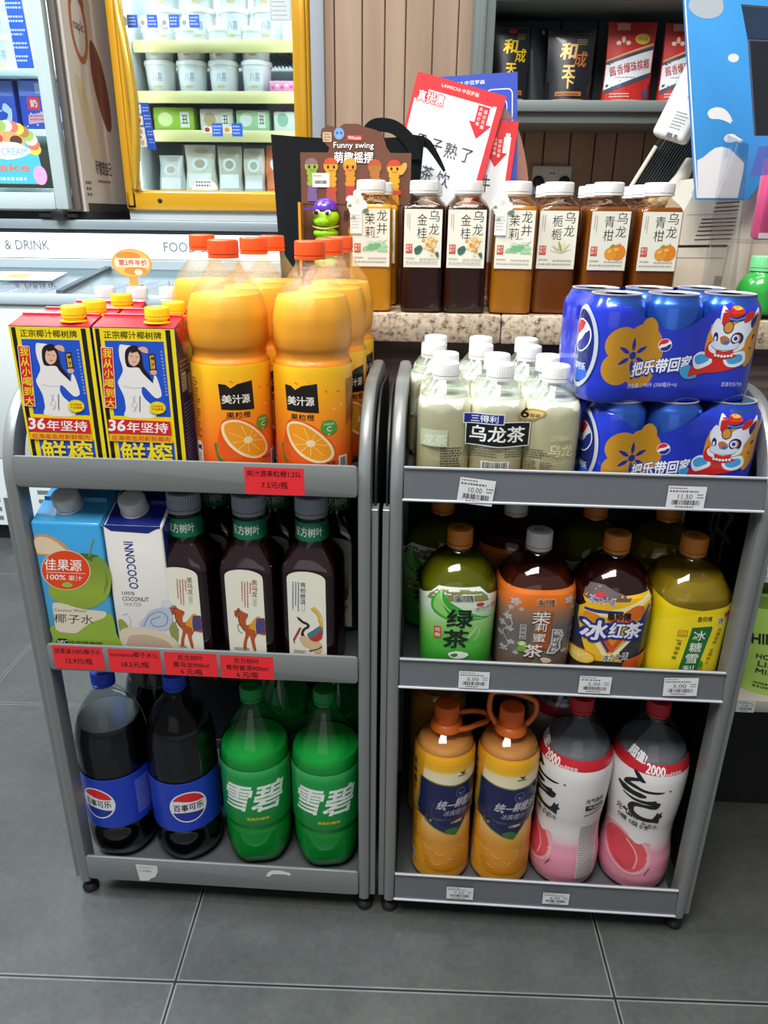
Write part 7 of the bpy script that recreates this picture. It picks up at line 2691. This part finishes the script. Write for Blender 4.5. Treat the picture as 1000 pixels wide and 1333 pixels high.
for k, (x, w, h, c, c2, l) in enumerate(((-0.975, 0.10, 0.13, 'c9d4d4', '8a8a6a', 'clear bag behind the blue price strip at the freezer bottom'),
                                         (-0.865, 0.12, 0.165, 'd4d4c4', '7a6a4a', 'large clear bag of pale food at the freezer bottom'),
                                         (-0.755, 0.095, 0.16, 'c4bfae', '6a5a3a', 'clear bag with round label above the white arch sticker'),
                                         (-0.665, 0.085, 0.155, 'c9c4b4', '5a6a4a', 'narrow clear bag next to the orange one'),
                                         (-0.580, 0.090, 0.165, 'd8743a', 'd8d8dc', 'orange bag with pale oval at the freezer bottom'),
                                         (-0.500, 0.070, 0.165, 'b48ac8', '3a2a6a', 'purple bag at the hinge end of the freezer bottom'))):
    r_ = thing('frozen_food_bag', l, 'bag', (x, 2.965, 1.0455), 0, 'bags in the freezer bottom')
    bm = B()
    n = 8
    rows = []
    for j in range(9):
        t = j / 8
        d = 0.030 * (1 - t) ** 0.7 + 0.002
        ww = w / 2 * (1 - 0.10 * t + 0.05 * math.sin(7 * t + k))
        ring = []
        for q in range(16):
            th = 2 * PI * q / 16
            cx, cy = math.cos(th), math.sin(th)
            ring.append(bm.verts.new((ww * math.copysign(abs(cx) ** 0.5, cx), d * math.copysign(abs(cy) ** 0.8, cy), t * h)))
        rows.append(ring)
    for A, C in zip(rows, rows[1:]):
        for q in range(16):
            bm.faces.new((A[q], A[(q + 1) % 16], C[(q + 1) % 16], C[q]))
    bm.faces.new(rows[0][::-1]); bm.faces.new(rows[-1])
    obj('bag', bm, M(c, 0.3, 0, 0.3, bump=0.5, bscale=40), r_, 60)
    a = Art(None)
    hh, w_ = h * 1000, w * 1000
    a.oval(0, hh * .62, w_ * .26, hh * .14, 'd8e0e4' if k != 4 else 'dfe0e4'); a.oval(0, hh * .62, w_ * .16, hh * .09, ('b0ac94', 'a89c80', 'a8987a', 'a4ac90', 'e0b8a0', '5a4a8a')[k])
    a.oval(w_ * .05, hh * .88, w_ * .22, hh * .05, 'b8b49c' if k < 4 else c2)
    a.rect(-w_ * .36, hh * .12, w_ * .36, hh * .42, 'e2e4e2' if k < 4 else c)
    a.build('bag_print', lambda u, v, off, hh=hh: (u / 1000, -(0.030 * (1 - v / hh) ** 0.7 + 0.0035) - off / 1000, v / 1000), r_, gv=12)
r_ = thing('frozen_pack', 'pink flowered box lying beside the fourth tub stack on the middle shelf', 'pack', (-0.525, 2.94, z_mid + 0.0005))
bm = B(); box(bm, -0.06, 0.06, -0.04, 0.04, 0, 0.034, bev=0.003)
obj('pack', bm, M('d88ab8', 0.35, 0, 0.2), r_)
a = Art(None)
for k in range(7):
    a.oval(-48 + k * 16, 12 + (k * 7) % 13, 6, 5, ('c8407a', 'f0c8dc')[k % 2], n=12, keep=k > 0)
a.build('pack_print', FRONT(0, -0.04, 0), r_)
area('freezer_lamp', (-0.755, 2.85, 1.98), 0.5, 5, (0.95, 0.99, 1.0), (-0.755, 3.05, 1.2), size_y=0.05)
area('freezer_lamp', (-1.5, 2.57, 1.98), 0.5, 10, (0.9, 0.98, 1.0), (-1.5, 2.8, 1.2), size_y=0.05)

# ------------------------------------------------------------------ till equipment on the counter's far right
CREAM = M('d9cfbd', 0.45)
# white screen seen from its edge, on a slanting ribbed arm
root = thing('till_screen', 'white till screen seen edge on over a dark ribbed back', 'screen', (0.45, 1.52, CT))
bm = B()
mat = Matrix.Translation((0.425, 1.50, 1.195)) @ Matrix.Rotation(math.radians(22), 4, 'Y') @ Matrix.Rotation(math.radians(-38), 4, 'Z')
box(bm, -0.010, 0.055, -0.012, 0.012, -0.085, 0.140, bev=0.008, seg=3, mat=mat)
ox, oy, oz = 0.45, 1.52, CT
obj('screen_housing', S3(bm), M('dcd8d0', 0.4, 0, 0.1), root)
a = Art(None)
a.lines(8, 66, 98, 5, 5.5, 1.8, '4a4844', 4, vertical=True); a.lines(2, -68, 28, 6, 5, 1.6, '4a4844', 5); a.rect(4, -84, 14, -76, '2a2a28'); a.rect(18, -84, 24, -76, '3a3a38', True)
mm = Matrix.Translation((-ox, -oy, -oz)) @ mat
o3 = mm @ Vector((0.016, -0.0122, 0))
a.build('type_plate', plane_map(o3, (mm.to_3x3() @ Vector((1, 0, 0))), (mm.to_3x3() @ Vector((0, 0, 1))), (mm.to_3x3() @ Vector((0, -1, 0)))), root)
bm = B()
prism(bm, [(0.372, 1.035), (0.405, 1.10), (0.47, 1.20), (0.52, 1.20), (0.47, 1.02), (0.43, 1.000)], 1.56, 1.58, 'y', 0)
for i in range(15):
    t = i / 14
    x0, z0 = 0.378 + 0.07 * t, 1.030 - 0.014 * t
    tube(bm, [(x0, 1.558, z0), (x0 + 0.085, 1.558, z0 + 0.155)], 0.0016, 6, 1)
tube(bm, [(0.366, 1.556, 1.026), (0.408, 1.556, 1.105)], 0.004, 8, 2)
obj('ribbed_back', S3(bm), [M('1d211f', 0.5), M('2f3432', 0.4), M('d9cfbd', 0.4)], root)
bm = B()
tube(bm, [(0.395, 1.53, 1.005), (0.43, 1.53, 1.018), (0.455, 1.53, 1.05), (0.47, 1.54, 1.08)], [0.012, 0.014, 0.013, 0.010], 12, 0)
box(bm, 0.40, 0.50, 1.49, 1.57, CT, CT + 0.012, 0, bev=0.003)
tube(bm, [(0.46, 1.53, CT + 0.01), (0.46, 1.535, 1.02)], 0.014, 12, 0)
obj('stand', S3(bm), CREAM, root, 50)

# beige machine with louvres
root = thing('receipt_printer', 'beige till machine with dark vent slots standing behind the soda cans', 'till', (0.46, 1.40, CT))
ox, oy, oz = 0.46, 1.40, CT
bm = B()
prism(bm, [(0.398, CT), (0.615, CT), (0.605, 1.045), (0.442, 1.045), (0.434, 1.02), (0.430, 0.99), (0.418, 0.957), (0.404, 0.935)], 1.395, 1.55, 'y', 0, bev=0.004)
obj('housing', S3(bm), CREAM, root)
a = Art(None)
f0 = lambda x, z: ((x - ox) * 1000, (z - oz) * 1000)
for k, (z, xa, xb) in enumerate(((1.008, .479, .520), (1.001, .478, .519), (.995, .477, .518), (.982, .459, .517), (.976, .458, .516), (.970, .456, .516), (.963, .455, .515), (.956, .453, .514), (.949, .452, .513))):
    a.line([f0(xa, z - 0.002), f0(xb, z + 0.001)], 1.9, '3a342c', keep=k > 0)
a.line([f0(.419, .936), f0(.510, .938)], 4, '1e1b17')
a.line([f0(.412, .917), f0(.508, .918)], .8, '6a6254')
a.line([f0(.512, .938), f0(.509, .85)], 1.0, '6a6254'); a.line([f0(.432, .987), f0(.516, .990)], .6, '8a8272', True)
a.rect(*f0(.497, .872), *f0(.510, .888), '8a8478')
a.build('vent_slots', plane_map((0, 1.395 - oy, 0), (1, 0, 0), (0, 0, 1), (0, -1, 0)), root)
bm = B()
prism(bm, [(0.521, CT), (0.546, CT), (0.544, 1.045), (0.516, 1.045)], 1.380, 1.396, 'y', 0, bev=0.003)
obj('front_edge', S3(bm), M('d3c9b8', 0.4), root)

# blue and white splash board with a dark window
root = thing('display_board', 'sky blue display board with white milk splashes and a dark screen window', 'display', (0.45, 1.345, 1.008))
ox, oy, oz = 0.45, 1.345, 1.008
SKYB = M('3f9ade', 0.35, 0, 0.2)
out = [(0.331, 1.43), (0.360, 1.288), (0.430, 1.011), (0.62, 1.011), (0.62, 1.43)]
bm = B()
prism(bm, [(0.325, 1.46), (0.366, 1.280), (0.4275, 1.010), (0.512, 1.010), (0.560, 1.105), (0.640, 1.105), (0.640, 1.46)], 1.340, 1.350, 'y', 0, bev=0.0015)
obj('board', S3(bm), [SKYB], root)
a = Art(None, rough=0.35, coat=0.2)
W = 'e6e6e4'
a.f = lambda x, y: ((-0.4645 + 0.0000 + 0.0) * 1000 + 0, 0)
# trace map: crop pixels (830..1000 x 0..260, scale 5.129) -> photo pixels -> board plane
def bf(x, y):
    px, py = 830 + x / 5.129, y / 5.129
    # plane y = 1.34 solved from the fitted camera
    X, Fv, U = Vector((math.cos(YAW), math.sin(YAW), 0)), Vector((-math.sin(YAW) * math.cos(PITCH), math.cos(YAW) * math.cos(PITCH), -math.sin(PITCH))), Vector((-math.sin(YAW) * math.sin(PITCH), math.cos(YAW) * math.sin(PITCH), math.cos(PITCH)))
    a_, b_ = px - 500, py - 666.5
    u = a_ * math.cos(ROLL) + b_ * math.sin(ROLL)
    v = -a_ * math.sin(ROLL) + b_ * math.cos(ROLL)
    d = Fv + X * (u / F_PX) - U * (v / F_PX)
    t = 1.34 / d.y
    return ((d.x * t - ox) * 1000, (CAM_H + d.z * t - oz) * 1000)
a.f = bf
a.poly(spline([(345, 20), (350, 60), (380, 95), (430, 120), (490, 124), (545, 105), (573, 65), (570, 10), (545, -30), (400, -40)], 4), 'b4bcc2')
a.oval(641, 387, 37, 29, W)
a.poly(spline([(468, 760), (485, 730), (530, 716), (580, 728), (615, 765), (636, 812), (622, 808), (625, 826), (590, 810), (545, 796), (490, 792)], 4), W)
a.poly(spline([(578, 925), (595, 900), (640, 895), (670, 915), (708, 940), (688, 938), (698, 956), (665, 945), (620, 952), (590, 948)], 4), W)
a.poly([(398, 1072), (440, 1050), (480, 1015), (520, 988), (560, 980), (610, 990), (650, 1025), (690, 1065), (712, 1090), (705, 1150), (668, 1322), (405, 1322)], W)
a.poly([(692, 28), (900, 50), (900, 905), (778, 905), (735, 262)], '20242a')
a.poly([(692, 28), (900, 45), (900, 60), (705, 45)], '4a4a48')
a.poly([(735, 262), (900, 270), (900, 280), (750, 272), (790, 900), (778, 905)], '4a5a6e')
a.poly([(700, 50), (900, 62), (900, 262), (735, 258)], '28384e')
a.line([(318, 0), (400, 1322)], 10, 'eceae6')
a.build('board_print', plane_map((0, 1.340 - oy, 0), (1, 0, 0), (0, 0, 1), (0, -1, 0)), root, step=0.03)
bm = B()
box(bm, 0.600, 0.625, 1.352, 1.362, CT, 1.05)
obj('leg', S3(bm), M('c9c4ba', 0.4), root)

# clear acrylic stand at the right edge with its goods
root = thing('acrylic_stand', 'clear acrylic shelf stand on the counter at the right edge', 'stand', (0.53, 1.21, CT))
ox, oy, oz = 0.53, 1.21, CT
ACR = clear('f4f6f8', 0.3, 0.02)
for x in (0.440, 0.635):
    bm = B()
    prism(bm, [(1.145, CT), (1.29, CT), (1.29, 1.10), (1.20, 1.08)], x, x + 0.004, 'x')
    obj('side_panel', S3(bm), ACR, root)
bm = B()
box(bm, 0.440, 0.639, 1.145, 1.29, CT, CT + 0.004)
obj('base_plate', S3(bm), ACR, root)
bm = B()
box(bm, 0.444, 0.635, 1.18, 1.29, 0.948, 0.952)
obj('shelf', S3(bm), ACR, root)
bm = B()
prism(bm, [(0.438, 1.036), (0.640, 1.060), (0.640, 1.092), (0.443, 1.074)], 1.160, 1.163, 'y')
obj('front_lip', S3(bm), clear('c4c8f4', 0.5, 0.06, body=0.3, bodycol='8f9ae0'), root)

r_ = thing('candy_bottle', 'green plastic bottle with pale green cap in the acrylic stand', 'bottle', (0.494, 1.190, CT + 0.0045))
b_ = Body([(0, 28), (3, 33), (10, 34), (34, 34), (46, 31), (56, 24), (60, 19), (70, 19)])
bm = B(); b_.mesh(bm, 40)
obj('bottle', bm, M('2f9a3a', 0.2, 0, 0.5), r_, 50)
bm = B(); cap_mesh(bm, 20, 62, 84, True, 0.02)
obj('cap', bm, M('7ad08a', 0.3, 0, 0.4), r_, 50)
r_ = thing('sweets_packet', 'pink and magenta sweets packet standing in the acrylic stand', 'packet', (0.530, 1.24, 0.9525), 0.15)
bm = B(); box(bm, -0.045, 0.045, -0.014, 0.014, 0, 0.115, bev=0.008)
obj('packet', bm, M('d8507e', 0.3, 0, 0.4), r_)
a = Art(None); a.rect(-44, 2, 44, 10, 'ecdfe2'); a.oval(-8, 62, 24, 30, 'c82a5a'); a.t('果', -8, 62, 24, 24, 'f4d8e0', 0.05); a.rect(-44, 100, 44, 113, 'ecc8d4')
a.build('packet_print', FRONT(0, -0.014, 0), r_)
r_ = thing('candy_jar', 'round pink candy jar above the sweets packet at the picture edge', 'jar', (0.585, 1.24, 0.9525), 0)
bm = B()
lathe(bm, [(18, 0), (28, 5), (36, 30), (38, 80), (38, 120), (34, 140), (24, 150), (18, 153), (18, 164), (12, 166)], 36)
obj('jar', bm, M('e070b8', 0.2, 0, 0.5), r_, 60)

# ------------------------------------------------------------------ low shelf unit seen past the right rack
root = thing('snack_shelf', 'low snack shelf unit partly seen past the right rack', 'shelf unit', (0.70, 1.06, 0))
ox, oy, oz = 0.70, 1.06, 0
for z in (0.284, 0.500):
    bm = B()
    box(bm, 0.475, 0.95, 0.995 if z < 0.4 else 1.02, 1.13, z - 0.022, z, bev=0.002)
    obj('shelf', S3(bm), M('b9b4aa', 0.45), root)
bm = B()
box(bm, 0.470, 0.95, 1.130, 1.145, 0.0, 0.72)
obj('back_panel', S3(bm), M('8a8880', 0.5), root)
bm = B()
box(bm, 0.500, 0.95, 1.085, 1.128, 0.0, 0.262)
obj('plinth', S3(bm), M('121212', 0.6), root)  # added black block, its colour carries the shadow under the shelf
price_tag_white(root, 0.500 - ox, 0.528 - ox, 0.262, 0.284, 0.9945 - oy, '5.00', 31)
price_tag_white(root, 0.500 - ox, 0.535 - ox, 0.478, 0.500, 1.0195 - oy, '4.50', 32)


def nut_art(a, w, h):
    a.rect(-w * .47, h * .86, w * .47, h * .97, '6f9a3a')
    a.t('HIMALAYA', 0, h * .58, w * .9, h * .10, '16180f', 0.05, rot=.12)
    a.t('YAK', w * .05, h * .49, w * .5, h * .07, 'd8862a', 0.04, rot=.1)
    for k, s in enumerate(('HONEY', 'LIME', 'MINT')):
        a.t(s, -w * .14, h * (.38 - k * .075), w * (.42, .34, .36)[k], h * .05, '1c2412', 0.03)
    a.lines(-w * .32, h * .10, w * .2, 2, -6, 3, '3a4a1a', 4)


SG_ = 'pouches on the low shelf'
pouch('snack_pouch', 'lime green snack pouch with black lettering on the low shelf past the right rack', 0.566, 0.110, 0.165, M('a8cf5e', 0.35, 0, 0.3), nut_art, y=1.035, rz=-0.1, group=SG_).location.z = 0.2845
pouch('snack_pouch', 'olive green pouch behind the lime green one on the low shelf', 0.562, 0.12, 0.180, M('8aa84a', 0.35, 0, 0.3), lambda a, w, h: a.rect(-w * .4, h * .4, w * .4, h * .6, '5a7a2a'), y=1.095, group=SG_).location.z = 0.2845
pouch('snack_pouch', 'orange and white packet on the upper board of the low shelf', 0.560, 0.09, 0.11, M('d88a52', 0.35, 0, 0.3), lambda a, w, h: a.rect(-w * .45, h * .05, w * .45, h * .4, 'dcdcdc'), y=1.06, group=SG_).location.z = 0.5005
pouch('snack_pouch', 'small red packet corner beside the lime green pouch', 0.499, 0.026, 0.045, M('b8202a', 0.35, 0, 0.3), lambda a, w, h: a.rect(-w * .3, h * .3, w * .3, h * .4, 'd8505a'), y=1.035, group=SG_).location.z = 0.2845
